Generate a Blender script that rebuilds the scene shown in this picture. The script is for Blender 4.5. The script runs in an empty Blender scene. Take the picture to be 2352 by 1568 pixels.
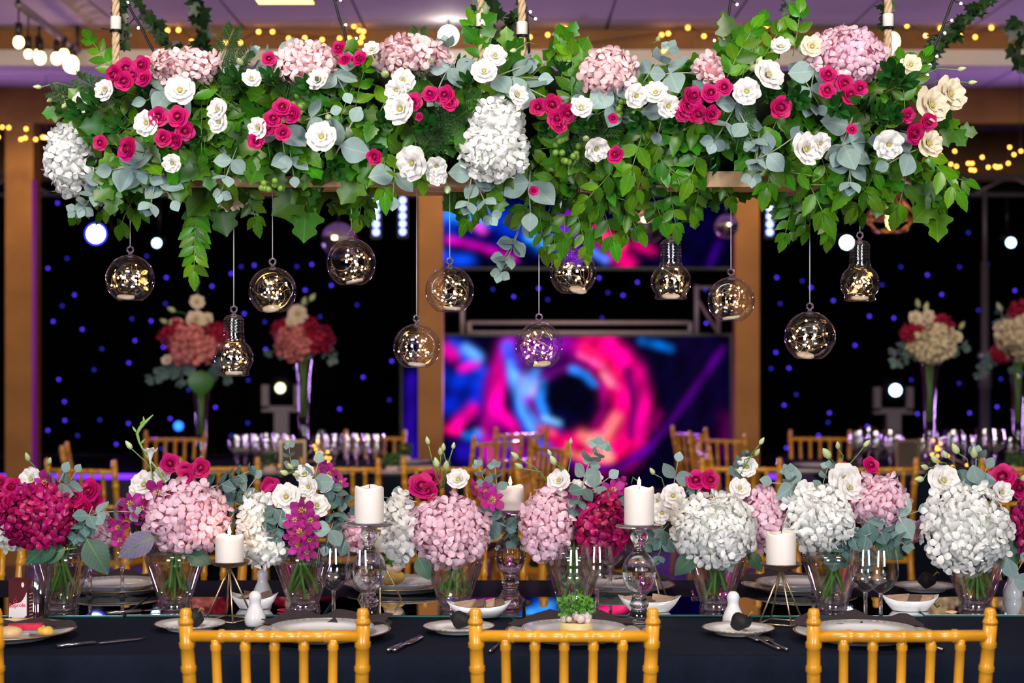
import bpy, bmesh, math, random
import numpy as np
from mathutils import Vector, Matrix

R = random.Random(11)
sc = bpy.context.scene
C = sc.collection
PI = math.pi
F = 4100.0            # focal length in photo pixels (2352 wide)
CZ = 1.365            # camera height
TZ = 0.75             # table height

# ------------------------------------------------------------------ camera
cd = bpy.data.cameras.new('camera')
cam = bpy.data.objects.new('camera', cd)
C.objects.link(cam)
cam.location = (0, 0, CZ)
cam.rotation_euler = (PI / 2, 0, 0)
cd.sensor_width = 36
cd.sensor_fit = 'HORIZONTAL'
cd.lens = F / 2352 * 36
cd.dof.use_dof = True
cd.dof.focus_distance = 3.9
cd.dof.aperture_fstop = 3.8
cd.clip_end = 60
sc.camera = cam

# ------------------------------------------------------------------ view / world / lights
sc.view_settings.view_transform = 'Standard'
sc.view_settings.look = 'None'
sc.view_settings.exposure = 0.15
sc.view_settings.gamma = 1.0
sc.view_settings.use_curve_mapping = False
sc.cycles.transparent_max_bounces = 24
sc.cycles.sample_clamp_indirect = 4.0

w = bpy.data.worlds.new('world')
sc.world = w
w.use_nodes = True
w.node_tree.nodes['Background'].inputs[0].default_value = (0.30, 0.22, 0.45, 1)
w.node_tree.nodes['Background'].inputs[1].default_value = 0.03


def area(name, loc, target, sx, sy, power, col):
    l = bpy.data.lights.new(name, 'AREA')
    l.shape = 'RECTANGLE'
    l.size, l.size_y = sx, sy
    l.energy = power
    l.color = col
    o = bpy.data.objects.new(name, l)
    C.objects.link(o)
    o.location = loc
    o.rotation_euler = (Vector(target) - Vector(loc)).to_track_quat('-Z', 'Y').to_euler()
    return o


def spot(name, loc, target, power, col, angle=60, r=0.1):
    l = bpy.data.lights.new(name, 'SPOT')
    l.energy = power
    l.color = col
    l.spot_size = math.radians(angle)
    l.spot_blend = 0.6
    l.shadow_soft_size = r
    o = bpy.data.objects.new(name, l)
    C.objects.link(o)
    o.location = loc
    o.rotation_euler = (Vector(target) - Vector(loc)).to_track_quat('-Z', 'Y').to_euler()
    return o


# unseen cool fill added behind the camera to light the table front
area('front_fill_light', (-2.3, -1.9, 2.05), (-0.3, 4.0, 1.45), 1.2, 1.5, 122, (0.93, 0.96, 1.0))
area('front_fill_light', (2.1, -1.9, 2.05), (0.3, 4.0, 1.45), 1.2, 1.5, 106, (0.93, 0.96, 1.0))
# unseen warm top light added overhead, ahead of the table
area('top_fill_light', (-0.9, 2.2, 2.85), (-0.6, 4.0, 1.4), 0.7, 0.4, 42, (1.0, 0.88, 0.72))
area('top_fill_light', (1.3, 2.2, 2.85), (1.0, 4.0, 1.4), 0.7, 0.4, 38, (1.0, 0.88, 0.72))
# unseen warm fill added before the guest tables, aimed at the posts
area('far_fill_light', (-2.3, 6.2, 2.8), (-2.0, 10.8, 1.6), 0.6, 0.6, 16, (1.0, 0.70, 0.36))
area('far_fill_light', (2.3, 6.2, 2.8), (2.0, 10.8, 1.6), 0.6, 0.6, 16, (1.0, 0.72, 0.40))
area('far_fill_light', (0.2, 6.4, 2.8), (0.2, 11.0, 1.8), 0.6, 0.6, 14, (1.0, 0.70, 0.36))
# unseen warm spots added under the ceiling to brighten each post
for _x in (-2.98, -0.50, 1.44):
    spot('post_fill_spot', (_x + .1, 9.9, 2.86), (_x, 11.0, 1.6), 34, (1.0, 0.68, 0.32), 75, 0.04)
# violet stage wash: up to the ceiling and out to the floor
spot('stage_wash_light', (-3.6, 10.3, 0.9), (-2.4, 8.8, 2.9), 105, (0.68, 0.36, 1.0), 110)
spot('stage_wash_light', (3.6, 10.3, 0.9), (2.4, 8.8, 2.9), 105, (0.68, 0.36, 1.0), 110)
spot('stage_wash_light', (0.1, 11.6, 1.0), (0.1, 8.7, 2.9), 70, (0.68, 0.36, 1.0), 120)
spot('stage_floor_light', (0.4, 12.0, 2.3), (0.7, 10.4, 0.0), 260, (0.26, 0.05, 1.0), 60)
spot('stage_floor_light', (-3.0, 12.0, 2.3), (-2.6, 10.6, 0.3), 160, (0.40, 0.05, 1.0), 60)


# ------------------------------------------------------------------ helpers
def P(px, py, d):
    return Vector(((px - 1176) * d / F, d, CZ - (py - 784) * d / F))


def T(px, by, z=TZ):
    d = (CZ - z) * F / (by - 784)
    return Vector(((px - 1176) * d / F, d, z))


def new_mat(name):
    m = bpy.data.materials.new(name)
    m.use_nodes = True
    return m, m.node_tree.nodes, m.node_tree.links, m.node_tree.nodes['Principled BSDF']


MATS = {}


def M(name, col, rough=0.5, metal=0.0, jit=0.0, noise=0.15, nscale=20.0, vein=None, grad=None, hue=0.0,
      emit=None, spec=0.5, coat=0.0, bump=0.0, sss=0.0, trans=0.0):
    """Procedural principled material: noise-mottled colour, per-object jitter, optional leaf vein or centre-to-rim tint."""
    if name in MATS:
        return MATS[name]
    m, N, L, b = new_mat(name)
    b.inputs['Roughness'].default_value = rough
    b.inputs['Metallic'].default_value = metal
    b.inputs['Specular IOR Level'].default_value = spec
    b.inputs['Coat Weight'].default_value = coat
    if sss:
        b.inputs['Subsurface Weight'].default_value = sss
        b.inputs['Subsurface Radius'].default_value = (0.02, 0.01, 0.008)
        b.inputs['Subsurface Scale'].default_value = 0.5
    tc = N.new('ShaderNodeTexCoord')
    nz = N.new('ShaderNodeTexNoise')
    nz.inputs['Scale'].default_value = nscale
    nz.inputs['Detail'].default_value = 4
    L.new(tc.outputs['Object'], nz.inputs['Vector'])
    mix = N.new('ShaderNodeMix')
    mix.data_type = 'RGBA'
    lo = [max(0, c * (1 - noise * 1.6)) for c in col]
    hi = [min(1, c * (1 + noise)) for c in col]
    mix.inputs[6].default_value = (*lo, 1)
    mix.inputs[7].default_value = (*hi, 1)
    L.new(nz.outputs['Fac'], mix.inputs[0])
    out = mix.outputs[2]
    sep = None
    if vein or grad:
        sep = N.new('ShaderNodeSeparateXYZ')
        L.new(tc.outputs['Object'], sep.inputs[0])
    if vein:
        ab = N.new('ShaderNodeMath'); ab.operation = 'ABSOLUTE'
        L.new(sep.outputs[0], ab.inputs[0])
        mr = N.new('ShaderNodeMapRange')
        mr.inputs['From Min'].default_value = 0.008
        mr.inputs['From Max'].default_value = 0.03
        mr.inputs['To Min'].default_value = 0.6
        mr.inputs['To Max'].default_value = 0.0
        L.new(ab.outputs[0], mr.inputs['Value'])
        # side veins: slanted stripes |x|*k - y
        ma = N.new('ShaderNodeMath'); ma.operation = 'MULTIPLY_ADD'
        ma.inputs[1].default_value = -0.9
        L.new(ab.outputs[0], ma.inputs[0]); L.new(sep.outputs[1], ma.inputs[2])
        fr = N.new('ShaderNodeMath'); fr.operation = 'PINGPONG'; fr.inputs[1].default_value = 0.065
        L.new(ma.outputs[0], fr.inputs[0])
        mr2 = N.new('ShaderNodeMapRange')
        mr2.inputs['From Min'].default_value = 0.0
        mr2.inputs['From Max'].default_value = 0.016
        mr2.inputs['To Min'].default_value = 0.28
        mr2.inputs['To Max'].default_value = 0.0
        L.new(fr.outputs[0], mr2.inputs['Value'])
        mx = N.new('ShaderNodeMath'); mx.operation = 'MAXIMUM'
        L.new(mr.outputs[0], mx.inputs[0]); L.new(mr2.outputs[0], mx.inputs[1])
        m2 = N.new('ShaderNodeMix'); m2.data_type = 'RGBA'
        m2.inputs[7].default_value = (*vein, 1)
        L.new(mx.outputs[0], m2.inputs[0]); L.new(out, m2.inputs[6])
        out = m2.outputs[2]
    if grad:
        ln = N.new('ShaderNodeVectorMath'); ln.operation = 'LENGTH'
        L.new(tc.outputs['Object'], ln.inputs[0])
        mr = N.new('ShaderNodeMapRange')
        mr.inputs['From Min'].default_value = grad[1]
        mr.inputs['From Max'].default_value = grad[2]
        mr.inputs['To Min'].default_value = 1.0
        mr.inputs['To Max'].default_value = 0.0
        L.new(ln.outputs['Value'], mr.inputs['Value'])
        m3 = N.new('ShaderNodeMix'); m3.data_type = 'RGBA'
        m3.inputs[7].default_value = (*grad[0], 1)
        L.new(mr.outputs[0], m3.inputs[0]); L.new(out, m3.inputs[6])
        out = m3.outputs[2]
    if jit or hue:
        oi = N.new('ShaderNodeObjectInfo')
        hs = N.new('ShaderNodeHueSaturation')
        mr = N.new('ShaderNodeMapRange')
        mr.inputs['To Min'].default_value = 1 - jit
        mr.inputs['To Max'].default_value = 1 + jit
        L.new(oi.outputs['Random'], mr.inputs['Value'])
        L.new(mr.outputs[0], hs.inputs['Value'])
        if hue:
            mu = N.new('ShaderNodeMath'); mu.operation = 'MULTIPLY'; mu.inputs[1].default_value = 7.31
            L.new(oi.outputs['Random'], mu.inputs[0])
            fr = N.new('ShaderNodeMath'); fr.operation = 'FRACT'
            L.new(mu.outputs[0], fr.inputs[0])
            mh = N.new('ShaderNodeMapRange')
            mh.inputs['To Min'].default_value = 0.5 - hue
            mh.inputs['To Max'].default_value = 0.5 + hue
            L.new(fr.outputs[0], mh.inputs['Value'])
            L.new(mh.outputs[0], hs.inputs['Hue'])
        L.new(out, hs.inputs['Color'])
        out = hs.outputs[0]
    L.new(out, b.inputs['Base Color'])
    if emit:
        b.inputs['Emission Color'].default_value = (*emit[0], 1)
        b.inputs['Emission Strength'].default_value = emit[1]
    if bump:
        bp = N.new('ShaderNodeBump')
        bp.inputs['Strength'].default_value = bump
        bp.inputs['Distance'].default_value = 0.002
        L.new(nz.outputs['Fac'], bp.inputs['Height'])
        L.new(bp.outputs[0], b.inputs['Normal'])
    if trans:
        tl = N.new('ShaderNodeBsdfTranslucent')
        L.new(out, tl.inputs['Color'])
        ms = N.new('ShaderNodeMixShader'); ms.inputs[0].default_value = trans
        L.new(b.outputs[0], ms.inputs[1]); L.new(tl.outputs[0], ms.inputs[2])
        L.new(ms.outputs[0], N['Material Output'].inputs['Surface'])
    MATS[name] = m
    return m


def EM(name, col, strength, sampled=False):
    if name in MATS:
        return MATS[name]
    m, N, L, b = new_mat(name)
    b.inputs['Base Color'].default_value = (*[c * 0.3 for c in col], 1)
    b.inputs['Emission Color'].default_value = (*col, 1)
    b.inputs['Emission Strength'].default_value = strength
    if not sampled:
        m.cycles.emission_sampling = 'NONE'
    MATS[name] = m
    return m


def THIN(name, tint=(1, 1, 1), ior=1.45, rough=0.0, gain=1.0):
    """A thin clear pane or shell: Fresnel reflection over a straight see-through."""
    if name in MATS:
        return MATS[name]
    m, N, L, b = new_mat(name)
    N.remove(b)
    lw = N.new('ShaderNodeLayerWeight'); lw.inputs['Blend'].default_value = 0.5
    pw = N.new('ShaderNodeMath'); pw.operation = 'POWER'; pw.inputs[1].default_value = 3.2
    L.new(lw.outputs['Facing'], pw.inputs[0])
    mu = N.new('ShaderNodeMath'); mu.operation = 'MULTIPLY_ADD'; mu.inputs[1].default_value = 0.6; mu.inputs[2].default_value = 0.045 * gain; mu.use_clamp = True
    L.new(pw.outputs[0], mu.inputs[0])
    t = N.new('ShaderNodeBsdfTransparent'); t.inputs[0].default_value = (*tint, 1)
    g = N.new('ShaderNodeBsdfGlossy'); g.inputs['Roughness'].default_value = rough
    ms = N.new('ShaderNodeMixShader')
    L.new(mu.outputs[0], ms.inputs[0]); L.new(t.outputs[0], ms.inputs[1]); L.new(g.outputs[0], ms.inputs[2])
    L.new(ms.outputs[0], N['Material Output'].inputs['Surface'])
    MATS[name] = m
    return m


def SOLID(name, ior=1.5, clear=0.0, tint=(1, 1, 1)):
    """Solid refracting glass or water."""
    if name in MATS:
        return MATS[name]
    m, N, L, b = new_mat(name)
    N.remove(b)
    g = N.new('ShaderNodeBsdfGlass'); g.inputs['IOR'].default_value = ior; g.inputs['Roughness'].default_value = 0.0
    g.inputs['Color'].default_value = (*tint, 1)
    if clear:
        t = N.new('ShaderNodeBsdfTransparent')
        ms = N.new('ShaderNodeMixShader'); ms.inputs[0].default_value = clear
        L.new(g.outputs[0], ms.inputs[1]); L.new(t.outputs[0], ms.inputs[2])
        L.new(ms.outputs[0], N['Material Output'].inputs['Surface'])
    else:
        L.new(g.outputs[0], N['Material Output'].inputs['Surface'])
    MATS[name] = m
    return m


def mesh(name, vs, fs, mat=None, smooth=True):
    me = bpy.data.meshes.new(name)
    me.from_pydata([tuple(v) for v in vs], [], fs)
    if mat:
        for mm in (mat if isinstance(mat, (list, tuple)) else [mat]):
            me.materials.append(mm)
    if smooth:
        me.polygons.foreach_set('use_smooth', [True] * len(me.polygons))
    me.update()
    return me


class MB:
    """Collects shapes into one mesh."""
    def __init__(s):
        s.v, s.f = [], []

    def add(s, vs, fs):
        o = len(s.v)
        s.v += [tuple(v) for v in vs]
        s.f += [tuple(i + o for i in f) for f in fs]
        return s

    def box(s, x0, x1, y0, y1, z0, z1):
        return s.add([(x0, y0, z0), (x1, y0, z0), (x1, y1, z0), (x0, y1, z0), (x0, y0, z1), (x1, y0, z1), (x1, y1, z1), (x0, y1, z1)],
                     [(0, 3, 2, 1), (4, 5, 6, 7), (0, 1, 5, 4), (1, 2, 6, 5), (2, 3, 7, 6), (3, 0, 4, 7)])

    def lathe(s, prof, n=20, c=(0, 0, 0), closed=False):
        vs, fs, rings = [], [], []
        for r, z in prof:
            if r < 1e-6:
                rings.append([len(vs)]); vs.append((c[0], c[1], c[2] + z))
            else:
                rings.append(list(range(len(vs), len(vs) + n)))
                for i in range(n):
                    a = 2 * PI * i / n
                    vs.append((c[0] + r * math.cos(a), c[1] + r * math.sin(a), c[2] + z))
        pairs = list(zip(rings[:-1], rings[1:]))
        if closed:
            pairs.append((rings[-1], rings[0]))
        for A, B in pairs:
            for i in range(n):
                j = (i + 1) % n
                if len(A) == 1 and len(B) == 1:
                    break
                if len(A) == 1:
                    fs.append((A[0], B[j], B[i]))
                elif len(B) == 1:
                    fs.append((A[i], A[j], B[0]))
                else:
                    fs.append((A[i], A[j], B[j], B[i]))
        return s.add(vs, fs)

    def tube(s, pts, r, n=6, caps=True):
        pts = [Vector(p) for p in pts]
        k = len(pts)
        rs = r if isinstance(r, (list, tuple)) else [r] * k
        vs, fs = [], []
        up = Vector((0, 0, 1))
        px = None
        for i, p in enumerate(pts):
            t = (pts[min(i + 1, k - 1)] - pts[max(i - 1, 0)])
            if t.length < 1e-9:
                t = Vector((0, 0, 1))
            t.normalize()
            if px is None:
                px = t.orthogonal().normalized()
            else:
                px = (px - px.dot(t) * t)
                px = px.normalized() if px.length > 1e-6 else t.orthogonal().normalized()
            py = t.cross(px)
            for j in range(n):
                a = 2 * PI * j / n
                vs.append(p + rs[i] * (math.cos(a) * px + math.sin(a) * py))
        for i in range(k - 1):
            for j in range(n):
                q = (j + 1) % n
                fs.append((i * n + j, i * n + q, (i + 1) * n + q, (i + 1) * n + j))
        if caps:
            fs.append(tuple(range(n - 1, -1, -1)))
            fs.append(tuple((k - 1) * n + j for j in range(n)))
        return s.add(vs, fs)

    def ball(s, c, r, n=8, m=6, sx=1, sy=1, sz=1):
        prof = [(r * math.sin(PI * i / m), -r * math.cos(PI * i / m)) for i in range(m + 1)]
        prof[0] = (0, -r); prof[-1] = (0, r)
        o = len(s.v)
        s.lathe(prof, n)
        for i in range(o, len(s.v)):
            x, y, z = s.v[i]
            s.v[i] = (c[0] + x * sx, c[1] + y * sy, c[2] + z * sz)
        return s

    def octa(s, c, r):
        x, y, z = c
        return s.add([(x + r, y, z), (x - r, y, z), (x, y + r, z), (x, y - r, z), (x, y, z + r), (x, y, z - r)],
                     [(0, 2, 4), (2, 1, 4), (1, 3, 4), (3, 0, 4), (2, 0, 5), (1, 2, 5), (3, 1, 5), (0, 3, 5)])

    def xf(s, mtx):
        s.v = [tuple(mtx @ Vector(v)) for v in s.v]
        return s

    def mesh(s, name, mat, smooth=True):
        return mesh(name, s.v, s.f, mat, smooth)


def ob(name, me, parent=None, m=None, kind=None, label=None):
    o = bpy.data.objects.new(name, me)
    C.objects.link(o)
    if parent is not None:
        o.parent = parent
    if m is not None:
        o.matrix_basis = m
    if kind:
        o['kind'] = kind
    if label:
        o['label'] = label
    return o


def tag(o, label, cat, group=None):
    o['label'] = label
    o['category'] = cat
    if group:
        o['group'] = group
    return o


def thing(name, label, cat, m=None, group=None):
    return tag(ob(name, None, None, m), label, cat, group)


def inst(proto, name, label, cat, m, group=None):
    """A new thing from a prototype: a list of (part name, mesh, matrix, [sub-parts])."""
    r = thing(name, label, cat, m, group)
    for pn, me, pm, subs in proto:
        c = ob(pn, me, r, pm)
        if pn.startswith('stuff:'):
            c.name = pn[6:]; c['kind'] = 'stuff'
        for sn, sm, smx in subs:
            ob(sn, sm, c, smx)
    return r


def struct(name, me, m=None, parent=None):
    o = ob(name, me, parent, m)
    if parent is None:
        o['kind'] = 'structure'
    return o


I4 = Matrix.Identity(4)


def tr(x, y=None, z=None):
    return Matrix.Translation(Vector(x) if y is None else Vector((x, y, z)))


def rz(a): return Matrix.Rotation(a, 4, 'Z')
def rx(a): return Matrix.Rotation(a, 4, 'X')
def ry(a): return Matrix.Rotation(a, 4, 'Y')
def scl(s): return Matrix.Scale(s, 4)


def sc3(a, b, c): return Matrix.Diagonal((a, b, c, 1))


def frame(pos, yd, zd, s=1.0):
    y = Vector(yd).normalized()
    z = Vector(zd); z = z - z.dot(y) * y
    if z.length < 1e-5:
        z = y.orthogonal()
    z.normalize()
    x = y.cross(z)
    m = Matrix((x * s, y * s, z * s)).transposed().to_4x4()
    m.translation = pos
    return m


def zframe(pos, zd, spin=0.0, s=1.0):
    z = Vector(zd).normalized()
    y = z.orthogonal().normalized()
    return frame(pos, y, z, 1.0) @ rz(spin) @ scl(s)


def lerp_tab(tab, x):
    if x <= tab[0][0]:
        return tab[0][1]
    for (a, b), (c, d) in zip(tab[:-1], tab[1:]):
        if x <= c:
            return b + (d - b) * (x - a) / (c - a)
    return tab[-1][1]


# ------------------------------------------------------------------ materials
wood = M('pillar_wood', (0.42, 0.19, 0.05), 0.55, noise=0.35, nscale=4, spec=0.3)
beam_wood = M('beam_wood', (0.25, 0.105, 0.030), 0.6, noise=0.4, nscale=5, spec=0.3)
pine = M('pale_pine', (0.78, 0.47, 0.24), 0.55, noise=0.2, nscale=9)
black = M('black_plastic', (0.008, 0.008, 0.010), 0.4)
dark_metal = M('dark_metal', (0.05, 0.045, 0.055), 0.45, 0.6)
grey_metal = M('grey_metal', (0.22, 0.19, 0.21), 0.5, 0.5)
alu = M('aluminium', (0.55, 0.5, 0.52), 0.35, 0.85)
gold_paint = M('gold_painted_wood', (0.74, 0.325, 0.014), 0.28, 0.0, jit=0.08, noise=0.12, nscale=30, spec=0.6, coat=0.35)
far_gold = M('far_gold_wood', (0.62, 0.30, 0.04), 0.34, 0.0, jit=0.1, spec=0.6)
brass = M('pale_brass', (0.80, 0.62, 0.36), 0.28, 0.85)
copper = M('copper_wire', (0.62, 0.27, 0.12), 0.35, 0.85)
porcelain = M('white_porcelain', (0.80, 0.80, 0.84), 0.15, noise=0.03, spec=0.6, coat=0.4)
cloth_navy = M('navy_cloth', (0.004, 0.008, 0.022), 0.75, noise=0.25, nscale=60, spec=0.12, bump=0.1)
napkin_mat = M('dark_napkin', (0.035, 0.022, 0.030), 0.8, noise=0.2, nscale=80)
wax = M('candle_wax', (0.88, 0.82, 0.80), 0.45, noise=0.03, sss=0.4)
flame_mat = EM('candle_flame', (1.0, 0.55, 0.22), 9.0)
wick_mat = M('wick', (0.02, 0.015, 0.01), 0.9)
mirror_mat = M('mirror', (0.86, 0.88, 0.90), 0.015, 1.0, noise=0.0)
glass_thin = THIN('thin_glass', (0.98, 0.985, 0.99), 1.45, 0.0, 3.4)
glass_vase = THIN('vase_glass', (0.97, 0.98, 0.975), 1.5, 0.0, 3.6)
crystal = SOLID('crystal', 1.48, 0.12)
water_mat = SOLID('water', 1.25, 0.45, (0.97, 1.0, 0.985))
led_warm = EM('warm_led', (1.0, 0.47, 0.13), 17.0)
led_string = EM('string_bulb_glow', (1.0, 0.40, 0.05), 8.0)
led_white = EM('small_white_led', (1.0, 0.72, 0.70), 12.0)
led_blue = EM('star_led', (0.09, 0.04, 1.0), 2.5)
led_blue_dim = EM('star_led_dim', (0.05, 0.04, 0.8), 1.0)
led_bar = EM('led_bar_lens', (0.22, 0.28, 1.0), 7.0)
lamp_blue_white = EM('stage_lens', (0.72, 0.80, 1.0), 14.0)
lamp_blue_halo = EM('stage_lens_halo', (0.03, 0.03, 1.0), 5.0)  # blue halo of a lamp's glare, given its own glowing colour
lamp_cyan = EM('stage_lens_cyan', (0.45, 0.75, 1.0), 8.0)
lamp_bluespot = EM('stage_lens_blue', (0.02, 0.16, 0.9), 3.0)
lamp_green = EM('stage_lens_green', (0.75, 0.85, 0.45), 3.5)
bulb_glow = EM('bulb_glow', (1.0, 0.62, 0.25), 10.0)
lamp_white = EM('white_lamp_glow', (1.0, 0.92, 0.75), 14.0)
strip_violet = EM('violet_strip', (0.16, 0.02, 1.0), 2.2, True)
wire_mat = M('copper_thread', (0.75, 0.55, 0.30), 0.3, 0.9)
nylon = M('nylon_line', (0.75, 0.72, 0.80), 0.3)
rope_mat = M('rope_fibre', (0.62, 0.44, 0.27), 0.85, noise=0.3, nscale=120)
tape_mat = M('white_tape', (0.85, 0.80, 0.74), 0.5)
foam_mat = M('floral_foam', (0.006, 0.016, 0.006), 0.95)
black_wire = M('black_cord', (0.008, 0.007, 0.008), 0.6)
stem_green = M('flower_stem', (0.13, 0.30, 0.05), 0.5, noise=0.2, nscale=30)
bud_green = M('lisianthus_bud', (0.52, 0.62, 0.30), 0.45, noise=0.2, nscale=40, jit=0.15)
berry_green = M('green_berry', (0.16, 0.30, 0.04), 0.35)

G_GRAPE = M('broad_leaf_green', (0.050, 0.200, 0.005), 0.33, noise=0.22, nscale=5, vein=(0.10, 0.28, 0.02), jit=0.45, hue=0.022, spec=0.45, trans=0.18)
G_PINNA = M('leaflet_green', (0.078, 0.255, 0.005), 0.32, noise=0.2, nscale=5, vein=(0.12, 0.31, 0.03), jit=0.45, hue=0.025, spec=0.45, trans=0.2)
G_PITT = M('glossy_dark_leaf', (0.013, 0.075, 0.010), 0.22, noise=0.2, nscale=4, vein=(0.022, 0.095, 0.016), jit=0.35, hue=0.015, spec=0.55)
G_EUC = M('eucalyptus_leaf', (0.235, 0.345, 0.345), 0.55, noise=0.14, nscale=4, vein=(0.36, 0.45, 0.41), jit=0.22, hue=0.018, spec=0.3)
G_EUCD = M('eucalyptus_leaf_deep', (0.095, 0.185, 0.185), 0.5, noise=0.14, nscale=4, vein=(0.25, 0.36, 0.33), jit=0.25, hue=0.02, spec=0.35)
G_FERN = M('fern_green', (0.022, 0.085, 0.014), 0.5, noise=0.25, nscale=10, jit=0.3)
G_IVY = M('ivy_leaf', (0.010, 0.036, 0.006), 0.4, noise=0.3, nscale=5, vein=(0.035, 0.075, 0.018), jit=0.4)
G_HYD = M('hydrangea_leaf', (0.022, 0.085, 0.050), 0.45, noise=0.2, nscale=5, vein=(0.10, 0.19, 0.12), jit=0.2)
G_PURP = M('violet_grey_leaf', (0.13, 0.11, 0.20), 0.5, noise=0.2, nscale=5, vein=(0.30, 0.27, 0.40))

ROSE = M('magenta_rose_petal', (0.52, 0.004, 0.135), 0.5, noise=0.16, nscale=3, jit=0.22, hue=0.012, spec=0.25, trans=0.12)
ROSE_C = M('magenta_rose_heart', (0.34, 0.002, 0.070), 0.5, noise=0.1)
LIS = M('white_lisianthus_petal', (0.86, 0.84, 0.84), 0.55, noise=0.04, nscale=3, jit=0.06, spec=0.2, trans=0.2)
LISC = M('cream_lisianthus_petal', (0.86, 0.76, 0.60), 0.55, noise=0.05, nscale=3, jit=0.06, spec=0.2, trans=0.2)
LIS_H = M('lisianthus_heart', (0.50, 0.45, 0.10), 0.6)
ALS = M('purple_alstroemeria_petal', (0.40, 0.016, 0.24), 0.5, noise=0.3, nscale=4, jit=0.35, grad=((0.62, 0.30, 0.42), 0.0, 0.55), hue=0.02, spec=0.25, trans=0.15)
ALS_Y = M('yellow_stamen', (0.80, 0.52, 0.06), 0.5)
HYD = {
    'pink': M('pink_hydrangea_petal', (0.95, 0.58, 0.75), 0.6, noise=0.10, nscale=2, jit=0.10, hue=0.01, grad=((0.94, 0.82, 0.88), 0.1, 0.95), spec=0.2, trans=0.25),
    'blush': M('blush_hydrangea_petal', (0.96, 0.62, 0.68), 0.6, noise=0.10, nscale=2, jit=0.10, grad=((0.94, 0.76, 0.76), 0.1, 0.95), spec=0.2, trans=0.15),
    'white': M('white_hydrangea_petal', (0.93, 0.935, 0.94), 0.6, noise=0.04, nscale=2, jit=0.06, grad=((0.76, 0.79, 0.68), 0.0, 0.22), spec=0.2, trans=0.2),
    'magenta': M('magenta_hydrangea_petal', (0.40, 0.002, 0.105), 0.38, noise=0.2, nscale=2, jit=0.25, hue=0.012, grad=((0.60, 0.02, 0.25), 0.0, 0.5), spec=0.45),
    'coral': M('coral_hydrangea_petal', (0.68, 0.22, 0.22), 0.6, noise=0.15, nscale=2, jit=0.15, spec=0.2),
    'red': M('crimson_hydrangea_petal', (0.36, 0.008, 0.045), 0.55, noise=0.2, nscale=2, jit=0.2, spec=0.2),
    'cream': M('cream_hydrangea_petal', (0.72, 0.62, 0.42), 0.6, noise=0.15, nscale=2, jit=0.1, spec=0.2),
}
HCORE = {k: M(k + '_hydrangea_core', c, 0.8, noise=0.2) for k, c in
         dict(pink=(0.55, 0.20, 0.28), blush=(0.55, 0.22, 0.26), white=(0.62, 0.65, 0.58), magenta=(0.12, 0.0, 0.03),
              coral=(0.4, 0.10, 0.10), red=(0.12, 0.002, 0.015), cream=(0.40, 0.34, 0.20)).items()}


# ------------------------------------------------------------------ leaf and petal meshes
def leaf_mesh(name, mat, wfun, n=10, fold=0.16, bend=0.15, lift=0.0, wave=0.0):
    """Leaf along +Y (0..1), face +Z; folded on the midrib, tip bent down."""
    vs, fs = [], []
    for i in range(n + 1):
        v = i / n
        hw = wfun(v)
        z = -bend * v * v + lift * v
        e = fold * hw + (wave * math.sin(v * 9) * hw)
        vs += [(-hw, v, z + e), (0, v, z), (hw, v, z + e * (0.8 if wave == 0 else -0.2))]
    for i in range(n):
        a = i * 3
        fs += [(a, a + 1, a + 4, a + 3), (a + 1, a + 2, a + 5, a + 4)]
    return mesh(name, vs, fs, mat)


def ell(w, p=0.5):
    return lambda v: w * (max(0.0, math.sin(PI * v ** (p * 1.6))) ** 0.9) + 0.004


def serr(w, p, k, a):
    f = ell(w, p)
    return lambda v: max(0.004, f(v) * (1 + a * ((v * k) % 1.0 - 0.5)))


def lobed(w):
    return lambda v: max(0.006, w * (math.sin(PI * v ** 0.72)) ** 0.7 * (1 + 0.26 * math.cos(v * 17)) * (1.12 - 0.25 * v))


L_GRAPE = [leaf_mesh('broad_leaf', G_GRAPE, lobed(0.40), 12, 0.2, b) for b in (0.12, 0.3, -0.05)] + [leaf_mesh('toothed_leaf', G_GRAPE, serr(0.34, 0.50, 6, 0.35), 12, 0.22, 0.2)]
L_PINNA = [leaf_mesh('leaflet', G_PINNA, serr(0.27, 0.5, 5, 0.22), 10, 0.25, b) for b in (0.1, 0.25, 0.4)]
L_PITT = [leaf_mesh('obovate_leaf', G_PITT, ell(0.17, 0.85), 8, 0.2, b) for b in (0.12, 0.35)]
L_EUC = [leaf_mesh('round_leaf', G_EUC, ell(0.44, 0.58), 10, 0.12, b) for b in (0.1, -0.12, 0.22)]
L_EUCD = [leaf_mesh('round_deep_leaf', G_EUCD, ell(0.44, 0.58), 10, 0.12, b) for b in (0.1, -0.12, 0.22)]
L_HYD = leaf_mesh('ovate_leaf', G_HYD, serr(0.36, 0.5, 12, 0.12), 24, 0.15, 0.25)
L_PURP = leaf_mesh('ovate_violet_leaf', G_PURP, serr(0.34, 0.5, 12, 0.12), 24, 0.15, 0.25)


def ivy_leaf():
    out = [(0, 0), (0.28, -0.12), (0.5, 0.12), (0.3, 0.32), (0.46, 0.62), (0.2, 0.58), (0, 1.0), (-0.2, 0.58), (-0.46, 0.62), (-0.3, 0.32), (-0.5, 0.12), (-0.28, -0.12)]
    vs = [(0, 0.35, 0)] + [(x, y, -0.15 * (x * x + (y - .35) ** 2) + 0.1 * abs(x)) for x, y in out]
    return mesh('ivy_leaf', vs, [(0, i, i % 12 + 1) for i in range(1, 13)], G_IVY)


L_IVY = ivy_leaf()


def stem_mesh(name, pts, r, mat=stem_green, n=5):
    return MB().tube(pts, r, n).mesh(name, mat)


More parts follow.
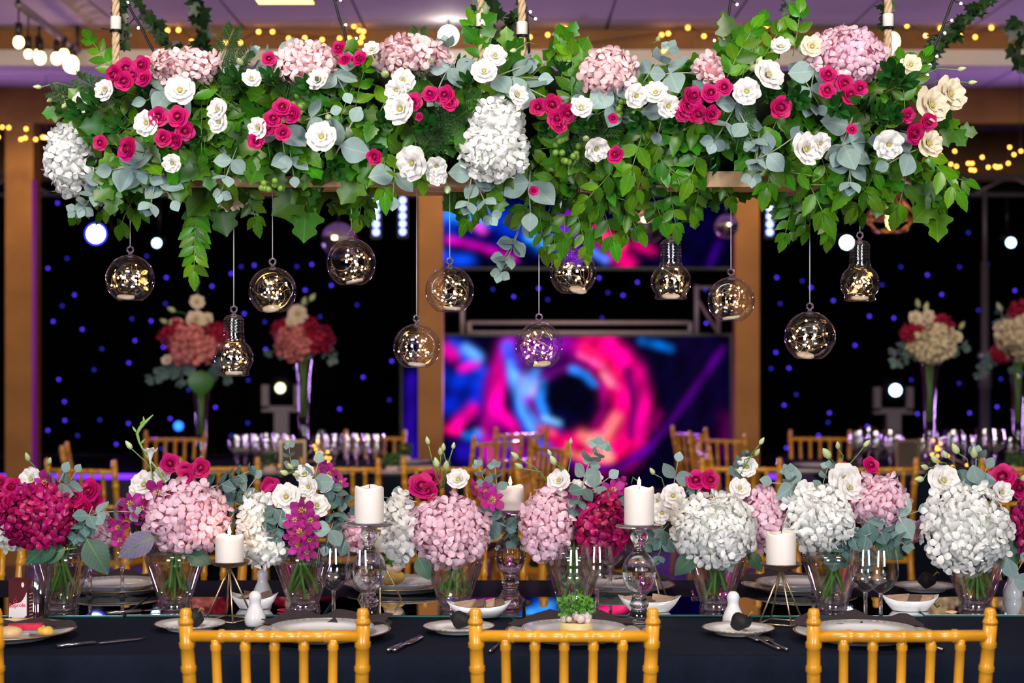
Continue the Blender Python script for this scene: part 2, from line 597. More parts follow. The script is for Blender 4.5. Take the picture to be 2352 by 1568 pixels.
# ---- sprig prototypes: base at the origin, growing along +Y, faces +Z; size in metres
def arch(L, drop, n=6, side=0.0):
    return [Vector((side * (i / n) ** 2, L * i / n, -drop * (i / n) ** 2)) for i in range(n + 1)]


def sprig_pinnate(L, pairs, ll, drop):
    pts = arch(L, drop, 8)
    parts = [('stem', stem_mesh('pinnate_stem', pts, [0.0014] * 9), I4, [])]
    for i in range(pairs):
        v = 0.25 + 0.68 * i / (pairs - 1)
        p = Vector((0, L * v, -drop * v * v))
        s = ll * (1.0 - 0.35 * abs(v - 0.5)) * R.uniform(0.9, 1.1)
        for sd in (-1, 1):
            a = sd * R.uniform(0.75, 1.0)
            parts.append(('leaf', R.choice(L_PINNA), tr(p) @ rz(-a) @ rx(-drop / L * v * 1.6 + R.uniform(-.25, .15)) @ ry(R.uniform(-.35, .35)) @ scl(s), []))
    parts.append(('leaf', L_PINNA[1], tr(pts[-1]) @ rx(-drop / L * 1.8) @ scl(ll), []))
    return parts


def sprig_broad(L, n, ll):
    side = R.uniform(-0.02, 0.02)
    pts = arch(L, 0.02, 6, side)
    parts = [('stem', stem_mesh('broad_stem', pts, 0.0016), I4, [])]
    for i in range(n):
        v = 0.3 + 0.7 * i / (n - 1)
        p = Vector((side * v * v, L * v, -0.02 * v * v))
        sd = -1 if i % 2 else 1
        a = sd * R.uniform(0.5, 1.15) if i < n - 1 else R.uniform(-.2, .2)
        parts.append(('leaf', R.choice(L_GRAPE), tr(p) @ rz(-a) @ rx(R.uniform(-.5, .25)) @ ry(R.uniform(-.4, .4)) @ scl(ll * R.uniform(.8, 1.2)), []))
    return parts


def sprig_whorl(L, n, ll):
    parts = [('stem', stem_mesh('whorl_stem', arch(L, 0.0, 3), 0.0018), I4, [])]
    for k in range(2):
        for i in range(n if k == 0 else n // 2):
            a = 2 * PI * i / (n if k == 0 else n // 2) + k * 0.4 + R.uniform(-.15, .15)
            parts.append(('leaf', R.choice(L_PITT), tr(0, L - 0.006 * (1 - k), 0) @ ry(a) @ rx(-0.3 + (0.7 if k == 0 else 0.15) + PI / 6 * 0 - R.uniform(-.2, .2) + 0.35 * (1 - k)) @ scl(ll * (1 - .3 * k) * R.uniform(.85, 1.1)), []))
    return parts


def sprig_euc(L, pairs, ll, leaves, drop=0.02):
    pts = arch(L, drop, 6, R.uniform(-.015, .015))
    parts = [('stem', stem_mesh('eucalyptus_stem', pts, 0.0016, M('eucalyptus_stem', (0.30, 0.34, 0.25), 0.6)), I4, [])]
    for i in range(pairs):
        v = 0.3 + 0.68 * i / max(1, pairs - 1)
        p = Vector((pts[-1].x * v * v, L * v, -drop * v * v))
        s = ll * (1.12 - 0.5 * v)
        for sd in (-1, 1):
            a = sd * R.uniform(0.85, 1.35)
            if i % 2:
                parts.append(('leaf', R.choice(leaves), tr(p) @ rz(-a * 0.45) @ ry(sd * 0.7) @ rx(0.35 + R.uniform(-.25, .25)) @ scl(s), []))
            else:
                parts.append(('leaf', R.choice(leaves), tr(p) @ rz(-a) @ rx(R.uniform(-.4, .25)) @ ry(R.uniform(-.5, .5)) @ scl(s), []))
    parts.append(('leaf', leaves[0], tr(pts[-1]) @ rx(-.1) @ scl(ll * .55), []))
    return parts


def sprig_fern(L):
    mb = MB()
    pts = arch(L, 0.03, 8)
    mb.tube(pts, 0.0012, 4)
    for i in range(26):
        v = 0.12 + 0.88 * i / 25
        p = Vector((0, L * v, -.03 * v * v))
        l = 0.038 * (1 - 0.75 * v) + 0.008
        for sd in (-1, 1):
            d = Vector((sd * 0.8, 0.55, R.uniform(-.25, .35))).normalized()
            for k in range(5):
                q = p + d * l * (0.2 + k * .2)
                for t in (-1, 1):
                    e = (d * 0.8 + Vector((0, 0.5 * t, 0.35 * t + R.uniform(-.3, .3)))).normalized()
                    wv = e.cross(Vector((0, 0, 1))).normalized() * 0.0016
                    tip = q + e * 0.011
                    mb.add([q - wv, q + wv, tip], [(0, 1, 2)])
    return [('stuff:frond', mb.mesh('fern_frond', G_FERN, False), I4, [])]


PINNATE = [sprig_pinnate(0.12, 3, 0.062, d) for d in (0.02, 0.05)] + [sprig_pinnate(0.14, 4, 0.053, 0.04)]
PINNATE_LONG = [sprig_pinnate(0.19, 7, 0.050, 0.02)]
BROAD = [sprig_broad(0.10, 5, 0.062), sprig_broad(0.11, 6, 0.055), sprig_broad(0.09, 4, 0.072)]
WHORL = [sprig_whorl(0.06, 8, 0.052), sprig_whorl(0.06, 7, 0.047)]
EUC = [sprig_euc(0.09, 2, 0.054, L_EUC), sprig_euc(0.11, 3, 0.046, L_EUC, 0.04), sprig_euc(0.07, 1, 0.062, L_EUC)]
EUCD = [sprig_euc(0.09, 3, 0.046, L_EUCD), sprig_euc(0.11, 4, 0.042, L_EUCD, 0.04), sprig_euc(0.07, 2, 0.052, L_EUCD)]
FERN = [sprig_fern(0.15), sprig_fern(0.13)]


# ---- petals
def petal_mesh(name, mat, hw, r0, r1, h, curl, ruffle=0.0, nu=6, nv=5, phase=0.0, point=0.0):
    """A petal hugging the +Z axis: rises from radius r0 to r1, height h, rim curling out."""
    vs, fs = [], []
    for j in range(nv + 1):
        v = j / nv
        for i in range(nu + 1):
            u = -1 + 2 * i / nu
            wid = hw * (0.35 + 0.65 * math.sin(PI * 0.5 * min(1, v * 1.35))) * (1 - point * v * v)
            a = u * wid
            edge = v * (1 - 0.22 * u * u * v)
            r = r0 + (r1 - r0) * edge ** 1.3 + curl * max(0, v - 0.6) ** 2 * 4
            z = h * (edge - 0.35 * max(0, v - 0.72) * (curl > 0) * 1.5)
            rf = ruffle * v * v * math.sin(u * 6 + phase)
            r += rf * 0.5
            z += rf * 0.8
            vs.append((r * math.sin(a), r * math.cos(a), z))
    for j in range(nv):
        for i in range(nu):
            a = j * (nu + 1) + i
            fs.append((a, a + 1, a + nu + 2, a + nu + 1))
    return mesh(name, vs, fs, mat)


def proto_rose():
    # unit radius
    core = MB()
    pts_v, pts_f = [], []
    n = 34
    for i in range(n + 1):
        t = i / n
        a = t * 4.6 * PI
        r = 0.06 + 0.27 * t
        for z in (0.15, 0.72 + 0.10 * math.sin(a * 1.7) - 0.05 * t):
            pts_v.append(((r + (0.05 if z > .4 else 0)) * math.cos(a), (r + (0.05 if z > .4 else 0)) * math.sin(a), z))
    for i in range(n):
        pts_f.append((2 * i, 2 * i + 2, 2 * i + 3, 2 * i + 1))
    core.add(pts_v, pts_f)
    core.ball((0, 0, 0.3), 0.33, 10, 6, 1, 1, 1.0)
    parts = [('heart', core.mesh('rose_heart', ROSE_C), I4, [])]
    rings = [(3, 0.95, 0.30, 0.50, 0.82, 0.05), (4, 0.85, 0.36, 0.68, 0.76, 0.10), (5, 0.78, 0.40, 0.95, 0.58, 0.16)]
    for k, (cnt, hw, r0, r1, h, curl) in enumerate(rings):
        me = petal_mesh('rose_petal', ROSE, hw, r0 * 0.5, r1, h, curl, 0.03, 6, 5, k)
        for i in range(cnt):
            parts.append(('petal', me, rz(2 * PI * i / cnt + k * 0.7 + R.uniform(-.1, .1)) @ rx(R.uniform(-.06, .06)), []))
    cal = MB()
    for i in range(5):
        a = 2 * PI * i / 5
        c, s = math.cos(a), math.sin(a)
        cal.add([(0.15 * -s, 0.15 * c, 0.02), (0.15 * s, -0.15 * c, 0.02), (0.75 * c, 0.75 * s, -0.12)], [(0, 1, 2)])
    cal.tube([(0, 0, 0.05), (0, 0, -1.6)], 0.07, 5)
    parts.append(('calyx', cal.mesh('rose_calyx', stem_green), I4, []))
    return parts


def proto_lis(mat, cup=0.0):
    heart = MB().ball((0, 0, 0.22), 0.17, 8, 5, 1, 1, 0.9)
    for i in range(6):
        a = 2 * PI * i / 6
        heart.tube([(0.08 * math.cos(a), 0.08 * math.sin(a), 0.2), (0.17 * math.cos(a), 0.17 * math.sin(a), 0.44)], 0.03, 4)
    parts = [('heart', heart.mesh('lisianthus_heart', LIS_H), I4, [])]
    rings = [(4, 0.95, 0.20, 0.40, 0.72 + .2 * cup, 0.06), (5, 0.85, 0.20, 0.72 - .2 * cup, 0.62 + .25 * cup, 0.16), (5, 0.85, 0.18, 1.0 - .35 * cup, 0.36 + .4 * cup, 0.22)]
    for k, (cnt, hw, r0, r1, h, curl) in enumerate(rings):
        for i in range(cnt):
            me = petal_mesh('lisianthus_petal', mat, hw, r0 * .5, r1, h, curl, 0.13, 8, 5, k * 2.1 + (i % 2) * 1.5) if i < 2 else me_prev[i % 2]
            if i < 2:
                me_prev = (me_prev if i else []) + [me]
            parts.append(('petal', me, rz(2 * PI * i / cnt + k * 0.6 + R.uniform(-.12, .12)) @ rx(R.uniform(-.08, .08)), []))
    parts.append(('stem', MB().lathe([(0, -1.5), (0.06, -1.5), (0.06, -0.15), (0.22, 0.0), (0.1, 0.1), (0, 0.1)], 6).mesh('lisianthus_stem', stem_green), I4, []))
    return parts


def proto_als():
    parts = []
    heart = MB()
    for i in range(6):
        a = 2 * PI * i / 6
        heart.tube([(0, 0, 0.1), (0.10 * math.cos(a), 0.10 * math.sin(a), 0.5), (0.2 * math.cos(a), 0.2 * math.sin(a), 0.72)], [0.03, 0.03, 0.05], 4)
    parts.append(('stamen', heart.mesh('alstroemeria_stamen', ALS_Y), I4, []))
    me1 = petal_mesh('alstroemeria_petal', ALS, 0.80, 0.06, 1.0, 0.66, 0.12, 0.06, 6, 5, 0, 0.42)
    me2 = petal_mesh('alstroemeria_inner_petal', ALS, 0.62, 0.06, 0.85, 0.76, 0.08, 0.05, 6, 5, 0, 0.5)
    for i in range(3):
        parts.append(('petal', me1, rz(2 * PI * i / 3), []))
        parts.append(('petal', me2, rz(2 * PI * i / 3 + PI / 3), []))
    parts.append(('stem', MB().tube([(0, 0, 0.1), (0, 0, -1.2)], [0.14, 0.05], 5).mesh('alstroemeria_stem', stem_green), I4, []))
    return parts


ROSE_P = [proto_rose(), proto_rose()]
LIS_P = [proto_lis(LIS), proto_lis(LIS, 0.5)]
LISC_P = [proto_lis(LISC, 0.2)]
ALS_P = [proto_als()]


def floret_mesh(name, mat, seed):
    """Four round overlapping petals, each a shallow domed disc."""
    r = random.Random(seed)
    mb = MB()
    for k in range(4):
        m_ = rz(k * PI / 2 + r.uniform(-.2, .2)) @ tr(0, 0.56, 0.03 * (k % 2)) @ rx(r.uniform(-.05, .55)) @ ry(r.uniform(-.35, .35))
        sx, sy = r.uniform(.42, .50), r.uniform(.46, .54)
        n = 10
        vs = [(0, 0, 0.0)]
        for i in range(n):
            a = 2 * PI * i / n
            k2 = 1 - .12 * (math.sin(a) < -.8)
            vs.append((sx * .55 * math.cos(a), sy * .55 * math.sin(a), -.03 + .03 * math.cos(2 * a)))
        for i in range(n):
            a = 2 * PI * i / n
            nar = .72 if math.sin(a) < -.3 else 1.0
            vs.append((sx * nar * math.cos(a), sy * math.sin(a), -.13 + .08 * math.cos(2 * a + r.uniform(-.2, .2))))
        fs = [(0, 1 + i, 1 + (i + 1) % n) for i in range(n)] + [(1 + i, 1 + n + i, 1 + n + (i + 1) % n, 1 + (i + 1) % n) for i in range(n)]
        mb.add([m_ @ Vector(v) for v in vs], fs)
    return mb.mesh(name, mat)


FLORET = {k: [floret_mesh(k + '_floret', HYD[k], i) for i in range(3)] for k in HYD}


def hydrangea(pos, rxx, rzz, kind, label, group, fr=0.019, ryy=None, gap=1.0, up=None):
    """A mophead: core, and one floret object after another over the side that can be seen."""
    ryy = ryy or (rxx + rzz) / 2
    rt = thing('hydrangea', label, 'hydrangea', tr(pos), group)
    ob('core', MB().ball((0, 0, 0), 1, 16, 10, rxx * .80, ryy * .80, rzz * .80).mesh('hydrangea_core', HCORE[kind]), rt)
    mean = (rxx + ryy + rzz) / 3
    n = int(7.8 * (mean / fr) ** 2 * gap)
    n = max(24, min(330, n))
    g = PI * (3 - 5 ** .5)
    for i in range(n):
        z = 1 - 2 * (i + .5) / n
        r = math.sqrt(1 - z * z)
        d = Vector((r * math.cos(g * i), r * math.sin(g * i), z))
        if d.y > 0.45:
            continue
        k = R.uniform(0.90, 1.07)
        p = Vector((d.x * rxx * k, d.y * ryy * k, d.z * rzz * k))
        nd = Vector((d.x / rxx, d.y / ryy, d.z / rzz)).normalized()
        nd = (nd + Vector((R.uniform(-.6, .6), R.uniform(-.6, .6), R.uniform(-.6, .6)))).normalized()
        ob('floret', R.choice(FLORET[kind]), rt, zframe(p - nd * fr * .25, nd, R.uniform(0, 6.3), fr * R.uniform(.82, 1.12)))
    return rt

# ==================================================================== ROOM
ceil_mat = M('ceiling_board', (0.52, 0.46, 0.52), 0.75, noise=0.06, nscale=3, jit=0.05)
tbar_mat = M('ceiling_bar', (0.30, 0.24, 0.27), 0.6)
floor_mat = M('dark_floor', (0.10, 0.09, 0.12), 0.3, noise=0.2, nscale=2)
wall_mat = M('dark_wall', (0.06, 0.045, 0.06), 0.8)
white_board = M('white_board', (0.58, 0.54, 0.52), 0.6, noise=0.05)
curtain_mat = M('black_curtain', (0.0015, 0.0015, 0.003), 0.9, noise=0.3, nscale=6, spec=0.05)
stage_mat = M('stage_deck', (0.02, 0.018, 0.025), 0.35)

CEIL = 2.92
Y0, Y1, XW = -2.6, 14.6, 5.4
struct('floor', MB().box(-XW, XW, Y0, Y1, -0.1, 0).mesh('floor', floor_mat, False))
ceiling = struct('ceiling', MB().box(-XW, XW, Y0, Y1, CEIL + 0.02, CEIL + 0.12).mesh('ceiling', tbar_mat, False))
pan = MB().box(-0.293, 0.293, -0.593, 0.593, -0.012, 0.012).mesh('ceiling_panel', ceil_mat, False)
for i in range(-8, 9):
    for j in range(0, 6):
        ob('panel', pan, ceiling, tr(i * 0.6 + 0.17, 7.95 + j * 1.2, CEIL + 0.01))
struct('wall_left', MB().box(-XW - .1, -XW, Y0, Y1, 0, CEIL).mesh('wall_left', wall_mat, False))
struct('wall_right', MB().box(XW, XW + .1, Y0, Y1, 0, CEIL).mesh('wall_right', wall_mat, False))
struct('wall_back', MB().box(-XW, XW, Y1, Y1 + .1, 0, CEIL).mesh('wall_back', wall_mat, False))
struct('wall_front', MB().box(-XW, XW, Y0 - .1, Y0, 0, CEIL).mesh('wall_front', wall_mat, False))

# beams across the ceiling and the posts that carry them
struct('ceiling_beam', MB().box(-XW, XW, 8.9, 9.05, 2.818, CEIL).mesh('ceiling_beam', beam_wood, False))
struct('ceiling_beam', MB().box(-XW, XW, 8.88, 9.07, 2.738, 2.816).mesh('white_beam_board', white_board, False))
struct('ceiling_beam', MB().box(-XW, XW, 10.92, 11.1, 2.70, CEIL).mesh('ceiling_beam_far', wood, False))
struct('ceiling_beam', MB().box(-XW, XW, 13.2, 13.4, 2.55, CEIL).mesh('ceiling_beam_stage', beam_wood, False))
for pc, wpx, d in ((53, 64, 10.98), (990, 56, 11.01), (1713, 55, 11.01)):
    x = (pc - 1176) * d / F
    hw = wpx / 2 * d / F
    top = 2.70 if d > 10.9 else CEIL
    mbp = MB().box(-hw, hw, -hw, hw, 0, top)
    struct('wooden_pillar', mbp.mesh('wooden_pillar', wood, False), tr(x, d, 0))

# violet light on the post's side, put in as a thin glowing tube
tag(ob('post_edge_glow', MB().tube([(0, 0, 0.0), (0, 0, 2.35)], 0.014, 8).mesh('post_edge_glow', EM('violet_edge_glow', (0.22, 0.005, 0.26), 0.45)), None, tr(P(85, 784, 11.0).x + .008, 10.9, 0)),
    'magenta glow on the wooden post edge, made as a thin tube', 'light strip')

# stage
stg = thing('stage', 'low dark stage with a violet light strip along its front edge', 'stage', tr(0, 13.3, 0))
ob('deck', MB().box(-4.6, 4.6, -1.05, .95, 0.02, 0.45).mesh('stage_deck', stage_mat, False), stg)
for xa, xb in ((-4.6, -1.3), (1.75, 4.6)):
    ob('light_strip', MB().box(xa, xb, -1.075, -1.05, 0.425, 0.455).mesh('stage_strip', strip_violet, False), stg)

# star curtain: black folds with small blue lamps sewn in
mbc = MB()
n = 220
vs = []
for i in range(n + 1):
    x = -5.3 + 10.6 * i / n
    y = 0.05 * math.sin(x * 9) + 0.02 * math.sin(x * 23)
    vs += [(x, y, 0.47), (x, y, 2.55)]
mbc.add(vs, [(2 * i, 2 * i + 2, 2 * i + 3, 2 * i + 1) for i in range(n)])
cur = tag(ob('star_curtain', mbc.mesh('star_curtain', curtain_mat), None, tr(0, 14.35, 0)), 'black stage curtain dotted with small blue star lamps', 'curtain')
stars = [(154,593),(110,616),(171,677),(143,702),(382,637),(337,588),(122,738),(189,756),(303,732),(347,737),(234,801),(310,782),(296,833),(380,697),(375,797),(216,849),(135,871),(148,922),(433,895),(149,965),(229,964),(295,972),(110,988),(178,1000),(495,935),(569,971),(487,657),(531,628),(554,612),(584,609),(682,612),(716,607),(561,720),(608,739),(610,802),(570,873),(701,666),(761,655),(735,727),(780,939),(532,1000),(391,961),(267,1020),(372,1030),(87,1046),(820,700),(900,829),(834,866),(894,918),(132,466),
         (1132,664),(1180,681),(1237,662),(1258,688),(1376,638),(1396,672),(1431,678),(1464,648),(1383,730),(1537,764),(1620,665),(1622,742),
         (1784,637),(1843,645),(1863,660),(1792,697),(1914,690),(1997,726),(2069,613),(2130,631),(2204,613),(2163,676),(2053,730),(2269,607),(2331,667),(2247,712),(1964,793),(1782,809),(1771,846),(1812,845),(1829,906),(1801,930),(1905,948),(1902,970),(1992,979),(2093,872),(2227,948),(2290,934),(2299,870),(2345,858),(1742,998),(1838,1028),(1806,1028),(2203,880),(2107,950),(2026,654),(1797,565),(1880,1000),(2224,534)]
ledm = [MB().ball((0, 0, 0), 0.010, 8, 6).mesh('star_lamp', m_) for m_ in (led_blue, led_blue_dim)]
for i, (x, y) in enumerate(stars):
    p = P(x, y, 14.26)
    ob('star_lamp', ledm[1 if (i * 7) % 5 < 2 else 0], cur, tr(p.x, -0.09, p.z))

# ---- LED screens
SCREEN_STROKES = [
    # colour (display-like RGB 0..1), half width px, points
    ((0.03, 0.02, 0.20), 60, [(1010, 800), (1150, 1050)]),
    ((0.05, 0.02, 0.13), 70, [(1600, 780), (1640, 1060)]),
    ((0.02, 0.16, 0.75), 22, [(1025, 870), (1090, 880)]),
    ((0.02, 0.22, 0.85), 16, [(1040, 790), (1105, 850)]),
    ((0.95, 0.02, 0.60), 16, [(1020, 800), (1040, 815)]),
    ((0.90, 0.05, 0.65), 10, [(1060, 845), (1095, 835)]),
    ((0.35, 0.60, 1.0), 12, [(1070, 800), (1100, 820)]),
    ((0.03, 0.12, 0.70), 24, [(1030, 930), (1090, 920)]),
    ((0.95, 0.0, 0.55), 15, [(1050, 975), (1085, 940)]),
    ((0.90, 0.02, 0.40), 10, [(1025, 985), (1050, 990)]),
    ((0.02, 0.45, 0.95), 9, [(1070, 1000), (1130, 1010), (1190, 1025)]),
    ((0.10, 0.60, 1.0), 7, [(1095, 992), (1130, 1000)]),
    ((0.10, 0.05, 0.55), 26, [(1060, 1040), (1180, 1060)]),
    ((0.80, 0.0, 0.55), 22, [(1165, 790), (1140, 880), (1125, 1000), (1130, 1050)]),
    ((1.0, 0.0, 0.60), 13, [(1150, 850), (1135, 930), (1180, 980), (1190, 1030)]),
    ((0.45, 0.0, 0.55), 16, [(1200, 1050), (1240, 1070)]),
    ((0.45, 0.02, 0.60), 40, [(1220, 810), (1330, 795)]),
    ((1.0, 0.0, 0.42), 42, [(1360, 790), (1420, 860), (1440, 940), (1415, 1010), (1370, 1050)]),
    ((0.95, 0.0, 0.50), 20, [(1400, 780), (1460, 860), (1478, 940), (1460, 1010)]),
    ((1.0, 0.0, 0.38), 38, [(1280, 1010), (1350, 1035), (1420, 1040)]),
    ((1.0, 0.10, 0.35), 14, [(1345, 800), (1410, 860)]),
    ((0.15, 0.30, 0.95), 14, [(1165, 795), (1180, 870), (1195, 940), (1225, 1000), (1262, 1040)]),
    ((0.35, 0.65, 1.0), 9, [(1180, 860), (1190, 900)]),
    ((0.55, 0.60, 1.0), 20, [(1205, 875), (1215, 905)]),
    ((0.30, 0.55, 1.0), 12, [(1230, 855), (1212, 900), (1215, 945), (1240, 975), (1285, 975)]),
    ((0.85, 0.70, 1.0), 9, [(1235, 880), (1225, 905)]),
    ((0.80, 0.10, 0.85), 9, [(1250, 870), (1290, 850), (1330, 845)]),
    ((0.65, 0.10, 0.85), 10, [(1215, 920), (1245, 955), (1290, 985)]),
    ((0.004, 0.006, 0.07), 56, [(1304, 892), (1304, 926)]),
    ((0.01, 0.02, 0.16), 20, [(1260, 950), (1300, 968)]),
    ((0.15, 0.50, 1.0), 10, [(1245, 880), (1238, 920), (1252, 950)]),
    ((0.10, 0.50, 1.0), 8, [(1315, 848), (1345, 860), (1365, 882)]),
    ((0.45, 0.75, 1.0), 6, [(1250, 960), (1285, 972)]),
    ((1.0, 0.55, 0.50), 8, [(1385, 860), (1405, 880)]),
    ((1.0, 0.45, 0.42), 14, [(1340, 1000), (1390, 1010), (1415, 960)]),
    ((1.0, 0.62, 0.52), 10, [(1350, 1012), (1385, 1030), (1400, 1050)]),
    ((1.0, 0.50, 0.42), 8, [(1300, 1040), (1350, 1050), (1400, 1055)]),
    ((1.0, 0.25, 0.35), 8, [(1240, 985), (1270, 995)]),
    ((0.02, 0.40, 0.85), 9, [(1475, 782), (1540, 800)]),
    ((0.28, 0.0, 0.45), 7, [(1660, 800), (1590, 900), (1540, 970), (1490, 1030), (1420, 1075)]),
    ((0.45, 0.0, 0.30), 12, [(1500, 975), (1510, 950)]),
    ((0.26, 0.0, 0.22), 18, [(1668, 960), (1668, 1040)]),
    ((0.02, 0.01, 0.10), 34, [(1000, 1100), (1300, 1125), (1680, 1110)]),
    ((0.25, 0.02, 0.45), 8, [(1270, 1040), (1340, 1078), (1420, 1072), (1490, 1030)]),
    ((0.75, 0.0, 0.45), 7, [(1455, 850), (1472, 920), (1470, 990)]),
    ((0.30, 0.0, 0.30), 9, [(1440, 850), (1456, 930), (1448, 1000)]),
    ((0.95, 0.30, 0.60), 5, [(1330, 815), (1385, 842), (1418, 890)]),
    ((0.55, 0.0, 0.40), 6, [(1350, 835), (1385, 880), (1388, 940), (1360, 985)]),
    ((0.30, 0.60, 1.0), 5, [(1170, 830), (1182, 890), (1200, 950), (1232, 1002)]),
    ((0.12, 0.04, 0.50), 16, [(945, 870), (945, 1060)]),
    # upper screen
    ((0.02, 0.20, 0.85), 40, [(1010, 500), (1180, 520)]),
    ((0.15, 0.55, 1.0), 14, [(1030, 492), (1110, 500)]),
    ((0.02, 0.03, 0.30), 16, [(1060, 530), (1180, 560)]),
    ((0.75, 0.02, 0.60), 9, [(1030, 550), (1100, 565), (1180, 595)]),
    ((0.05, 0.25, 0.9), 16, [(1020, 590), (1080, 600)]),
    ((0.85, 0.2, 0.7), 10, [(1090, 515), (1110, 530)]),
    ((0.05, 0.35, 0.95), 18, [(1240, 560), (1290, 540)]),
    ((0.20, 0.60, 1.0), 10, [(1215, 545), (1270, 565)]),
    ((0.45, 0.05, 0.75), 22, [(1300, 500), (1320, 590)]),
    ((1.0, 0.0, 0.45), 20, [(1340, 500), (1400, 560), (1440, 605)]),
    ((1.0, 0.2, 0.40), 12, [(1380, 540), (1430, 560)]),
    ((0.30, 0.45, 1.0), 10, [(1360, 575), (1390, 595)]),
    ((0.85, 0.0, 0.40), 12, [(1460, 560), (1500, 575)]),
    ((0.03, 0.01, 0.14), 60, [(1600, 480), (1600, 600)]),
    ((0.16, 0.02, 0.40), 8, [(1650, 560), (1630, 610)]),
]


def screen_colours(gx, gy):
    col = np.zeros((len(gx), 3)); col[:] = (0.015, 0.010, 0.10)
    for c, wd, pts in SCREEN_STROKES:
        dm = np.full(len(gx), 1e9)
        for (ax, ay), (bx, by) in zip(pts[:-1], pts[1:]):
            ux, uy = bx - ax, by - ay
            t = np.clip(((gx - ax) * ux + (gy - ay) * uy) / (ux * ux + uy * uy + 1e-9), 0, 1)
            dm = np.minimum(dm, np.hypot(gx - ax - t * ux, gy - ay - t * uy))
        al = np.exp(-(dm / wd) ** 2.4 * 0.75)[:, None] * 0.95
        col = col * (1 - al) + np.array(c) * al
    return col ** 2.0


def led_screen(x0, x1, y0, y1, d, label):
    nx, ny = 200, int(200 * (y1 - y0) / (x1 - x0))
    vs, fs, gx, gy = [], [], [], []
    for j in range(ny + 1):
        for i in range(nx + 1):
            a, b = x0 + (x1 - x0) * i / nx, y0 + (y1 - y0) * j / ny
            p = P(a, b, d)
            vs.append((p.x, 0, p.z)); gx.append(a); gy.append(b)
    for j in range(ny):
        for i in range(nx):
            a = j * (nx + 1) + i
            fs.append((a, a + nx + 1, a + nx + 2, a + 1))
    m, N, L, b = new_mat('screen_picture')
    at = N.new('ShaderNodeAttribute'); at.attribute_name = 'picture'
    b.inputs['Specular IOR Level'].default_value = 0.02
    b.inputs['Roughness'].default_value = 0.8
    b.inputs['Base Color'].default_value = (0.002, 0.002, 0.003, 1)
    L.new(at.outputs['Color'], b.inputs['Emission Color'])
    b.inputs['Emission Strength'].default_value = 1.45
    me = mesh('screen_picture', vs, fs, m)
    GX, GY = np.array(gx), np.array(gy)
    cl = screen_colours(GX, GY)
    th, rr_ = np.arctan2(GY - 912, GX - 1305), np.hypot(GX - 1305, GY - 912)
    cl *= (0.80 + 0.34 * np.sin(th * 5 + rr_ * 0.035) * np.sin(rr_ * 0.085 - th * 2) + 0.16 * np.sin(GX * 0.11 + GY * 0.07))[:, None]
    g3 = cl.reshape(ny + 1, nx + 1, 3)
    for _ in range(2):
        g3 = sum(np.roll(g3, k_, 0) for k_ in (-1, 0, 1)) / 3
        g3 = sum(np.roll(g3, k_, 1) for k_ in (-1, 0, 1)) / 3
    cl = np.clip(g3.reshape(-1, 3), 0, 1)
    ca = me.color_attributes.new('picture', 'FLOAT_COLOR', 'POINT')
    ca.data.foreach_set('color', np.concatenate([cl, np.ones((len(cl), 1))], 1).astype(np.float32).ravel())
    a, c = P(x0, y0, d), P(x1, y1, d)
    rt = thing('led_screen', label, 'screen', tr(0, d, 0))
    ob('picture', me, rt)
    if y0 > 600:
        for f in (.1, .9):
            hx = a.x + (c.x - a.x) * f
            ob('foot', MB().box(hx - .03, hx + .03, 0.02, .08, 0.0, c.z).mesh('screen_foot', black, False), rt)
    if y0 < 600:
        for f in (.2, .8):
            hx = a.x + (c.x - a.x) * f
            ob('hanger', MB().tube([(hx, .05, a.z), (hx, .05, CEIL)], .012, 6).mesh('screen_hanger', black), rt)
    ob('cabinet', MB().box(a.x - .02, c.x + .02, 0.01, 0.09, c.z - .02, a.z + .02).mesh('screen_cabinet', black, False), rt)


led_screen(925, 1676, 772, 1122, 12.12, 'wide lit screen showing a pink and blue swirling tunnel, before the stage')
led_screen(1000, 1690, 430, 613, 13.0, 'lit screen with blue and pink light streaks hanging above the tunnel screen')

# ---- trusses and stage lamps
def truss(name, a, b, h, r, label, n, mat, hv=None):
    a, b = Vector(a), Vector(b)
    rt = thing(name, label, 'truss', tr(a))
    hv = hv or Vector((0, 0, -h))
    ob('chord', MB().tube([Vector(), b - a], r, 8).mesh('truss_chord', mat), rt)
    ob('chord', MB().tube([hv, b - a + hv], r, 8).mesh('truss_chord', mat), rt)
    for i in range(n):
        p = (b - a) * (i / n); q = (b - a) * ((i + 1) / n)
        ob('brace', MB().tube([p, q + hv] if i % 2 == 0 else [p + hv, q], r * .6, 6).mesh('truss_brace', mat), rt)
    return rt


truss_grey = M('truss_grey', (0.30, 0.24, 0.30), 0.45, 0.4)
truss('lighting_truss', (-4.6, 12.6, 2.53), (4.6, 12.6, 2.53), 0.13, 0.016, 'long lighting truss spanning the room above the stage', 34, truss_grey)
tf = thing('screen_support_frame', 'pale metal frame bar carried across the gap between the two screens', 'frame', tr(0, 12.17, 0))
fm = M('pale_frame_metal', (0.62, 0.52, 0.56), 0.5, 0.2)
for ya in (741, 764):
    a, b_ = P(1078, ya, 12.17), P(1585, ya, 12.17)
    ob('bar', MB().tube([(a.x, 0, a.z), (b_.x, 0, b_.z)], 0.014, 8).mesh('frame_bar', fm), tf)
for xa, y0_, y1_ in ((1062, 700, 766), (1078, 738, 768), (1585, 738, 768), (1600, 655, 766), (1650, 655, 766)):
    a, b_ = P(xa, y0_, 12.17), P(xa, y1_, 12.17)
    ob('post', MB().tube([(a.x, 0, a.z), (b_.x, 0, b_.z)], 0.017, 8).mesh('frame_post', fm), tf)
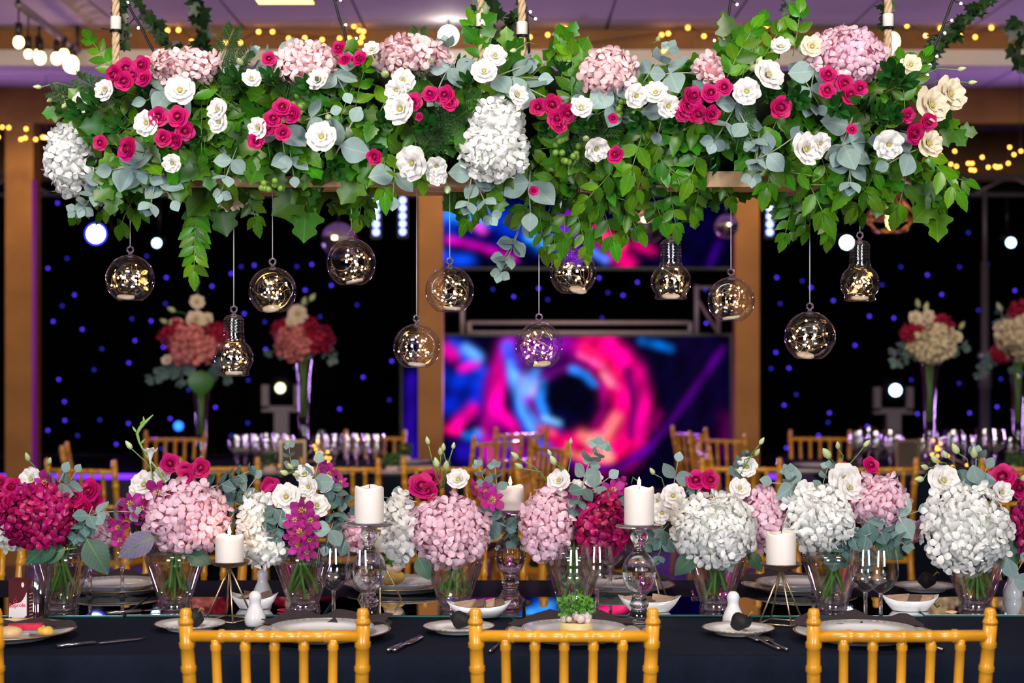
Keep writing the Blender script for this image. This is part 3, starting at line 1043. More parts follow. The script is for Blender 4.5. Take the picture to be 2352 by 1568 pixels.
for (xa, ya, xb, yb) in ((1600, 660, 1650, 660), (1604, 690, 1646, 760)):
    a, b_ = P(xa, ya, 12.17), P(xb, yb, 12.17)
    ob('brace', MB().tube([(a.x, 0, a.z), (b_.x, 0, b_.z)], 0.010, 6).mesh('frame_brace', fm), tf)

pp = P(2262, 784, 12.0)
po = thing('stage_pole', 'tall grey stage pole with a clamp beside the curtain', 'pole', tr(pp.x, 12.0, 0))
ob('lower_tube', MB().lathe([(0, 0), (0.15, 0), (0.15, 0.02), (0.036, 0.03), (0.036, 1.05), (0.045, 1.05), (0.045, 1.2), (0.026, 1.22), (0.026, 1.9), (0, 1.9)], 12).mesh('pole_tube', grey_metal), po)
ob('upper_tube', MB().lathe([(0, 1.9), (0.015, 1.9), (0.015, 2.38), (0, 2.38)], 10).mesh('pole_tip', grey_metal), po)
ob('clamp', MB().ball((-.03, -.03, 1.27), 0.028, 8, 6).ball((.035, -.03, 1.27), 0.028, 8, 6).mesh('pole_clamp', alu), po)


def par_lamp(px, py, d, rpx, lens, label, rim=None, hang=True):
    r = rpx * d / F
    p = P(px, py, d)
    rt = thing('stage_lamp', label, 'stage light', tr(p))
    ob('housing', MB().lathe([(0, .22), (r * .8, .22), (r * 1.06, .1), (r * 1.06, 0.0), (r * 1.02, -0.005), (r * 1.02, 0.006), (0, 0.006)], 18).xf(rx(-PI / 2)).mesh('lamp_housing', black), rt)
    if rim:
        ob('lens_halo', MB().lathe([(r * .8, 0), (r, 0), (r, .004), (r * .8, .004)], 24, closed=True).xf(rx(-PI / 2)).mesh('lens_halo', rim), rt)  # halo around the lens, put in as a glowing ring
    ob('lens', MB().ball((0, 0, 0), r * (0.8 if rim else 0.95), 18, 8, 1, 0.25, 1).mesh('lamp_lens', lens), rt)
    if not hang:
        ob('stand', MB().lathe([(0, .45 - p.z), (.08, .45 - p.z), (.08, .47 - p.z), (.012, .48 - p.z), (.012, -r * .9), (0, -r * .9)], 10).xf(tr(0, .1, 0)).mesh('lamp_stand', black), rt)
    if hang:
        top = 2.39 - p.z
        ob('yoke', MB().tube([(-r * 1.2, 0.1, 0), (-r * 1.2, 0.1, r * 1.3), (r * 1.2, 0.1, r * 1.3), (r * 1.2, 0.1, 0)], 0.01, 5).tube([(0, .1, r * 1.3), (0, .1, max(top, r * 1.5))], 0.012, 6).mesh('lamp_yoke', black), rt)
    return rt


par_lamp(220, 537, 12.5, 24, lamp_blue_white, 'large blue-white stage lamp blazing under the truss beside the post', lamp_blue_halo)
par_lamp(360, 558, 12.5, 10, lamp_cyan, 'small pale cyan stage lamp hanging beside the large blazing one')
par_lamp(1945, 557, 12.5, 15, lamp_blue_white, 'white stage lamp hanging behind the copper wire pendant')
par_lamp(2322, 557, 12.5, 11, lamp_cyan, 'small cyan stage lamp hanging beyond the tall stage pole')
par_lamp(410, 978, 13.2, 11, lamp_bluespot, 'dim blue stage lamp standing low at the curtain', None, False)


def moving_head(px, py, d, rpx, lens, label):
    r = rpx * d / F
    p = P(px, py, d)
    rt = thing('moving_head_lamp', label, 'stage light', tr(p.x, d, 0.45))
    h = p.z - 0.45
    ob('base', MB().box(-.15, .15, -.12, .12, 0, .12).mesh('head_base', dark_metal, False), rt)
    ob('pedestal', MB().box(-.05, .05, -.05, .05, .12, h - .15).mesh('head_pedestal', grey_metal, False), rt)
    for s in (-1, 1):
        ob('yoke_arm', MB().box(s * .115 - .025, s * .115 + .025, -.04, .04, h - .15, h + .02).mesh('yoke_arm', grey_metal, False), rt)
    ob('yoke_bar', MB().box(-.14, .14, -.04, .04, h - .17, h - .13).mesh('yoke_bar', grey_metal, False), rt)
    ob('head', MB().lathe([(0, -.1), (.075, -.1), (.085, -.02), (.085, .1), (.06, .16), (0, .16)], 14).xf(tr(0, 0, h) @ rx(-PI / 2)).mesh('lamp_head', black), rt)
    ob('lens', MB().ball((0, -.1, h), r, 14, 8, 1, .3, 1).mesh('head_lens', lens), rt)


moving_head(2050, 895, 12.7, 13, lamp_cyan, 'moving head stage light with pale blue lens on a grey yoke')
moving_head(648, 890, 12.7, 11, lamp_green, 'moving head stage light with yellow-green lens beside the tall vase')


def led_bar_thing(px, ys, d, label):
    p = P(px, ys[0], d)
    rt = thing('led_bar', label, 'stage light', tr(p.x, d, 0))
    z0, z1 = P(px, ys[-1] + 14, d).z, P(px, ys[0] - 14, d).z
    ob('housing', MB().box(-.035, .035, 0, .06, z0, 2.405).mesh('bar_housing', black, False), rt)
    for y in ys:
        ob('lens', MB().ball((0, -.004, P(px, y, d).z), 0.021, 10, 6, 1, .4, 1).mesh('bar_lens', led_bar), rt)


led_bar_thing(864, (461, 479, 497, 515, 533), 12.55, 'upright bar of blue-white lamps with the shorter row under the truss')
led_bar_thing(925, (460, 478, 496, 514, 532), 12.55, 'upright bar of blue-white lamps next to the middle post')
led_bar_thing(1768, (479, 497, 515, 533), 12.55, 'upright bar of blue-white lamps beyond the post by the screen')

# mirror balls
ball_mat = M('mirror_ball', (0.75, 0.72, 0.80), 0.12, 1.0, noise=0.0)
for px, py, rp, d, lab in ((778, 552, 42, 9.3, 'mirror ball hanging beside the upright lamp bars'), (1485, 512, 48, 9.2, 'large mirror ball hanging in front of the upper screen'),
                           (1668, 520, 28, 9.6, 'small mirror ball hanging close to the post by the screen')):
    p = P(px, py, d)
    r = rp * d / F
    rt = thing('mirror_ball', lab, 'mirror ball', tr(p))
    ob('ball', MB().ball((0, 0, 0), r, 24, 16).mesh('mirror_ball', ball_mat, False), rt)
    ob('cord', MB().tube([(0, 0, r), (0, 0, CEIL - p.z)], 0.004, 5).mesh('ball_cord', black), rt)

# geometric copper pendant with a filament bulb
p = P(2045, 505, 8.0)
pd = thing('wire_pendant', 'copper wire cage pendant with glowing filament bulb', 'pendant lamp', tr(p))
k = 8.0 / F
top_r, mid_r, bot_r = 22 * k, 62 * k, 38 * k
lv = [(60 * k, top_r, 0), (2 * k, mid_r, .5), (-26 * k, bot_r, 0)]
ringsP = [[Vector((r * math.cos(2 * PI * (i + o) / 6), r * math.sin(2 * PI * (i + o) / 6), z)) for i in range(6)] for z, r, o in lv]
for q in range(3):
    for i in range(6):
        ob('wire', MB().tube([ringsP[q][i], ringsP[q][(i + 1) % 6]], 0.0045, 5).mesh('cage_wire', copper), pd)
        if q < 2:
            ob('wire', MB().tube([ringsP[q][i], ringsP[q + 1][i]], 0.0042, 5).mesh('cage_wire', copper), pd)
            if q == 0:
                ob('wire', MB().tube([ringsP[q][(i + 1) % 6], ringsP[q + 1][i]], 0.0042, 5).mesh('cage_wire', copper), pd)
ob('socket', MB().lathe([(0, .14), (.02, .14), (.02, .06), (0, .06)], 10).mesh('pendant_socket', brass), pd)
ob('bulb', MB().lathe([(0, .06), (.014, .06), (.02, .0), (.016, -.03), (0, -.045)], 12).mesh('pendant_bulb', EM('filament_glow', (1.0, 0.62, 0.16), 8)), pd)
ob('cord', MB().tube([(0, 0, .14), (0, 0, CEIL - p.z)], 0.004, 5).mesh('pendant_cord', black), pd)

# round work lamp near the beam, lamp with lit underside at the top of the view
p = P(1030, 82, 8.6)
rt = thing('round_ceiling_lamp', 'glaring round white lamp fixed below the ceiling beam', 'lamp', tr(p))
ob('globe', MB().ball((0, 0, 0), 22 * 8.6 / F, 18, 12).mesh('lamp_globe', lamp_white), rt)
ob('stem', MB().tube([(0, 0, .04), (0, 0, CEIL - p.z)], 0.008, 6).mesh('lamp_stem', dark_metal), rt)
p = P(650, -6, 5.6)
rt = thing('box_pendant', 'square pendant lamp with a warm lit underside', 'pendant lamp', tr(p))
hw = 68 * 5.6 / F
ob('shade', MB().box(-hw, hw, -hw * .1, hw, 0.0, .16).mesh('box_shade', M('lamp_shade', (0.5, 0.33, 0.15), 0.7), False), rt)
ob('diffuser', MB().box(-hw * .95, hw * .95, -hw * .05, hw * .95, -.006, -.002).mesh('box_diffuser', EM('shade_glow', (1.0, 0.60, 0.22), 2.5), False), rt)
ob('cord', MB().tube([(0, 0, .16), (0, 0, CEIL - p.z)], 0.004, 5).mesh('box_cord', black), rt)

# track of bare bulbs under the ceiling
a, b_ = P(42, 8, 7.6), P(178, 92, 8.8)
a = Vector((a.x, a.y, CEIL - .12)); b_ = Vector((b_.x, b_.y, CEIL - .12))
rt = thing('bulb_track', 'ceiling track hung with a row of glowing glass bulbs', 'track light', tr(a))
ob('rail', MB().tube([Vector(), b_ - a], 0.018, 8).mesh('track_rail', grey_metal), rt)
for q in (0, 1):
    v = (b_ - a) * q
    ob('bracket', MB().tube([v, v + Vector((0, 0, .12))], 0.01, 6).mesh('track_bracket', dark_metal), rt)
for px, py, t, rr in ((43, 97, .02, 12), (65, 124, .2, 9), (92, 133, .35, 13), (88, 122, .45, 8), (130, 134, .6, 12), (147, 125, .7, 11), (163, 147, .85, 17), (170, 158, .95, 9)):
    q = (b_ - a) * t
    d = a.y + q.y
    w_ = P(px, py, d) - a
    c = ob('bulb', MB().ball(w_, rr * d / F, 12, 8, 1, 1, 1.15).mesh('track_bulb', bulb_glow), rt)
    ob('socket', MB().tube([w_ + Vector((0, 0, rr * d / F)), w_ + Vector((0, 0, rr * d / F + .06))], 0.016, 6).mesh('bulb_socket', black), c)
    ob('cord', MB().tube([w_ + Vector((0, 0, rr * d / F + .06)), Vector((w_.x, q.y, q.z))], 0.004, 5).mesh('bulb_cord', black), c)
p = P(2050, 95, 7.4)
rt = thing('bulb_cluster', 'pair of glowing glass bulbs hanging behind the rope', 'pendant lamp', tr(p))
for dx, dy, r in ((0, 0, 17), (-10, 22, 11)):
    kx = 7.4 / F
    c = ob('bulb', MB().ball((dx * kx, 0, -dy * kx), r * kx, 12, 8, 1, 1, 1.2).mesh('cluster_bulb', bulb_glow), rt)
    ob('cord', MB().tube([(dx * kx, 0, -dy * kx + r * kx), (dx * kx * 2 - .02, 0.0, CEIL - p.z)], 0.006, 5).mesh('cluster_cord', black), c)


# ---- fairy-light strings along the beams
def light_string(name, pts, d, label, mat, r=0.009, sag=0.03, wire=True):
    pts = sorted(pts)
    rt = thing(name, label, 'string lights', tr(P(pts[0][0], pts[0][1], d)))
    o = P(pts[0][0], pts[0][1], d)
    if wire:
        path = []
        for (x, y) in pts:
            path.append(P(x, y, d) - o + Vector((0, .012, .012)))
        ob('cord', MB().tube(path, 0.0025, 4).mesh('light_cord', black_wire), rt)
        if pts[0][1] > 200:
            for e in (path[0], path[-1]):
                ob('hanger', MB().tube([e, Vector((e.x, e.y, CEIL - o.z))], 0.002, 4).mesh('string_hanger', black_wire), rt)
    me = MB().ball((0, 0, 0), r, 8, 6).mesh('light_bulb', mat)
    for (x, y) in pts:
        ob('bulb', me, rt, tr(P(x, y, d) - o))


light_string('fairy_light_string', [(385,70),(410,69),(440,95),(376,115),(351,135),(518,97),(552,98),(594,73),(626,73),(663,88),(700,87),(740,91),(780,88),(802,88),(813,60),(825,70),(835,72),(832,85),(828,97)], 8.78, 'warm string lights along the beam behind the rose cluster rope', led_string)
light_string('fairy_light_string', [(1217,85),(1258,80),(1287,65),(1297,55),(1299,66),(1283,95),(1281,102),(1300,110),(1520,80),(1535,77),(1580,64),(1617,83),(1656,84),(1695,82),(1734,75),(1761,59),(1525,117),(1532,111)], 8.78, 'warm string lights along the beam above the blush hydrangea', led_string)
light_string('fairy_light_string', [(2083,59),(2126,82),(2160,65),(2205,82),(2240,85),(2277,64)], 8.78, 'warm string lights along the beam beyond the tallest pink hydrangea', led_string)
light_string('fairy_light_string', [(-20,300),(5,292),(20,293),(60,296),(-4,315),(48,320),(58,317),(82,320),(98,315),(104,316)], 10.4, 'warm string lights crossing the top of the wooden post', led_string, 0.009)
light_string('fairy_light_string', [(2160,357),(2157,362),(2184,377),(2193,347),(2197,382),(2224,375),(2233,375),(2230,390),(2238,391),(2256,361),(2270,384),(2286,382),(2290,384),(2297,383),(2316,375),(2319,338),(2329,355),(2345,347)], 9.5, 'loop of warm string lights hanging beyond the cream lisianthus', led_string, 0.008)

# ---- black light cords and ivy above the flower boxes
def cord_thing(pts, d, bulbs, label):
    o = P(*pts[0], d)
    rt = thing('black_light_cord', label, 'light cord', tr(o))
    ob('cord', MB().tube([P(x, y, d) - o for x, y in pts], 0.0035, 5).mesh('black_cord', black_wire), rt)
    for (x, y) in bulbs:
        q = min((P(a, b, d) for a, b in pts), key=lambda v: (v - P(x, y, d)).length)
        c = ob('twig', MB().tube([P(x, y, d) - o, q - o], 0.002, 4).mesh('cord_twig', black_wire), rt)
        ob('bulb', MB().ball(P(x, y, d) - o, 0.0035, 6, 5).mesh('cord_bulb', led_white), c)


cord_thing([(250, -120), (290, 5), (310, 40), (325, 65), (340, 95), (358, 128), (365, 160)], 4.3, [(293, 6), (293, 60), (318, 64), (365, 116)], 'black light cord slanting down to the rose cluster beside the rope')
cord_thing([(755, -120), (768, 0), (780, 45), (790, 70), (798, 100), (808, 140)], 4.3, [(782, 0), (794, 57), (818, 88)], 'black light cord hanging beside the white rosebud')
cord_thing([(1195, -120), (1205, 10), (1209, 30), (1212, 70), (1214, 100), (1216, 130)], 4.22, [(1218, 27), (1230, 43)], 'black light cord twisted along the centre rope')
cord_thing([(1690, -120), (1678, 0), (1672, 50), (1667, 80), (1661, 110), (1657, 150)], 4.3, [(1693, 10), (1656, 68), (1641, 93), (1681, 94)], 'black light cord hanging beside the small blush hydrangea')
cord_thing([(2240, -120), (2188, 0), (2168, 55), (2158, 80), (2140, 120), (2122, 160), (2105, 200), (2095, 225)], 4.15, [(2207, 8), (2186, 47), (2170, 76), (2125, 82), (2152, 129), (2136, 149), (2130, 172), (2094, 215), (2102, 227)], 'black light cord slanting down to the cream lisianthus')


def ivy(pts, d, n, s, label, spread=18):
    o = P(*pts[0], d)
    rt = thing('ivy_vine', label, 'ivy', tr(o))
    path = [P(x, y, d) - o for x, y in pts]
    ob('stem', MB().tube(path, 0.003, 5).mesh('ivy_stem', M('ivy_stem', (0.05, 0.04, 0.02), 0.8)), rt)
    for i in range(n):
        t = (i + R.random()) / n * (len(path) - 1)
        k = min(int(t), len(path) - 2)
        q = path[k].lerp(path[k + 1], t - k)
        yd = Vector((R.uniform(-1, 1), R.uniform(-.5, .3), R.uniform(-1.2, .3)))
        ob('leaf', L_IVY, rt, frame(q + Vector((R.uniform(-1, 1) * spread * d / F * .4, R.uniform(-.02, .02), 0)), yd, Vector((R.uniform(-.6, .6), -1, R.uniform(-.3, .7))), s * R.uniform(.7, 1.25)))


ivy([(455, -90), (458, 0), (462, 60), (466, 112)], 5.4, 26, 0.042, 'dark ivy trailing from the ceiling near the track of bulbs')
ivy([(235, -60), (272, -5), (268, 20)], 4.4, 9, 0.035, 'ivy tuft at the top of the outer rope by the rose cluster')
ivy([(300, -40), (330, 20), (360, 55), (382, 90), (405, 120), (420, 115)], 5.0, 34, 0.036, 'ivy garland slanting beside the black cord and outer rope')
ivy([(270, 20), (284, 50), (290, 80), (288, 105)], 4.1, 12, 0.026, 'small ivy strand twined on the rope with white tape by the roses')
ivy([(1120, -80), (1128, 0), (1130, 50), (1122, 110)], 5.0, 22, 0.040, 'dark ivy trailing behind the pair of centre ropes')
ivy([(1092, -40), (1100, 5), (1098, 30), (1092, 55)], 4.15, 10, 0.032, 'ivy strand twined round the centre rope above the leafy tip')
ivy([(1190, -40), (1195, 15), (1180, 50), (1172, 85)], 4.15, 15, 0.030, 'ivy strand twined round the centre rope with the black cord')
ivy([(1290, 66), (1300, 100), (1325, 135)], 8.84, 10, 0.065, 'blurred ivy scrap hanging under the ceiling beam')
ivy([(1822, -80), (1818, 0), (1816, 50), (1814, 100)], 5.4, 24, 0.040, 'dark ivy trailing from the ceiling above the pale rosebud')
ivy([(2290, -60), (2258, 0), (2225, 35), (2195, 65), (2165, 90), (2140, 115), (2130, 150)], 4.7, 52, 0.036, 'thick ivy garland slanting towards the cream lisianthus')
ivy([(2050, -40), (2050, 5), (2028, 30), (2025, 60)], 4.1, 10, 0.026, 'small ivy strand twined on the rope with white tape by the pink hydrangea')
ivy([(2335, 40), (2340, 80), (2336, 120), (2348, 150)], 5.6, 14, 0.05, 'dark ivy bunch hanging from the ceiling beyond the string lights')

# ==================================================================== HANGING FLOWER BOXES
D0 = 4.05


def surf(px, py):
    """Depth of the flower surface at a photo position: the bulging front of the boxes."""
    z = CZ - (py - 784) * 3.9 / F
    t = max(-1.0, min(1.0, (z - 1.86) / 0.24))
    e = 1.0
    if px < 240:
        e = max(0.1, (px - 60) / 180)
    if px > 2080:
        e = max(0.1, (2260 - px) / 180)
    return D0 - 0.05 - 0.19 * math.sqrt(1 - t * t) * e, t


def rope_mesh(h, r=0.0085, taper=0):
    mb = MB()
    n = int(h / 0.006)
    for s in range(3):
        pts = []
        for i in range(n + 1):
            z = h * i / n
            a = z / 0.045 * 2 * PI / 1.6 + s * 2 * PI / 3
            pts.append((r * .55 * math.cos(a), r * .55 * math.sin(a), z))
        mb.tube(pts, r * .62, 5)
    return mb.mesh('twisted_rope', rope_mat)


TB = 1.706   # underside of the trays
def planter(x0, x1, ropes, label):
    a, b = P(x0, 420, 3.95).x, P(x1, 420, 3.95).x
    rt = thing('hanging_flower_box', label, 'hanging planter', tr((a + b) / 2, 4.06, TB))
    hl, hd = (b - a) / 2, 0.125
    ob('rail', MB().box(-hl, hl, -hd, -hd + .02, 0, .034).mesh('tray_rail', pine, False), rt)
    ob('rail', MB().box(-hl, hl, hd - .02, hd, 0, .034).mesh('tray_rail', pine, False), rt)
    for s in (-1, 1):
        ob('end_rail', MB().box(s * (hl - .01) - .01, s * (hl - .01) + .01, -hd + .02, hd - .02, 0, .034).mesh('tray_end', pine, False), rt)
    for i in range(5):
        yy = -hd + .02 + (2 * hd - .04) * (i + .5) / 5
        ob('slat', MB().box(-hl + .02, hl - .02, yy - .018, yy + .018, .004, .014).mesh('tray_slat', pine, False), rt)
    ob('foam_block', MB().box(-hl + .03, hl - .03, -.09, .09, .014, .26).mesh('foam_block', foam_mat, False), rt)
    for px, tape_y, lab in ropes:
        wx = P(px, 100, 4.06).x - (a + b) / 2
        c = ob('rope', rope_mesh(CEIL - TB - .014), rt, tr(wx, 0, .014), label='twisted natural fibre rope')
        tz = CZ - (tape_y - 784) * 4.06 / F - TB - .014
        ob('tape', MB().lathe([(0.011, tz), (0.0125, tz + .002), (0.0125, tz + .028), (0.011, tz + .03)], 10).mesh('rope_tape', tape_mat), c)
        ob('cable_tie', MB().lathe([(0.0128, tz - .006), (0.0138, tz - .006), (0.0138, tz), (0.0128, tz)], 10, closed=True).tube([(0, -.013, tz - .003), (-.028, -.02, tz - .001)], .0015, 4).mesh('rope_tie', black), c)


planter(222, 1130, [(266, 68, ''), (1105, 62, '')], 'wooden tray of flowers hung on ropes, ending at the white hydrangea pair')
planter(1172, 2090, [(1199, 80, ''), (2040, 62, '')], 'wooden tray of flowers hung on ropes, holding the tallest pink hydrangea')

HG = 'foliage sprigs in the hanging flower boxes'
CAMV = Vector((0, -1, 0))


ANCH = [(160, 365, 'the white end hydrangea'), (290, 165, 'the roses at the outer rope'), (395, 295, 'the tight ring of roses'), (410, 190, 'the round white lisianthus'), (640, 300, 'the butterfly eucalyptus pair'), (720, 160, 'the pale pink hydrangea by the rosebuds'),
        (915, 220, 'the three stacked white lisianthus'), (960, 380, 'the widest low lisianthus'), (960, 130, 'the wide low pink hydrangea'), (1120, 150, 'the pair of centre ropes'), (1140, 340, 'the white hydrangea pair at the join'), (1280, 265, 'the rose cluster between white blooms'),
        (1370, 345, 'the lone low rose'), (1395, 170, 'the pale pink hydrangea of the second box'), (1500, 215, 'the lisianthus trio'), (1605, 240, 'the rose cluster by the trio'), (1765, 170, 'the fluffy large lisianthus'), (1793, 250, 'the lone rose over the glossy whorl'), (1850, 342, 'the yellow-hearted lisianthus'),
        (1945, 130, 'the tallest pink hydrangea'), (1945, 205, 'the roses under the tallest hydrangea'), (1945, 360, 'the low eucalyptus spray'), (2140, 240, 'the large cream lisianthus'), (2110, 300, 'the roses at the far end'), (2060, 335, 'the nodding lisianthus'),
        (450, 470, 'the tray underside before the coral bouquet'), (690, 450, 'the tray underside above the smaller coral bouquet'), (840, 470, 'the globe by the mirror ball'), (1100, 470, 'the globe by the middle post'), (1200, 540, 'the globe before the tunnel screen'), (1330, 500, 'the globe below the upper screen'),
        (1450, 450, 'the tray over the upper screen'), (1560, 480, 'the blue-lit bulb glass'), (1680, 450, 'the post by the screen'), (1840, 500, 'the largest low globe'), (1930, 480, 'the bulb glass by the white lamp'), (2050, 450, 'the copper wire pendant'), (2160, 440, 'the far tray end'), (280, 460, 'the globe by the blazing lamp')]


def near(px, py):
    return min(ANCH, key=lambda a: (a[0] - px) ** 2 + 1.6 * (a[1] - py) ** 2)[2]


def clear(px, py, m=0.85):
    return all(((px - a) / (c * m)) ** 2 + ((py - b) / (d * m)) ** 2 > 1 for a, b, c, d in FLW)


def put_sprig(proto, name, label, cat, px, py, ang=None, s=1.0, d=None, group=HG, tilt=0.25, push=0.0, t0=None):
    """A sprig whose middle sits at a photo position; ang: growth direction in the picture plane, degrees from +x anticlockwise."""
    dd, t = surf(px, py)
    if d is not None:
        dd, t = d, (0 if t0 is None else t0)
    c = P(px, py, dd - push)
    a = math.radians(R.uniform(0, 360) if ang is None else ang)
    yd = Vector((math.cos(a), -tilt, math.sin(a)))
    zd = Vector((R.uniform(-.3, .3), -1.0, 0.55 * t + 0.25 + R.uniform(-.2, .25)))
    m = frame(c - yd.normalized() * 0.055 * s, yd, zd, s)
    return inst(proto, name, label, cat, m, group)


FLW = []   # photo positions of the box flowers, kept clear of the filling leaves
# flowers of the boxes
kk = 3.95 / F
for px, py, a, b, kind, lab in [
    (425, 152, 82, 42, 'blush', 'pale pink hydrangea half hidden by eucalyptus beside the outer rose cluster'),
    (700, 148, 72, 52, 'blush', 'pale pink hydrangea above the white lisianthus between rosebuds'),
    (950, 128, 82, 44, 'blush', 'wide low pale pink hydrangea below the glaring round lamp'),
    (1398, 168, 64, 56, 'blush', 'pale pink hydrangea above the dark eucalyptus fan in the second box'),
    (1630, 158, 32, 34, 'blush', 'smallest pale pink hydrangea beside the hanging black light cord'),
    (1942, 132, 88, 66, 'pink', 'tallest rose-pink hydrangea beside the rope at the box end'),
    (160, 368, 60, 80, 'white', 'white hydrangea at the outer end of the hanging flower box'),
    (1142, 280, 60, 50, 'white', 'smaller upper white hydrangea of the pair at the box join'),
    (1136, 348, 76, 66, 'white', 'larger lower white hydrangea of the pair at the box join')]:
    dd, t = surf(px, py)
    FLW.append((px, py, a, b))
    hydrangea(P(px, py, dd + (.0 if py < 200 else .01)), a * kk, b * kk, kind, lab, None, 0.0178)


def flower(proto, name, label, cat, px, py, rpx, group, d=None, push=0.050, face=None, depth=0.35):
    dd, t = surf(px, py)
    if d is not None:
        dd, t = d, 0.1
    FLW.append((px, py, rpx, rpx))
    n = face or Vector((R.uniform(-.45, .45) + (px - 1176) / 4000, -1, .45 * t + R.uniform(-.25, .35)))
    s = rpx * dd / F
    n = Vector(n).normalized()
    return inst(proto, name, label, cat, zframe(P(px, py, dd - push) - n * s * depth, n, R.uniform(0, 6.3), s), group)


CL = [
    ('in the cluster at the foot of the outer rope', [(262, 172, 22), (290, 158, 24), (285, 186, 22), (325, 150, 22), (330, 180, 20), (305, 172, 18)]),
    ('in the tight ring of roses below the round white lisianthus', [(364, 268, 22), (408, 268, 25), (375, 317, 20), (403, 322, 20), (425, 300, 22)]),
    ('alone beside the white end hydrangea', [(230, 328, 17)]),
    ('lying on large eucalyptus leaves near the box end', [(293, 342, 26)]),
    ('in the cluster above the butterfly-shaped eucalyptus pair', [(648, 246, 21), (672, 262, 22), (628, 272, 21), (616, 292, 20), (650, 305, 18), (588, 323, 19)]),
    ('among the rosebuds beside the hanging black cord', [(778, 110, 17), (825, 134, 18), (792, 136, 16), (618, 135, 16)]),
    ('alone low over the tray edge', [(860, 360, 18)]),
    ('in the group beside three stacked white lisianthus', [(988, 216, 19), (1022, 218, 22), (1034, 236, 19), (948, 234, 22), (962, 268, 10)]),
    ('in the cluster between the two centre white blooms', [(1236, 246, 20), (1268, 240, 23), (1280, 272, 23), (1303, 260, 22), (1284, 288, 18)]),
    ('alone under the middle of the second box', [(1408, 272, 12), (1413, 355, 20)]),
    ('as a small bud hanging by the long eucalyptus', [(1226, 438, 11)]),
    ('in the cluster beside the leaning white lisianthus trio', [(1592, 222, 24), (1583, 245, 24), (1602, 262, 22), (1632, 214, 22), (1663, 200, 19), (1635, 262, 20), (1568, 262, 18)]),
    ('alone above the glossy whorl of leaves', [(1793, 247, 25)]),
    ('in the cluster under the tallest pink hydrangea', [(1902, 172, 20), (1940, 192, 21), (1900, 208, 19), (1953, 218, 24), (1975, 203, 18)]),
    ('in the group at the far box end below cream lisianthus', [(2085, 265, 17), (2132, 280, 20), (2100, 307, 24)]),
    ('as a half-open bud above the low eucalyptus spray', [(1957, 297, 13)])]
for where, lst in CL:
    for px, py, r in lst:
        flower(R.choice(ROSE_P), 'spray_rose', 'magenta spray rose ' + where, 'rose', px, py, r * 1.05, ('magenta roses ' + where) if len(lst) > 1 else None)

LL = [
    ('round white lisianthus above the ring of roses', [(413, 206, 30)]), ('white lisianthus hanging on the pale pink hydrangea by the rosebuds', [(730, 183, 25)]),
    ('white lisianthus behind fern at the outer box end', [(240, 207, 24), (190, 236, 24)]), ('white lisianthus half hidden beside the ring of roses', [(335, 283, 25)]),
    ('white lisianthus tucked in leaves between the two rose clusters', [(497, 250, 22), (500, 280, 22), (395, 375, 22)]), ('white lisianthus touching the rose cluster over butterfly eucalyptus', [(590, 294, 22), (738, 313, 30)]),
    ('white lisianthus facing away under the fern tips', [(578, 180, 22)]), ('white rosebud-like lisianthus standing by the black cord', [(853, 112, 19)]),
    ('white lisianthus in the stack of three by the roses', [(910, 208, 27), (927, 184, 24), (918, 250, 36)]), ('white lisianthus low above the tray edge, widest of the box', [(945, 375, 34)]),
    ('white lisianthus beside the widest low one', [(1003, 382, 24), (1003, 402, 24)]), ('white lisianthus among eucalyptus at the foot of the centre ropes', [(1112, 162, 26), (1138, 127, 23)]),
    ('white lisianthus with a brown heart under the centre ropes', [(1190, 218, 24)]), ('white lisianthus beside the centre rose cluster', [(1335, 246, 26)]), ('white lisianthus next to a lone rose in the second box', [(1370, 342, 29)]),
    ('white lisianthus in the trio leaning on the rose cluster', [(1462, 220, 24), (1506, 212, 27), (1536, 244, 27)]), ('white lisianthus below the fluffy large one', [(1715, 210, 27)]), ('fluffy large white lisianthus near the pale bud', [(1768, 170, 33)]),
    ('pale lisianthus standing tall at the ivy', [(1793, 105, 23)]), ('white lisianthus with yellow heart over the trailing leaves', [(1852, 342, 38)]), ('white lisianthus petals behind the yellow-hearted bloom', [(1885, 330, 22)]),
    ('white lisianthus nodding above the eucalyptus leaf', [(2042, 332, 29)])]
for lab, lst in LL:
    for px, py, r in lst:
        flower(R.choice(LIS_P), 'lisianthus', lab, 'lisianthus', px, py, r * 1.08, ('group: ' + lab) if len(lst) > 1 else None)
for lab, px, py, r in [('cream lisianthus beside the tallest pink hydrangea', 1866, 106, 26), ('cream lisianthus above the ivy garland', 2093, 148, 24), ('large cream lisianthus at the far box end', 2142, 240, 42),
                       ('open cream lisianthus pointing away at the far box end', 2185, 215, 40), ('cream ruffled lisianthus below the roses at the box end', 2136, 328, 34)]:
    flower(LISC_P[0], 'lisianthus', lab, 'lisianthus', px, py, r, None, face=Vector((.5 if px > 2100 else 0, -1, .2)))
flower(LISC_P[0], 'lisianthus', 'faded beige lisianthus hanging head down under the tray', 'lisianthus', 530, 470, 28, None, d=4.0, face=Vector((.1, -.35, -1)))


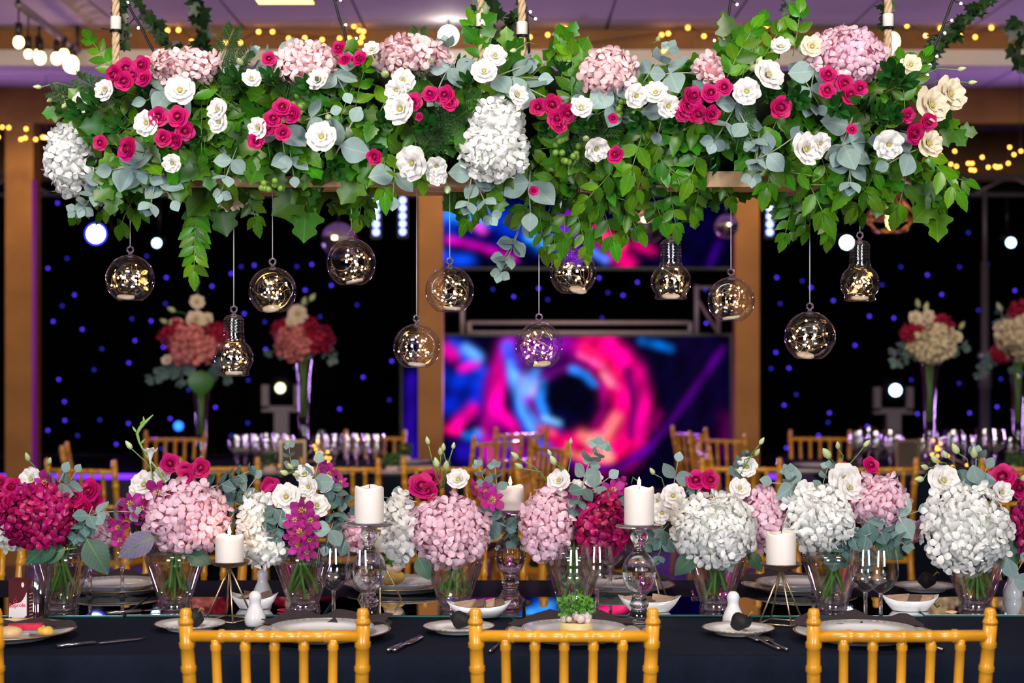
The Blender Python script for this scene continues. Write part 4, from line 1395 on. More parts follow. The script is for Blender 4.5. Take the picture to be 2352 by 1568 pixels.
# pale eucalyptus seen one by one: x, y, direction, size
for px, py, an, s, k in [
    (350, 215, 190, 0.95, 2), (378, 242, 120, .9, 2), (275, 385, 190, 1.05, 2), (320, 395, 330, 1.0, 2),
    (350, 425, 250, 1.0, 0), (385, 445, 300, .8, 2), (645, 330, 270, 1.15, 2), (672, 388, 280, .75, 2), (800, 300, 60, 1.1, 2), (525, 385, 250, .9, 1), 
    (540, 135, 30, .85, 0), (600, 150, 60, 1.0, 1), (775, 150, 150, .9, 0), (785, 195, 300, .8, 2), (1012, 175, 230, 1.0, 0), (1045, 140, 100, .9, 0),
    (1165, 165, 20, 1.05, 0), (1215, 175, 0, 1.0, 2), (1235, 215, 330, 1.0, 0), (905, 430, 270, .95, 2), (1075, 420, 250, 1.0, 0), (1105, 440, 300, .9, 1),
    (1212, 460, 265, 1.25, 2), (1195, 530, 255, 1.1, 1), (1175, 575, 250, .9, 1), (1385, 215, 170, 1.0, 0), (1425, 235, 300, 1.05, 2), (1385, 250, 200, .9, 2),
    (1500, 150, 60, .85, 1), (1575, 160, 10, 1.0, 2), (1515, 285, 250, .8, 2), (1858, 145, 100, .95, 2), (1860, 190, 250, 1.05, 0), (1875, 225, 300, .8, 2),
    (1685, 260, 250, 1.1, 1), (1725, 300, 300, 1.0, 1), (1745, 345, 270, .9, 1), (1790, 345, 20, .95, 0), (1940, 325, 250, 1.1, 2), (1975, 325, 10, 1.0, 2), (1945, 375, 260, 1.0, 0),
    (1950, 405, 260, .8, 2), (2060, 360, 200, .95, 2), (225, 430, 240, .9, 1), (215, 455, 230, .8, 1), (1630, 190, 90, .8, 2), (120 + 620, 260, 20, .8, 2)]:
    put_sprig(EUC[k], 'eucalyptus_sprig', 'silver-grey eucalyptus sprig beside ' + near(px, py), 'eucalyptus', px, py, an, s, group='eucalyptus beside ' + near(px, py), push=0.012 if clear(px, py, 1.0) else -0.012)

# dark glossy whorls
for px, py, s in [(870, 290, 1.0), (730, 215, 1.0), (560, 215, .9), (300, 300, .9), (215, 280, 1.1), (180, 300, 1.0), (1900, 255, 1.25), (1985, 290, 1.1), (1820, 230, 1.0), (1480, 280, .9), (640, 210, .9),
                  (2030, 215, 1.1), (1240, 310, .9), (480, 310, .9), (1560, 300, 1.0), (2060, 180, 1.1), (250, 260, 1.0), (1340, 300, .9), (980, 300, .9), (760, 380, .9), (1090, 215, .8), (430, 240, .8), (1750, 240, .9), (2040, 280, 1.0), (1660, 150, .9)]:
    if not clear(px, py, 1.15):
        continue
    dd, t = surf(px, py)
    yd = Vector((R.uniform(-.35, .35), -1, .4 * t + R.uniform(-.2, .3)))
    inst(R.choice(WHORL), 'pittosporum_sprig', 'dark glossy whorled leaf sprig beside ' + near(px, py), 'leaf sprig',
         frame(P(px, py, dd + .035), yd, (0, 0, 1), s), 'set: dark glossy whorled leaf sprig beside ' + near(px, py))

# fine fern
for px, py, an, s in [(205, 240, 155, .85), (238, 212, 150, .8), (500, 155, 70, .9), (520, 190, 60, .8), (660, 205, 80, .8), (985, 320, 60, .9), (1010, 300, 40, .8), (1330, 350, 60, .9), (1700, 300, 80, .8), (960, 155, 90, .8), (1400, 290, 50, .8)]:
    put_sprig(R.choice(FERN), 'fern_sprig', 'fine dark feathery fern sprig beside ' + near(px, py), 'fern', px, py, an, s, group='fern beside ' + near(px, py), push=0.0)

# hanging tips under the boxes, each as long as it shows
for px, py, an, s, k in [(450, 500, 268, 1.0, 'L'), (458, 470, 262, .8, 'L'), (300, 470, 235, .9, 'p'), (285, 450, 215, .8, 'p'), (330, 445, 250, .8, 'p'), (575, 468, 285, .75, 'p'), (770, 455, 260, .9, 'b'), (785, 480, 300, .7, 'b'),
                         (835, 470, 262, 1.0, 'p'), (850, 450, 255, .9, 'p'), (690, 455, 265, 1.35, 'g'), (480, 420, 280, 1.2, 'g'), (510, 405, 300, 1.1, 'g'), (1050, 470, 270, .8, 'b'), (1090, 500, 240, .8, 'p'), (1130, 470, 230, .9, 'p'),
                         (1240, 520, 275, .9, 'p'), (1270, 550, 285, .7, 'p'), (1300, 500, 265, 1.0, 'p'), (1330, 520, 290, .9, 'p'), (1360, 490, 260, 1.0, 'p'), (1390, 510, 290, 1.0, 'p'), (1420, 480, 310, 1.0, 'p'), (1440, 500, 280, .8, 'p'),
                         (1280, 455, 250, 1.0, 'p'), (1330, 445, 270, 1.0, 'p'), (1400, 440, 300, 1.0, 'p'), (1460, 450, 320, 1.0, 'p'), (1250, 440, 240, .9, 'p'), (1500, 470, 290, .9, 'p'), (1545, 490, 280, .8, 'p'),
                         (1560, 470, 265, .8, 'b'), (1590, 480, 275, .9, 'b'), (1625, 460, 290, .8, 'b'), (1650, 430, 300, .9, 'p'), (1610, 440, 250, 1.0, 'p'), (1680, 440, 300, .7, 'b'), (1780, 470, 265, .9, 'b'), (1820, 500, 262, 1.0, 'p'), (1850, 480, 280, 1.0, 'p'),
                         (1830, 530, 255, .7, 'b'), (1890, 480, 290, 1.1, 'p'), (1900, 510, 275, .9, 'p'), (1940, 460, 320, 1.1, 'p'), (1985, 425, 300, 1.0, 'g'), (2040, 405, 300, 1.0, 'p'), (2100, 420, 320, 1.1, 'p'), (2140, 410, 345, 1.1, 'p'), (2170, 430, 350, .9, 'p'),
                         (2140, 470, 275, 1.2, 'g'), (2095, 440, 290, .9, 'b'), (2010, 435, 260, .9, 'b'), (1770, 430, 200, .9, 'b'), (200, 470, 230, .7, 'p'), (640, 415, 280, .7, 'b'), (710, 420, 250, .9, 'g')]:
    proto = {'L': PINNATE_LONG[0], 'p': R.choice(PINNATE), 'b': R.choice(BROAD), 'g': BROAD[2]}[k]
    dd = 3.98 if k in 'Lpg' else 4.12
    put_sprig(proto, 'trailing_leaf_sprig', 'bright green leafy sprig trailing down by ' + near(px, py), 'leaf sprig', px, py - (12 if px < 600 else 20 if 1200 < px < 1560 else 30), an, s * (.95 if px < 600 else .9 if 1200 < px < 1560 else .8), d=dd, group='trailing sprigs by ' + near(px, py), tilt=0.15, t0=R.uniform(0, .6))

# body of mixed green foliage
TOPY = [(120, 350), (160, 250), (250, 190), (330, 165), (700, 160), (1000, 150), (1110, 120), (1300, 140), (1500, 160), (1700, 120), (1880, 130), (2050, 160), (2130, 230), (2170, 300)]
BOTY = [(120, 400), (200, 420), (300, 420), (440, 430), (470, 395), (650, 385), (690, 430), (740, 390), (830, 385), (860, 420), (900, 385), (1030, 385), (1100, 420), (1250, 480), (1450, 470), (1540, 420), (1560, 385), (1700, 385), (1790, 420), (1850, 460), (2100, 440), (2160, 400)]
k = 0
rows = 6
for ix in range(42):
    for iy in range(rows):
        px = 140 + 2030 * (ix + R.uniform(.05, .95)) / 42
        ty, by = lerp_tab(TOPY, px), lerp_tab(BOTY, px)
        f = (iy + R.uniform(.1, .9)) / rows
        by -= 18
        ty += 14
        py = ty + (by - ty) * f
        if f < .35 and px < 1100 and R.random() < .25:
            continue
        dx = (px - 1160) / 1000
        if f < .4:
            an = 90 - 50 * dx + R.uniform(-60, 60)
        elif f < .7:
            an = R.uniform(0, 360)
        else:
            an = 270 + 45 * dx + R.uniform(-65, 65)
        q = R.random()
        if px > 1200:
            proto, nm = (R.choice(PINNATE), 'pinnate_leaf_sprig') if q < .55 else (R.choice(BROAD), 'broad_leaf_sprig')
        else:
            proto, nm = (R.choice(PINNATE), 'pinnate_leaf_sprig') if q < .35 else (R.choice(BROAD), 'broad_leaf_sprig')
        if q > .74:
            proto, nm = R.choice(WHORL), 'pittosporum_sprig'
        if not clear(px, py):
            continue
        what = {'pinnate_leaf_sprig': 'green sprig of paired leaflets beside ', 'broad_leaf_sprig': 'green sprig of broad toothed leaves beside ', 'pittosporum_sprig': 'dark glossy whorled leaf sprig beside '}[nm] + near(px, py)
        sz = R.uniform(.75, 1.0)
        put_sprig(proto, nm, what, 'leaf sprig', px, py, an, sz, push=R.uniform(-.06, -.015) - (.02 if nm == 'pittosporum_sprig' else 0), group='set: ' + what)

# upright leafy tips along the top
for px, py, an in [(1095, 90, 80), (1105, 110, 100), (1285, 140, 90), (1300, 125, 70), (1340, 150, 110), (1700, 120, 100), (1740, 105, 80), (1760, 120, 60), (1830, 85, 80), (1700, 150, 130), (250, 150, 120), (2090, 195, 70), (1680, 130, 95)]:
    put_sprig(R.choice(PINNATE + BROAD), 'upright_leaf_sprig', 'leafy green tip standing up beside ' + near(px, py), 'leaf sprig', px, py, an, .8, d=4.05, group='upright tips beside ' + near(px, py), t0=.5)

def bud(base, tip, r, label, group, name='lisianthus_bud'):
    base, tip = Vector(base), Vector(tip)
    rt = thing(name, label, 'flower bud', tr(base), group)
    d = tip - base
    q = d.normalized()
    mid = d * .5 + Vector((R.uniform(-.012, .012), 0, .012))
    ob('stem', MB().tube([(0, 0, 0), mid * .6, mid, d], .0013, 5).mesh('bud_stem', stem_green), rt)
    L_ = r * 3.4
    m = zframe(d, q)
    ob('bud', MB().lathe([(0, -.1 * L_), (r * .7, .08 * L_), (r, .35 * L_), (r * .75, .65 * L_), (r * .3, .9 * L_), (0, L_)], 8).mesh('bud_body', bud_green), rt, m)


for (bx, by, tx, ty, r) in [(190, 205, 95, 200, 6), (175, 200, 124, 225, 7), (200, 190, 160, 230, 10), (450, 200, 425, 165, 8), (575, 180, 555, 148, 8), (985, 170, 990, 145, 7), (1000, 120, 960, 140, 5),
                            (1690, 180, 1725, 160, 9), (1700, 190, 1738, 145, 7), (2100, 180, 2200, 160, 6), (2120, 200, 2225, 190, 6), (1240, 105, 1185, 115, 6), (870, 180, 882, 172, 10), (1340, 330, 1345, 320, 8), (1030, 400, 1028, 430, 9), (1500, 130, 1510, 95, 6), (760, 260, 755, 268, 8), (650, 165, 612, 140, 5)]:
    dd = surf((bx + tx) / 2, (by + ty) / 2)[0] - .02
    bud(P(bx, by, dd + .05), P(tx, ty, dd), r * dd / F, 'slim lisianthus bud beside ' + near(tx, ty), 'buds beside ' + near(tx, ty))

# green berry bunches
for px, py in [(620, 420), (1295, 335), (1310, 350), (1440, 250), (690, 240)]:
    dd = surf(px, py)[0] - .02
    rt = thing('berry_bunch', 'small bunch of round green berries among the hanging box leaves', 'berries', tr(P(px, py, dd)), 'berry bunches of the hanging boxes')
    me = MB().ball((0, 0, 0), .0075, 8, 6).mesh('berry', berry_green)
    for i in range(7):
        ob('berry', me, rt, tr(R.uniform(-.02, .02), R.uniform(-.01, .02), R.uniform(-.02, .02)))

# ==================================================================== HANGING GLASS GLOBES
def led_tangle(n, rad, cz, seed):
    r = random.Random(seed)
    pts, cur = [], Vector((0, 0, cz))
    wire, beads = MB(), MB()
    v = Vector((1, 0, 0))
    for i in range(n * 4):
        v = (v + Vector((r.uniform(-1, 1), r.uniform(-1, 1), r.uniform(-1, 1))) * 0.75).normalized()
        nx = cur + v * rad * .32
        off = nx - Vector((0, 0, cz))
        if off.length > rad:
            nx = Vector((0, 0, cz)) + off.normalized() * rad * r.uniform(.9, 1)
            v = (-off + Vector((r.uniform(-1, 1), r.uniform(-1, 1), r.uniform(-1, 1))) * .06).normalized()
        cur = nx
        if cur.z < cz - rad * .7:
            cur.z = cz - rad * .7
        pts.append(cur.copy())
        if i % 4 == 0:
            beads.octa(cur, r.uniform(.0020, .0030))
    wire.tube(pts, .00045, 3, False)
    return wire.mesh('copper_wire', wire_mat), beads.mesh('fairy_lights', led_warm, False)


disc = MB().lathe([(0, 0), (.018, 0), (.02, .002), (.02, .005), (.018, .007), (0, .007)], 16).mesh('lamp_pack', M('lamp_pack', (0.62, 0.55, 0.46), 0.5, noise=.25, nscale=60))


def hang_parts(rt, topz, total):
    ob('loop', MB().tube([(.007 * math.sin(a), 0, topz + .012 - .007 * math.cos(a)) for a in [i * 2 * PI / 12 for i in range(13)]], .0022, 6).lathe([(0, topz - .006), (.008, topz - .006), (.004, topz + .004), (0, topz + .005)], 8).mesh('glass_loop', crystal), rt)
    ob('line', MB().tube([(0, 0, topz + .018), (0, 0, total)], .0011, 5).mesh('nylon_line', nylon), rt)


def globe(px, py, rpx, hole, label, i):
    d = 4.03
    p = P(px, py, d)
    r = rpx * d / F
    rt = thing('glass_globe', label, 'hanging globe', tr(p), None)
    n, m = 36, 22
    h0 = math.radians(30)
    vs, fs = [], []
    q = zframe((0, 0, 0), hole)
    for j in range(m + 1):
        t = h0 + (PI - h0) * j / m
        for k in range(n):
            a = 2 * PI * k / n
            v = q @ Vector((r * math.sin(t) * math.cos(a), r * math.sin(t) * math.sin(a), r * math.cos(t)))
            v.z = max(v.z, -r * .88)
            vs.append(v)
    for j in range(m):
        for k in range(n):
            e = (k + 1) % n
            fs.append((j * n + k, j * n + e, (j + 1) * n + e, (j + 1) * n + k))
    ob('glass_shell', mesh('globe_shell', vs, fs, glass_thin), rt)
    rim = [q @ Vector((r * math.sin(h0) * math.cos(2 * PI * k / 28), r * math.sin(h0) * math.sin(2 * PI * k / 28), r * math.cos(h0))) for k in range(29)]
    ob('opening_rim', MB().tube(rim, .0016, 5, False).mesh('globe_rim', glass_vase), rt)
    hang_parts(rt, r, TB - p.z)
    wm, bm = led_tangle(19, r * .8, -r * .12, i)
    ob('copper_wire', wm, rt)
    ob('fairy_light_string', bm, rt, kind='stuff')
    ob('lamp_pack', disc, rt, tr(R.uniform(-.012, .012), R.uniform(-.01, .005), -r * .80) @ rx(R.uniform(-.1, .35)) @ ry(R.uniform(-.3, .3)))


GL = [(299, 641, 56, (-.75, -1, .15), 'glass globe with side opening, hanging beside the large blazing stage lamp'),
      (626, 668, 55, (.7, -1, .1), 'glass globe hanging above the crimson tall-vase bouquet'),
      (807, 604, 57, (-.6, 1, .3), 'glass globe hanging just in front of the mirror ball'),
      (957, 797, 54, (.3, 1, .1), 'lowest glass globe over the middle post, on a long line'),
      (1033, 667, 56, (-.25, -1, .1), 'glass globe with its opening forward, hanging beside the middle post'),
      (1238, 795, 55, (.0, -1, .2), 'glass globe hanging low in front of the tunnel screen'),
      (1316, 626, 54, (.5, 1, 0), 'glass globe hanging below the upper screen by the bulb-shaped one'),
      (1679, 690, 54, (-.3, -1, .25), 'glass globe hanging in front of the post by the screen'),
      (1860, 773, 58, (.9, -.7, .1), 'largest low glass globe hanging before the starry curtain beyond the screen')]
for i, (a, b, c, h, lab) in enumerate(GL):
    globe(a, b, c, Vector(h), lab, i + 3)


def bulb_globe(px, ytop, ybot, rpx, label, i):
    d = 4.03
    p = P(px, ybot, d)
    H = (ybot - ytop) * d / F
    r = rpx * d / F
    rt = thing('glass_bulb', label, 'hanging glass bulb', tr(p))
    prof = [(r * .0, 0), (r * .62, 0), (r * .80, .02 * H)]
    for k in range(9):
        t = -.75 + 1.75 * k / 8
        prof.append((r * math.cos(t * .95), (.30 + .30 * math.sin(t * 1.0)) * H))
    prof += [(r * .56, .60 * H), (r * .52, .64 * H), (r * .56, .66 * H)]
    for k in range(5):
        z = .68 + .05 * k
        prof += [(r * .50, z * H), (r * .54, (z + .02) * H), (r * .50, (z + .04) * H)]
    prof += [(r * .50, .93 * H), (r * .36, .98 * H), (r * .14, 1.0 * H), (0, 1.0 * H)]
    ob('glass_shell', MB().lathe(prof, 30).mesh('bulb_shell', glass_thin), rt)
    hang_parts(rt, H, TB - p.z)
    wm, bm = led_tangle(17, r * .76, .32 * H, i + 40)
    ob('copper_wire', wm, rt)
    ob('fairy_light_string', bm, rt, kind='stuff')
    ob('lamp_pack', disc, rt, tr(0, 0, .004) @ rx(R.uniform(0, .2)))


bulb_globe(537, 722, 864, 45, 'bulb-shaped glass hanging in front of the coral tall-vase bouquet', 1)
bulb_globe(1541, 548, 688, 47, 'bulb-shaped glass with blue-lit neck, hanging below the upper screen', 2)
bulb_globe(1975, 552, 692, 45, 'bulb-shaped glass hanging beside the white stage lamp', 3)

# ==================================================================== BANQUET TABLE
TY0, TY1, TXH = 3.50, 4.60, 2.45
tb = thing('banquet_table', 'long banquet table under the navy cloth', 'table', tr(0, (TY0 + TY1) / 2, 0))
hd = (TY1 - TY0) / 2
ob('table_top', MB().box(-TXH + .02, TXH - .02, -hd + .02, hd - .02, .705, .744).mesh('table_top', pine, False), tb)
for sx in (-1, 1):
    for sy in (-1, 1):
        ob('leg', MB().tube([(sx * 2.2, sy * .42, 0), (sx * 2.2, sy * .42, .705)], .02, 8).mesh('table_leg', dark_metal), tb)


def cloth(x0, x1, y0, y1, z, drop, mat, name, flare=.05, seed=1, nx=120, ny=24):
    r = random.Random(seed)
    mb = MB()
    vs, fs = [], []
    for j in range(ny + 1):
        for i in range(nx + 1):
            x, y = x0 + (x1 - x0) * i / nx, y0 + (y1 - y0) * j / ny
            vs.append((x, y, z + .0005 * math.sin(x * 7 + y * 5)))
    for j in range(ny):
        for i in range(nx):
            a = j * (nx + 1) + i
            fs.append((a, a + 1, a + nx + 2, a + nx + 1))
    mb.add(vs, fs)
    per = []
    for i in range(nx):
        per.append((x0 + (x1 - x0) * i / nx, y0, 0, -1))
    for j in range(ny):
        per.append((x1, y0 + (y1 - y0) * j / ny, 1, 0))
    for i in range(nx):
        per.append((x1 - (x1 - x0) * i / nx, y1, 0, 1))
    for j in range(ny):
        per.append((x0, y1 - (y1 - y0) * j / ny, -1, 0))
    lv = [0, .012, .05, .15, .35, .65, 1]
    n = len(per)
    vs, fs = [], []
    for q in lv:
        for k, (x, y, a, b) in enumerate(per):
            s = k * 0.055
            off = (.006 if q > 0 else 0) + q * flare * (.5 + .5 * math.sin(s * 7 + 2 * math.sin(s * 2.1)))
            vs.append((x + a * off, y + b * off, z - (q * drop if q > .01 else (.0 if q == 0 else .004))))
    for q in range(len(lv) - 1):
        for k in range(n):
            e = (k + 1) % n
            fs.append((q * n + k, (q + 1) * n + k, (q + 1) * n + e, q * n + e))
    mb.add(vs, fs)
    return mb.mesh(name, mat)


tag(ob('tablecloth', cloth(-TXH, TXH, TY0, TY1, TZ, .735, cloth_navy, 'tablecloth')), 'dark navy cloth draped over the long banquet table', 'tablecloth')

# mirror runner
edge_mat = M('mirror_edge', (0.05, 0.16, 0.15), 0.1, noise=.1)
MZ = TZ + .0055
x = -2.2
i = 0
while x < 2.2:
    ln = 0.44
    rt = thing('mirror_tile', 'rectangular mirror tile of the runner along the middle of the table', 'mirror', tr(x + ln / 2, 4.12 + (.006 if i % 2 else -.004), TZ + .0012) @ rz((.006, -.008, .004)[i % 3]), 'mirror tiles of the table runner')
    ob('glass_edge', MB().box(-ln / 2, ln / 2, -.14, .14, 0, .0036).mesh('mirror_edge', edge_mat, False), rt)
    ob('mirror_face', MB().box(-ln / 2 + .001, ln / 2 - .001, -.139, .139, .0037, .0042).mesh('mirror_face', mirror_mat, False), rt)
    x += ln + .006
    i += 1


# ==================================================================== GOLD BAMBOO-STYLE CHAIRS
def bamboo(pts, r, nodes, n=10):
    """Tube with raised rings."""
    pts = [Vector(p) for p in pts]
    L_ = [0]
    for a, b in zip(pts[:-1], pts[1:]):
        L_.append(L_[-1] + (b - a).length)

    def at(s):
        for k in range(len(pts) - 1):
            if s <= L_[k + 1] + 1e-9:
                return pts[k].lerp(pts[k + 1], (s - L_[k]) / max(1e-9, L_[k + 1] - L_[k]))
        return pts[-1]
    ss = set(L_)
    for v in nodes:
        for e in (-.007, -.003, 0, .003, .007):
            ss.add(min(L_[-1], max(0, v * L_[-1] + e)))
    ss = sorted(ss)
    rr = []
    for s in ss:
        k = min((abs(s - v * L_[-1]) for v in nodes), default=1)
        rr.append(r * (1.22 if k < .0035 else 1.0) if k > 1e-4 else r * 1.12)
    return MB().tube([at(s) for s in ss], rr, n)


def proto_chair(mat, cush):
    parts = []
    H = .876
    def back_pt(z, s):
        if z >= .45:
            t = (z - .45) / (H - .45)
            return Vector((s * (.150 + .014 * t), -.05 * t * t - .005, z))
        t = (.45 - z) / .45
        return Vector((s * (.150 + .015 * t), -.005 - .05 * t, z))
    for s in (-1, 1):
        zz = [0, .15, .3, .45, .55, .65, .75, .845]
        mb = bamboo([back_pt(z, s) for z in zz], .0128, [.2, .42, .62, .76, .9, .955])
        top = back_pt(.845, s)
        mb.lathe([(0, 0), (.0128, 0), (.0148, .004), (.0128, .009), (.0105, .013), (.012, .02), (.009, .029), (0, .031)], 10, top)
        parts.append(('back_leg', mb.mesh('chair_back_leg', mat), I4, []))
        mb = bamboo([(s * .175, .36, 0), (s * .172, .355, .44)], .0128, [.25, .6, .95])
        parts.append(('front_leg', mb.mesh('chair_front_leg', mat), I4, []))
    def rail(z, r, nm):
        a, b = back_pt(z, -1), back_pt(z, 1)
        m_ = (a + b) / 2 + Vector((0, -.008, 0))
        parts.append((nm, bamboo([a, m_, b], r, [.2, .35, .5, .65, .8]).mesh('chair_' + nm, mat), I4, []))
    rail(.823, .0108, 'top_rail')
    rail(.675, .0095, 'lower_rail')
    rail(.52, .0095, 'lower_rail')
    for i in range(5):
        f = -1 + 2 * (i + 1) / 6
        a, b = back_pt(.818, 1), back_pt(.52, 1)
        p0 = Vector((f * a.x, a.y - .006, .818)); p1 = Vector((f * b.x, b.y - .006, .52))
        parts.append(('spindle', bamboo([p0, p1], .0088, [.05, .3, .55, .8]).mesh('chair_spindle', mat), I4, []))
    seat = MB()
    out = [(-.162, .0), (-.16, .37), (-.19, .385), (.19, .385), (.16, .37), (.162, .0)]
    out = [(-.165, -.005), (-.195, .37), (-.17, .39), (.17, .39), (.195, .37), (.165, -.005)]
    vs = [(x, y, .425) for x, y in out] + [(x, y, .45) for x, y in out]
    seat.add(vs, [tuple(range(5, -1, -1)), tuple(range(6, 12))] + [(i, (i + 1) % 6, 6 + (i + 1) % 6, 6 + i) for i in range(6)])
    parts.append(('seat', seat.mesh('chair_seat', mat, False), I4, []))
    cu = MB()
    for j, (k, z) in enumerate(((.93, .451), (.98, .462), (.96, .478), (.8, .486))):
        cu.v += [(x * k, .19 + (y - .19) * k, z) for x, y in out]
        if j:
            b = (j - 1) * 6
            cu.f += [(b + i, b + (i + 1) % 6, b + 6 + (i + 1) % 6, b + 6 + i) for i in range(6)]
    cu.f.append(tuple(range(18, 24)))
    parts.append(('cushion', cu.mesh('chair_cushion', cush), I4, []))
    for s in (-1, 1):
        for z in (.16, .26):
            parts.append(('stretcher', bamboo([(s * .158, -.03, z), (s * .174, .357, z)], .008, [.3, .6], 8).mesh('chair_stretcher', mat), I4, []))
    parts.append(('stretcher', bamboo([(-.174, .357, .2), (.174, .357, .2)], .008, [.3, .6], 8).mesh('chair_stretcher', mat), I4, []))
    parts.append(('stretcher', bamboo([(-.158, -.03, .2), (.158, -.03, .2)], .008, [.3, .6], 8).mesh('chair_stretcher', mat), I4, []))
    return parts


cush_mat = M('dark_cushion', (0.02, 0.018, 0.025), 0.8)
CHAIR = proto_chair(gold_paint, cush_mat)


def chair(px, d, rot, label, group=None):
    x = (px - 1176) * d / F
    return inst(CHAIR, 'ballroom_chair', label, 'chair', tr(x, d, 0) @ rz(math.radians(rot)), group)


for px, rot, lab in ((638, 0, 'gold ballroom chair at the table in front of the setting with the crystal candlestick'), (1294, 0, 'gold ballroom chair in front of the plate with the sprout-topped cake'),
                     (2058, 1, 'gold ballroom chair in front of the paired wine glasses and the white hydrangea vases'), (-193, 0, 'gold ballroom chair beside the chocolate drink carton, one post showing')):
    chair(px, 3.33, rot, lab)
for px, lab in ((-95, 'gold ballroom chair across the table behind the magenta hydrangea vase'), (418, 'gold ballroom chair across the table behind the round pink hydrangea'), (1112, 'gold ballroom chair across the table behind the candle with a small flame'),
                (1884, 'gold ballroom chair across the table behind the brass tripod with tall candle'), (2430, 'gold ballroom chair across the table behind the largest white hydrangea')):
    chair(px, 4.85, 180, lab)

# ==================================================================== TABLEWARE
VD = 4.06
def vase_parts():
    shell = [(.0, .004), (.034, .004), (.036, .0), (.039, .003), (.037, .012), (.036, .018), (.044, .04), (.056, .075), (.066, .103), (.0695, .117), (.066, .129), (.055, .138), (.047, .142), (.046, .148), (.049, .152)]
    inner = [(.0, .016), (.034, .018), (.042, .04), (.054, .075), (.064, .103), (.0672, .117), (.064, .127), (.0, .1275)]
    return (MB().lathe(shell, 32).mesh('vase_shell', glass_vase), MB().lathe(inner, 32).mesh('vase_water', water_mat), MB().lathe([(0, .001), (.033, .001), (.034, .010), (.030, .015), (0, .015)], 24).mesh('vase_base', crystal))


VASE = vase_parts()
vase_x = {}


def vase(px, label, n0=7, s=1.0, by=None):
    x = (px - 1176) * VD / F
    rt = thing('glass_vase', label, 'vase', tr(x, VD, MZ) @ scl(s))
    ob('shell', VASE[0], rt)
    ob('water', VASE[1], rt)
    ob('base', VASE[2], rt)
    for i in range(n0 + 3):
        a = R.uniform(0, 6.3)
        r1, r2 = R.uniform(.010, .034), R.uniform(.016, .036)
        b = a + PI + R.uniform(-.8, .8)
        p0 = Vector((r1 * math.cos(a), r1 * math.sin(a), .15))
        p1 = Vector((r2 * math.cos(b), r2 * math.sin(b), R.uniform(.024, .06)))
        ob('flower_stem', MB().tube([p0 + Vector((0, 0, .05)), p0, p0.lerp(p1, .5) + Vector((R.uniform(-.004, .004), 0, 0)), p1], .0032, 6).mesh('cut_stem', stem_green), rt)
    vase_x[px] = rt


vase(142, 'clear vase holding the magenta hydrangea beside the drink carton', 8)
vase(402, 'clear vase holding the round pink hydrangea with purple alstroemeria', 9)
vase(697, 'clear vase holding white lisianthus and hanging purple alstroemeria', 8)
vase(1043, 'clear vase holding the pink and white hydrangea pair beside the toast dish', 9)
vase(1318, 'clear vase behind the wine glasses, holding pink and magenta hydrangeas', 7)
vase(1645, 'clear vase holding white hydrangea with a pink one behind', 9)
vase(1912, 'clear vase behind paired glasses, holding white and deep pink hydrangeas', 8)
vase(2240, 'clear vase holding the largest white hydrangea', 9)

# ---- candles
def candle(pos, r, h, label, lit=True):
    rt = thing('pillar_candle', label, 'candle', tr(pos))
    prof = [(0, 0), (r * .98, 0), (r, .003), (r, h - .006), (r * .97, h - .001), (r * .88, h), (r * .8, h - .005), (r * .3, h - .007), (0, h - .006)]
    mb = MB().lathe(prof, 28)
    mb.v = [(x, y, z + (.0025 * math.sin(math.atan2(y, x) * 3 + pos[0] * 9) if z > h * .85 else 0)) for x, y, z in mb.v]
    ob('wax', mb.mesh('candle_wax', wax), rt)
    ob('wick', MB().tube([(0, 0, h - .007), (.0008, 0, h + .004)], .0009, 5).mesh('candle_wick', wick_mat), rt)
    if lit:
        ob('flame', MB().lathe([(0, 0), (.0028, .002), (.0042, .007), (.0030, .013), (.0012, .019), (0, .022)], 10).mesh('candle_flame', flame_mat), rt, tr(0, 0, h + .001))
        l = bpy.data.lights.new('candle_glow', 'POINT')
        l.energy = 0.35; l.color = (1, .55, .25); l.shadow_soft_size = .006
        lo = bpy.data.objects.new('candle_glow', l); C.objects.link(lo); lo.parent = rt; lo.location = (0, 0, h + .013)


def candlestick(px, by, label):
    p = T(px, by, TZ + .002)
    prof = [(0, 0), (.049, 0), (.051, .003), (.047, .007), (.030, .016), (.022, .026), (.019, .034), (.0165, .040), (.020, .046), (.021, .052), (.0165, .058), (.0150, .066), (.018, .072), (.022, .078), (.0265, .083),
            (.0325, .094), (.0362, .108), (.0372, .120), (.0355, .134), (.0300, .147), (.0215, .156), (.0165, .161), (.0125, .167), (.0105, .174), (.0135, .180), (.0185, .188), (.0195, .196), (.0165, .204), (.0140, .209), (.030, .212),
            (.050, .2145), (.0515, .217), (.050, .2195), (0, .2195)]
    rt = thing('crystal_candlestick', label, 'candlestick', tr(p))
    i0 = 29
    ob('stem', MB().lathe(prof[:i0] + [(0, .209)], 32).mesh('candlestick_stem', crystal), rt)
    ob('drip_plate', MB().lathe([(0, .2095)] + prof[i0:], 32).mesh('candlestick_plate', crystal), rt)
    return p + Vector((0, 0, .2205))


q = candlestick(848, 1434, 'crystal ball candlestick beside the white and purple flower vase, bearing a tall candle')
candle(q, .0318, .079, 'tall white pillar candle with melted rim on the crystal stick by the alstroemeria', False)
q = candlestick(1172, 1388, 'crystal ball candlestick set back between two pink hydrangeas')
candle(q, .0312, .056, 'short white pillar candle with flame between the two pink hydrangeas')
q = candlestick(1468, 1440, 'crystal ball candlestick beside the magenta hydrangea and wine glasses')
candle(q, .0322, .080, 'tall white pillar candle with flame beside the magenta hydrangea')


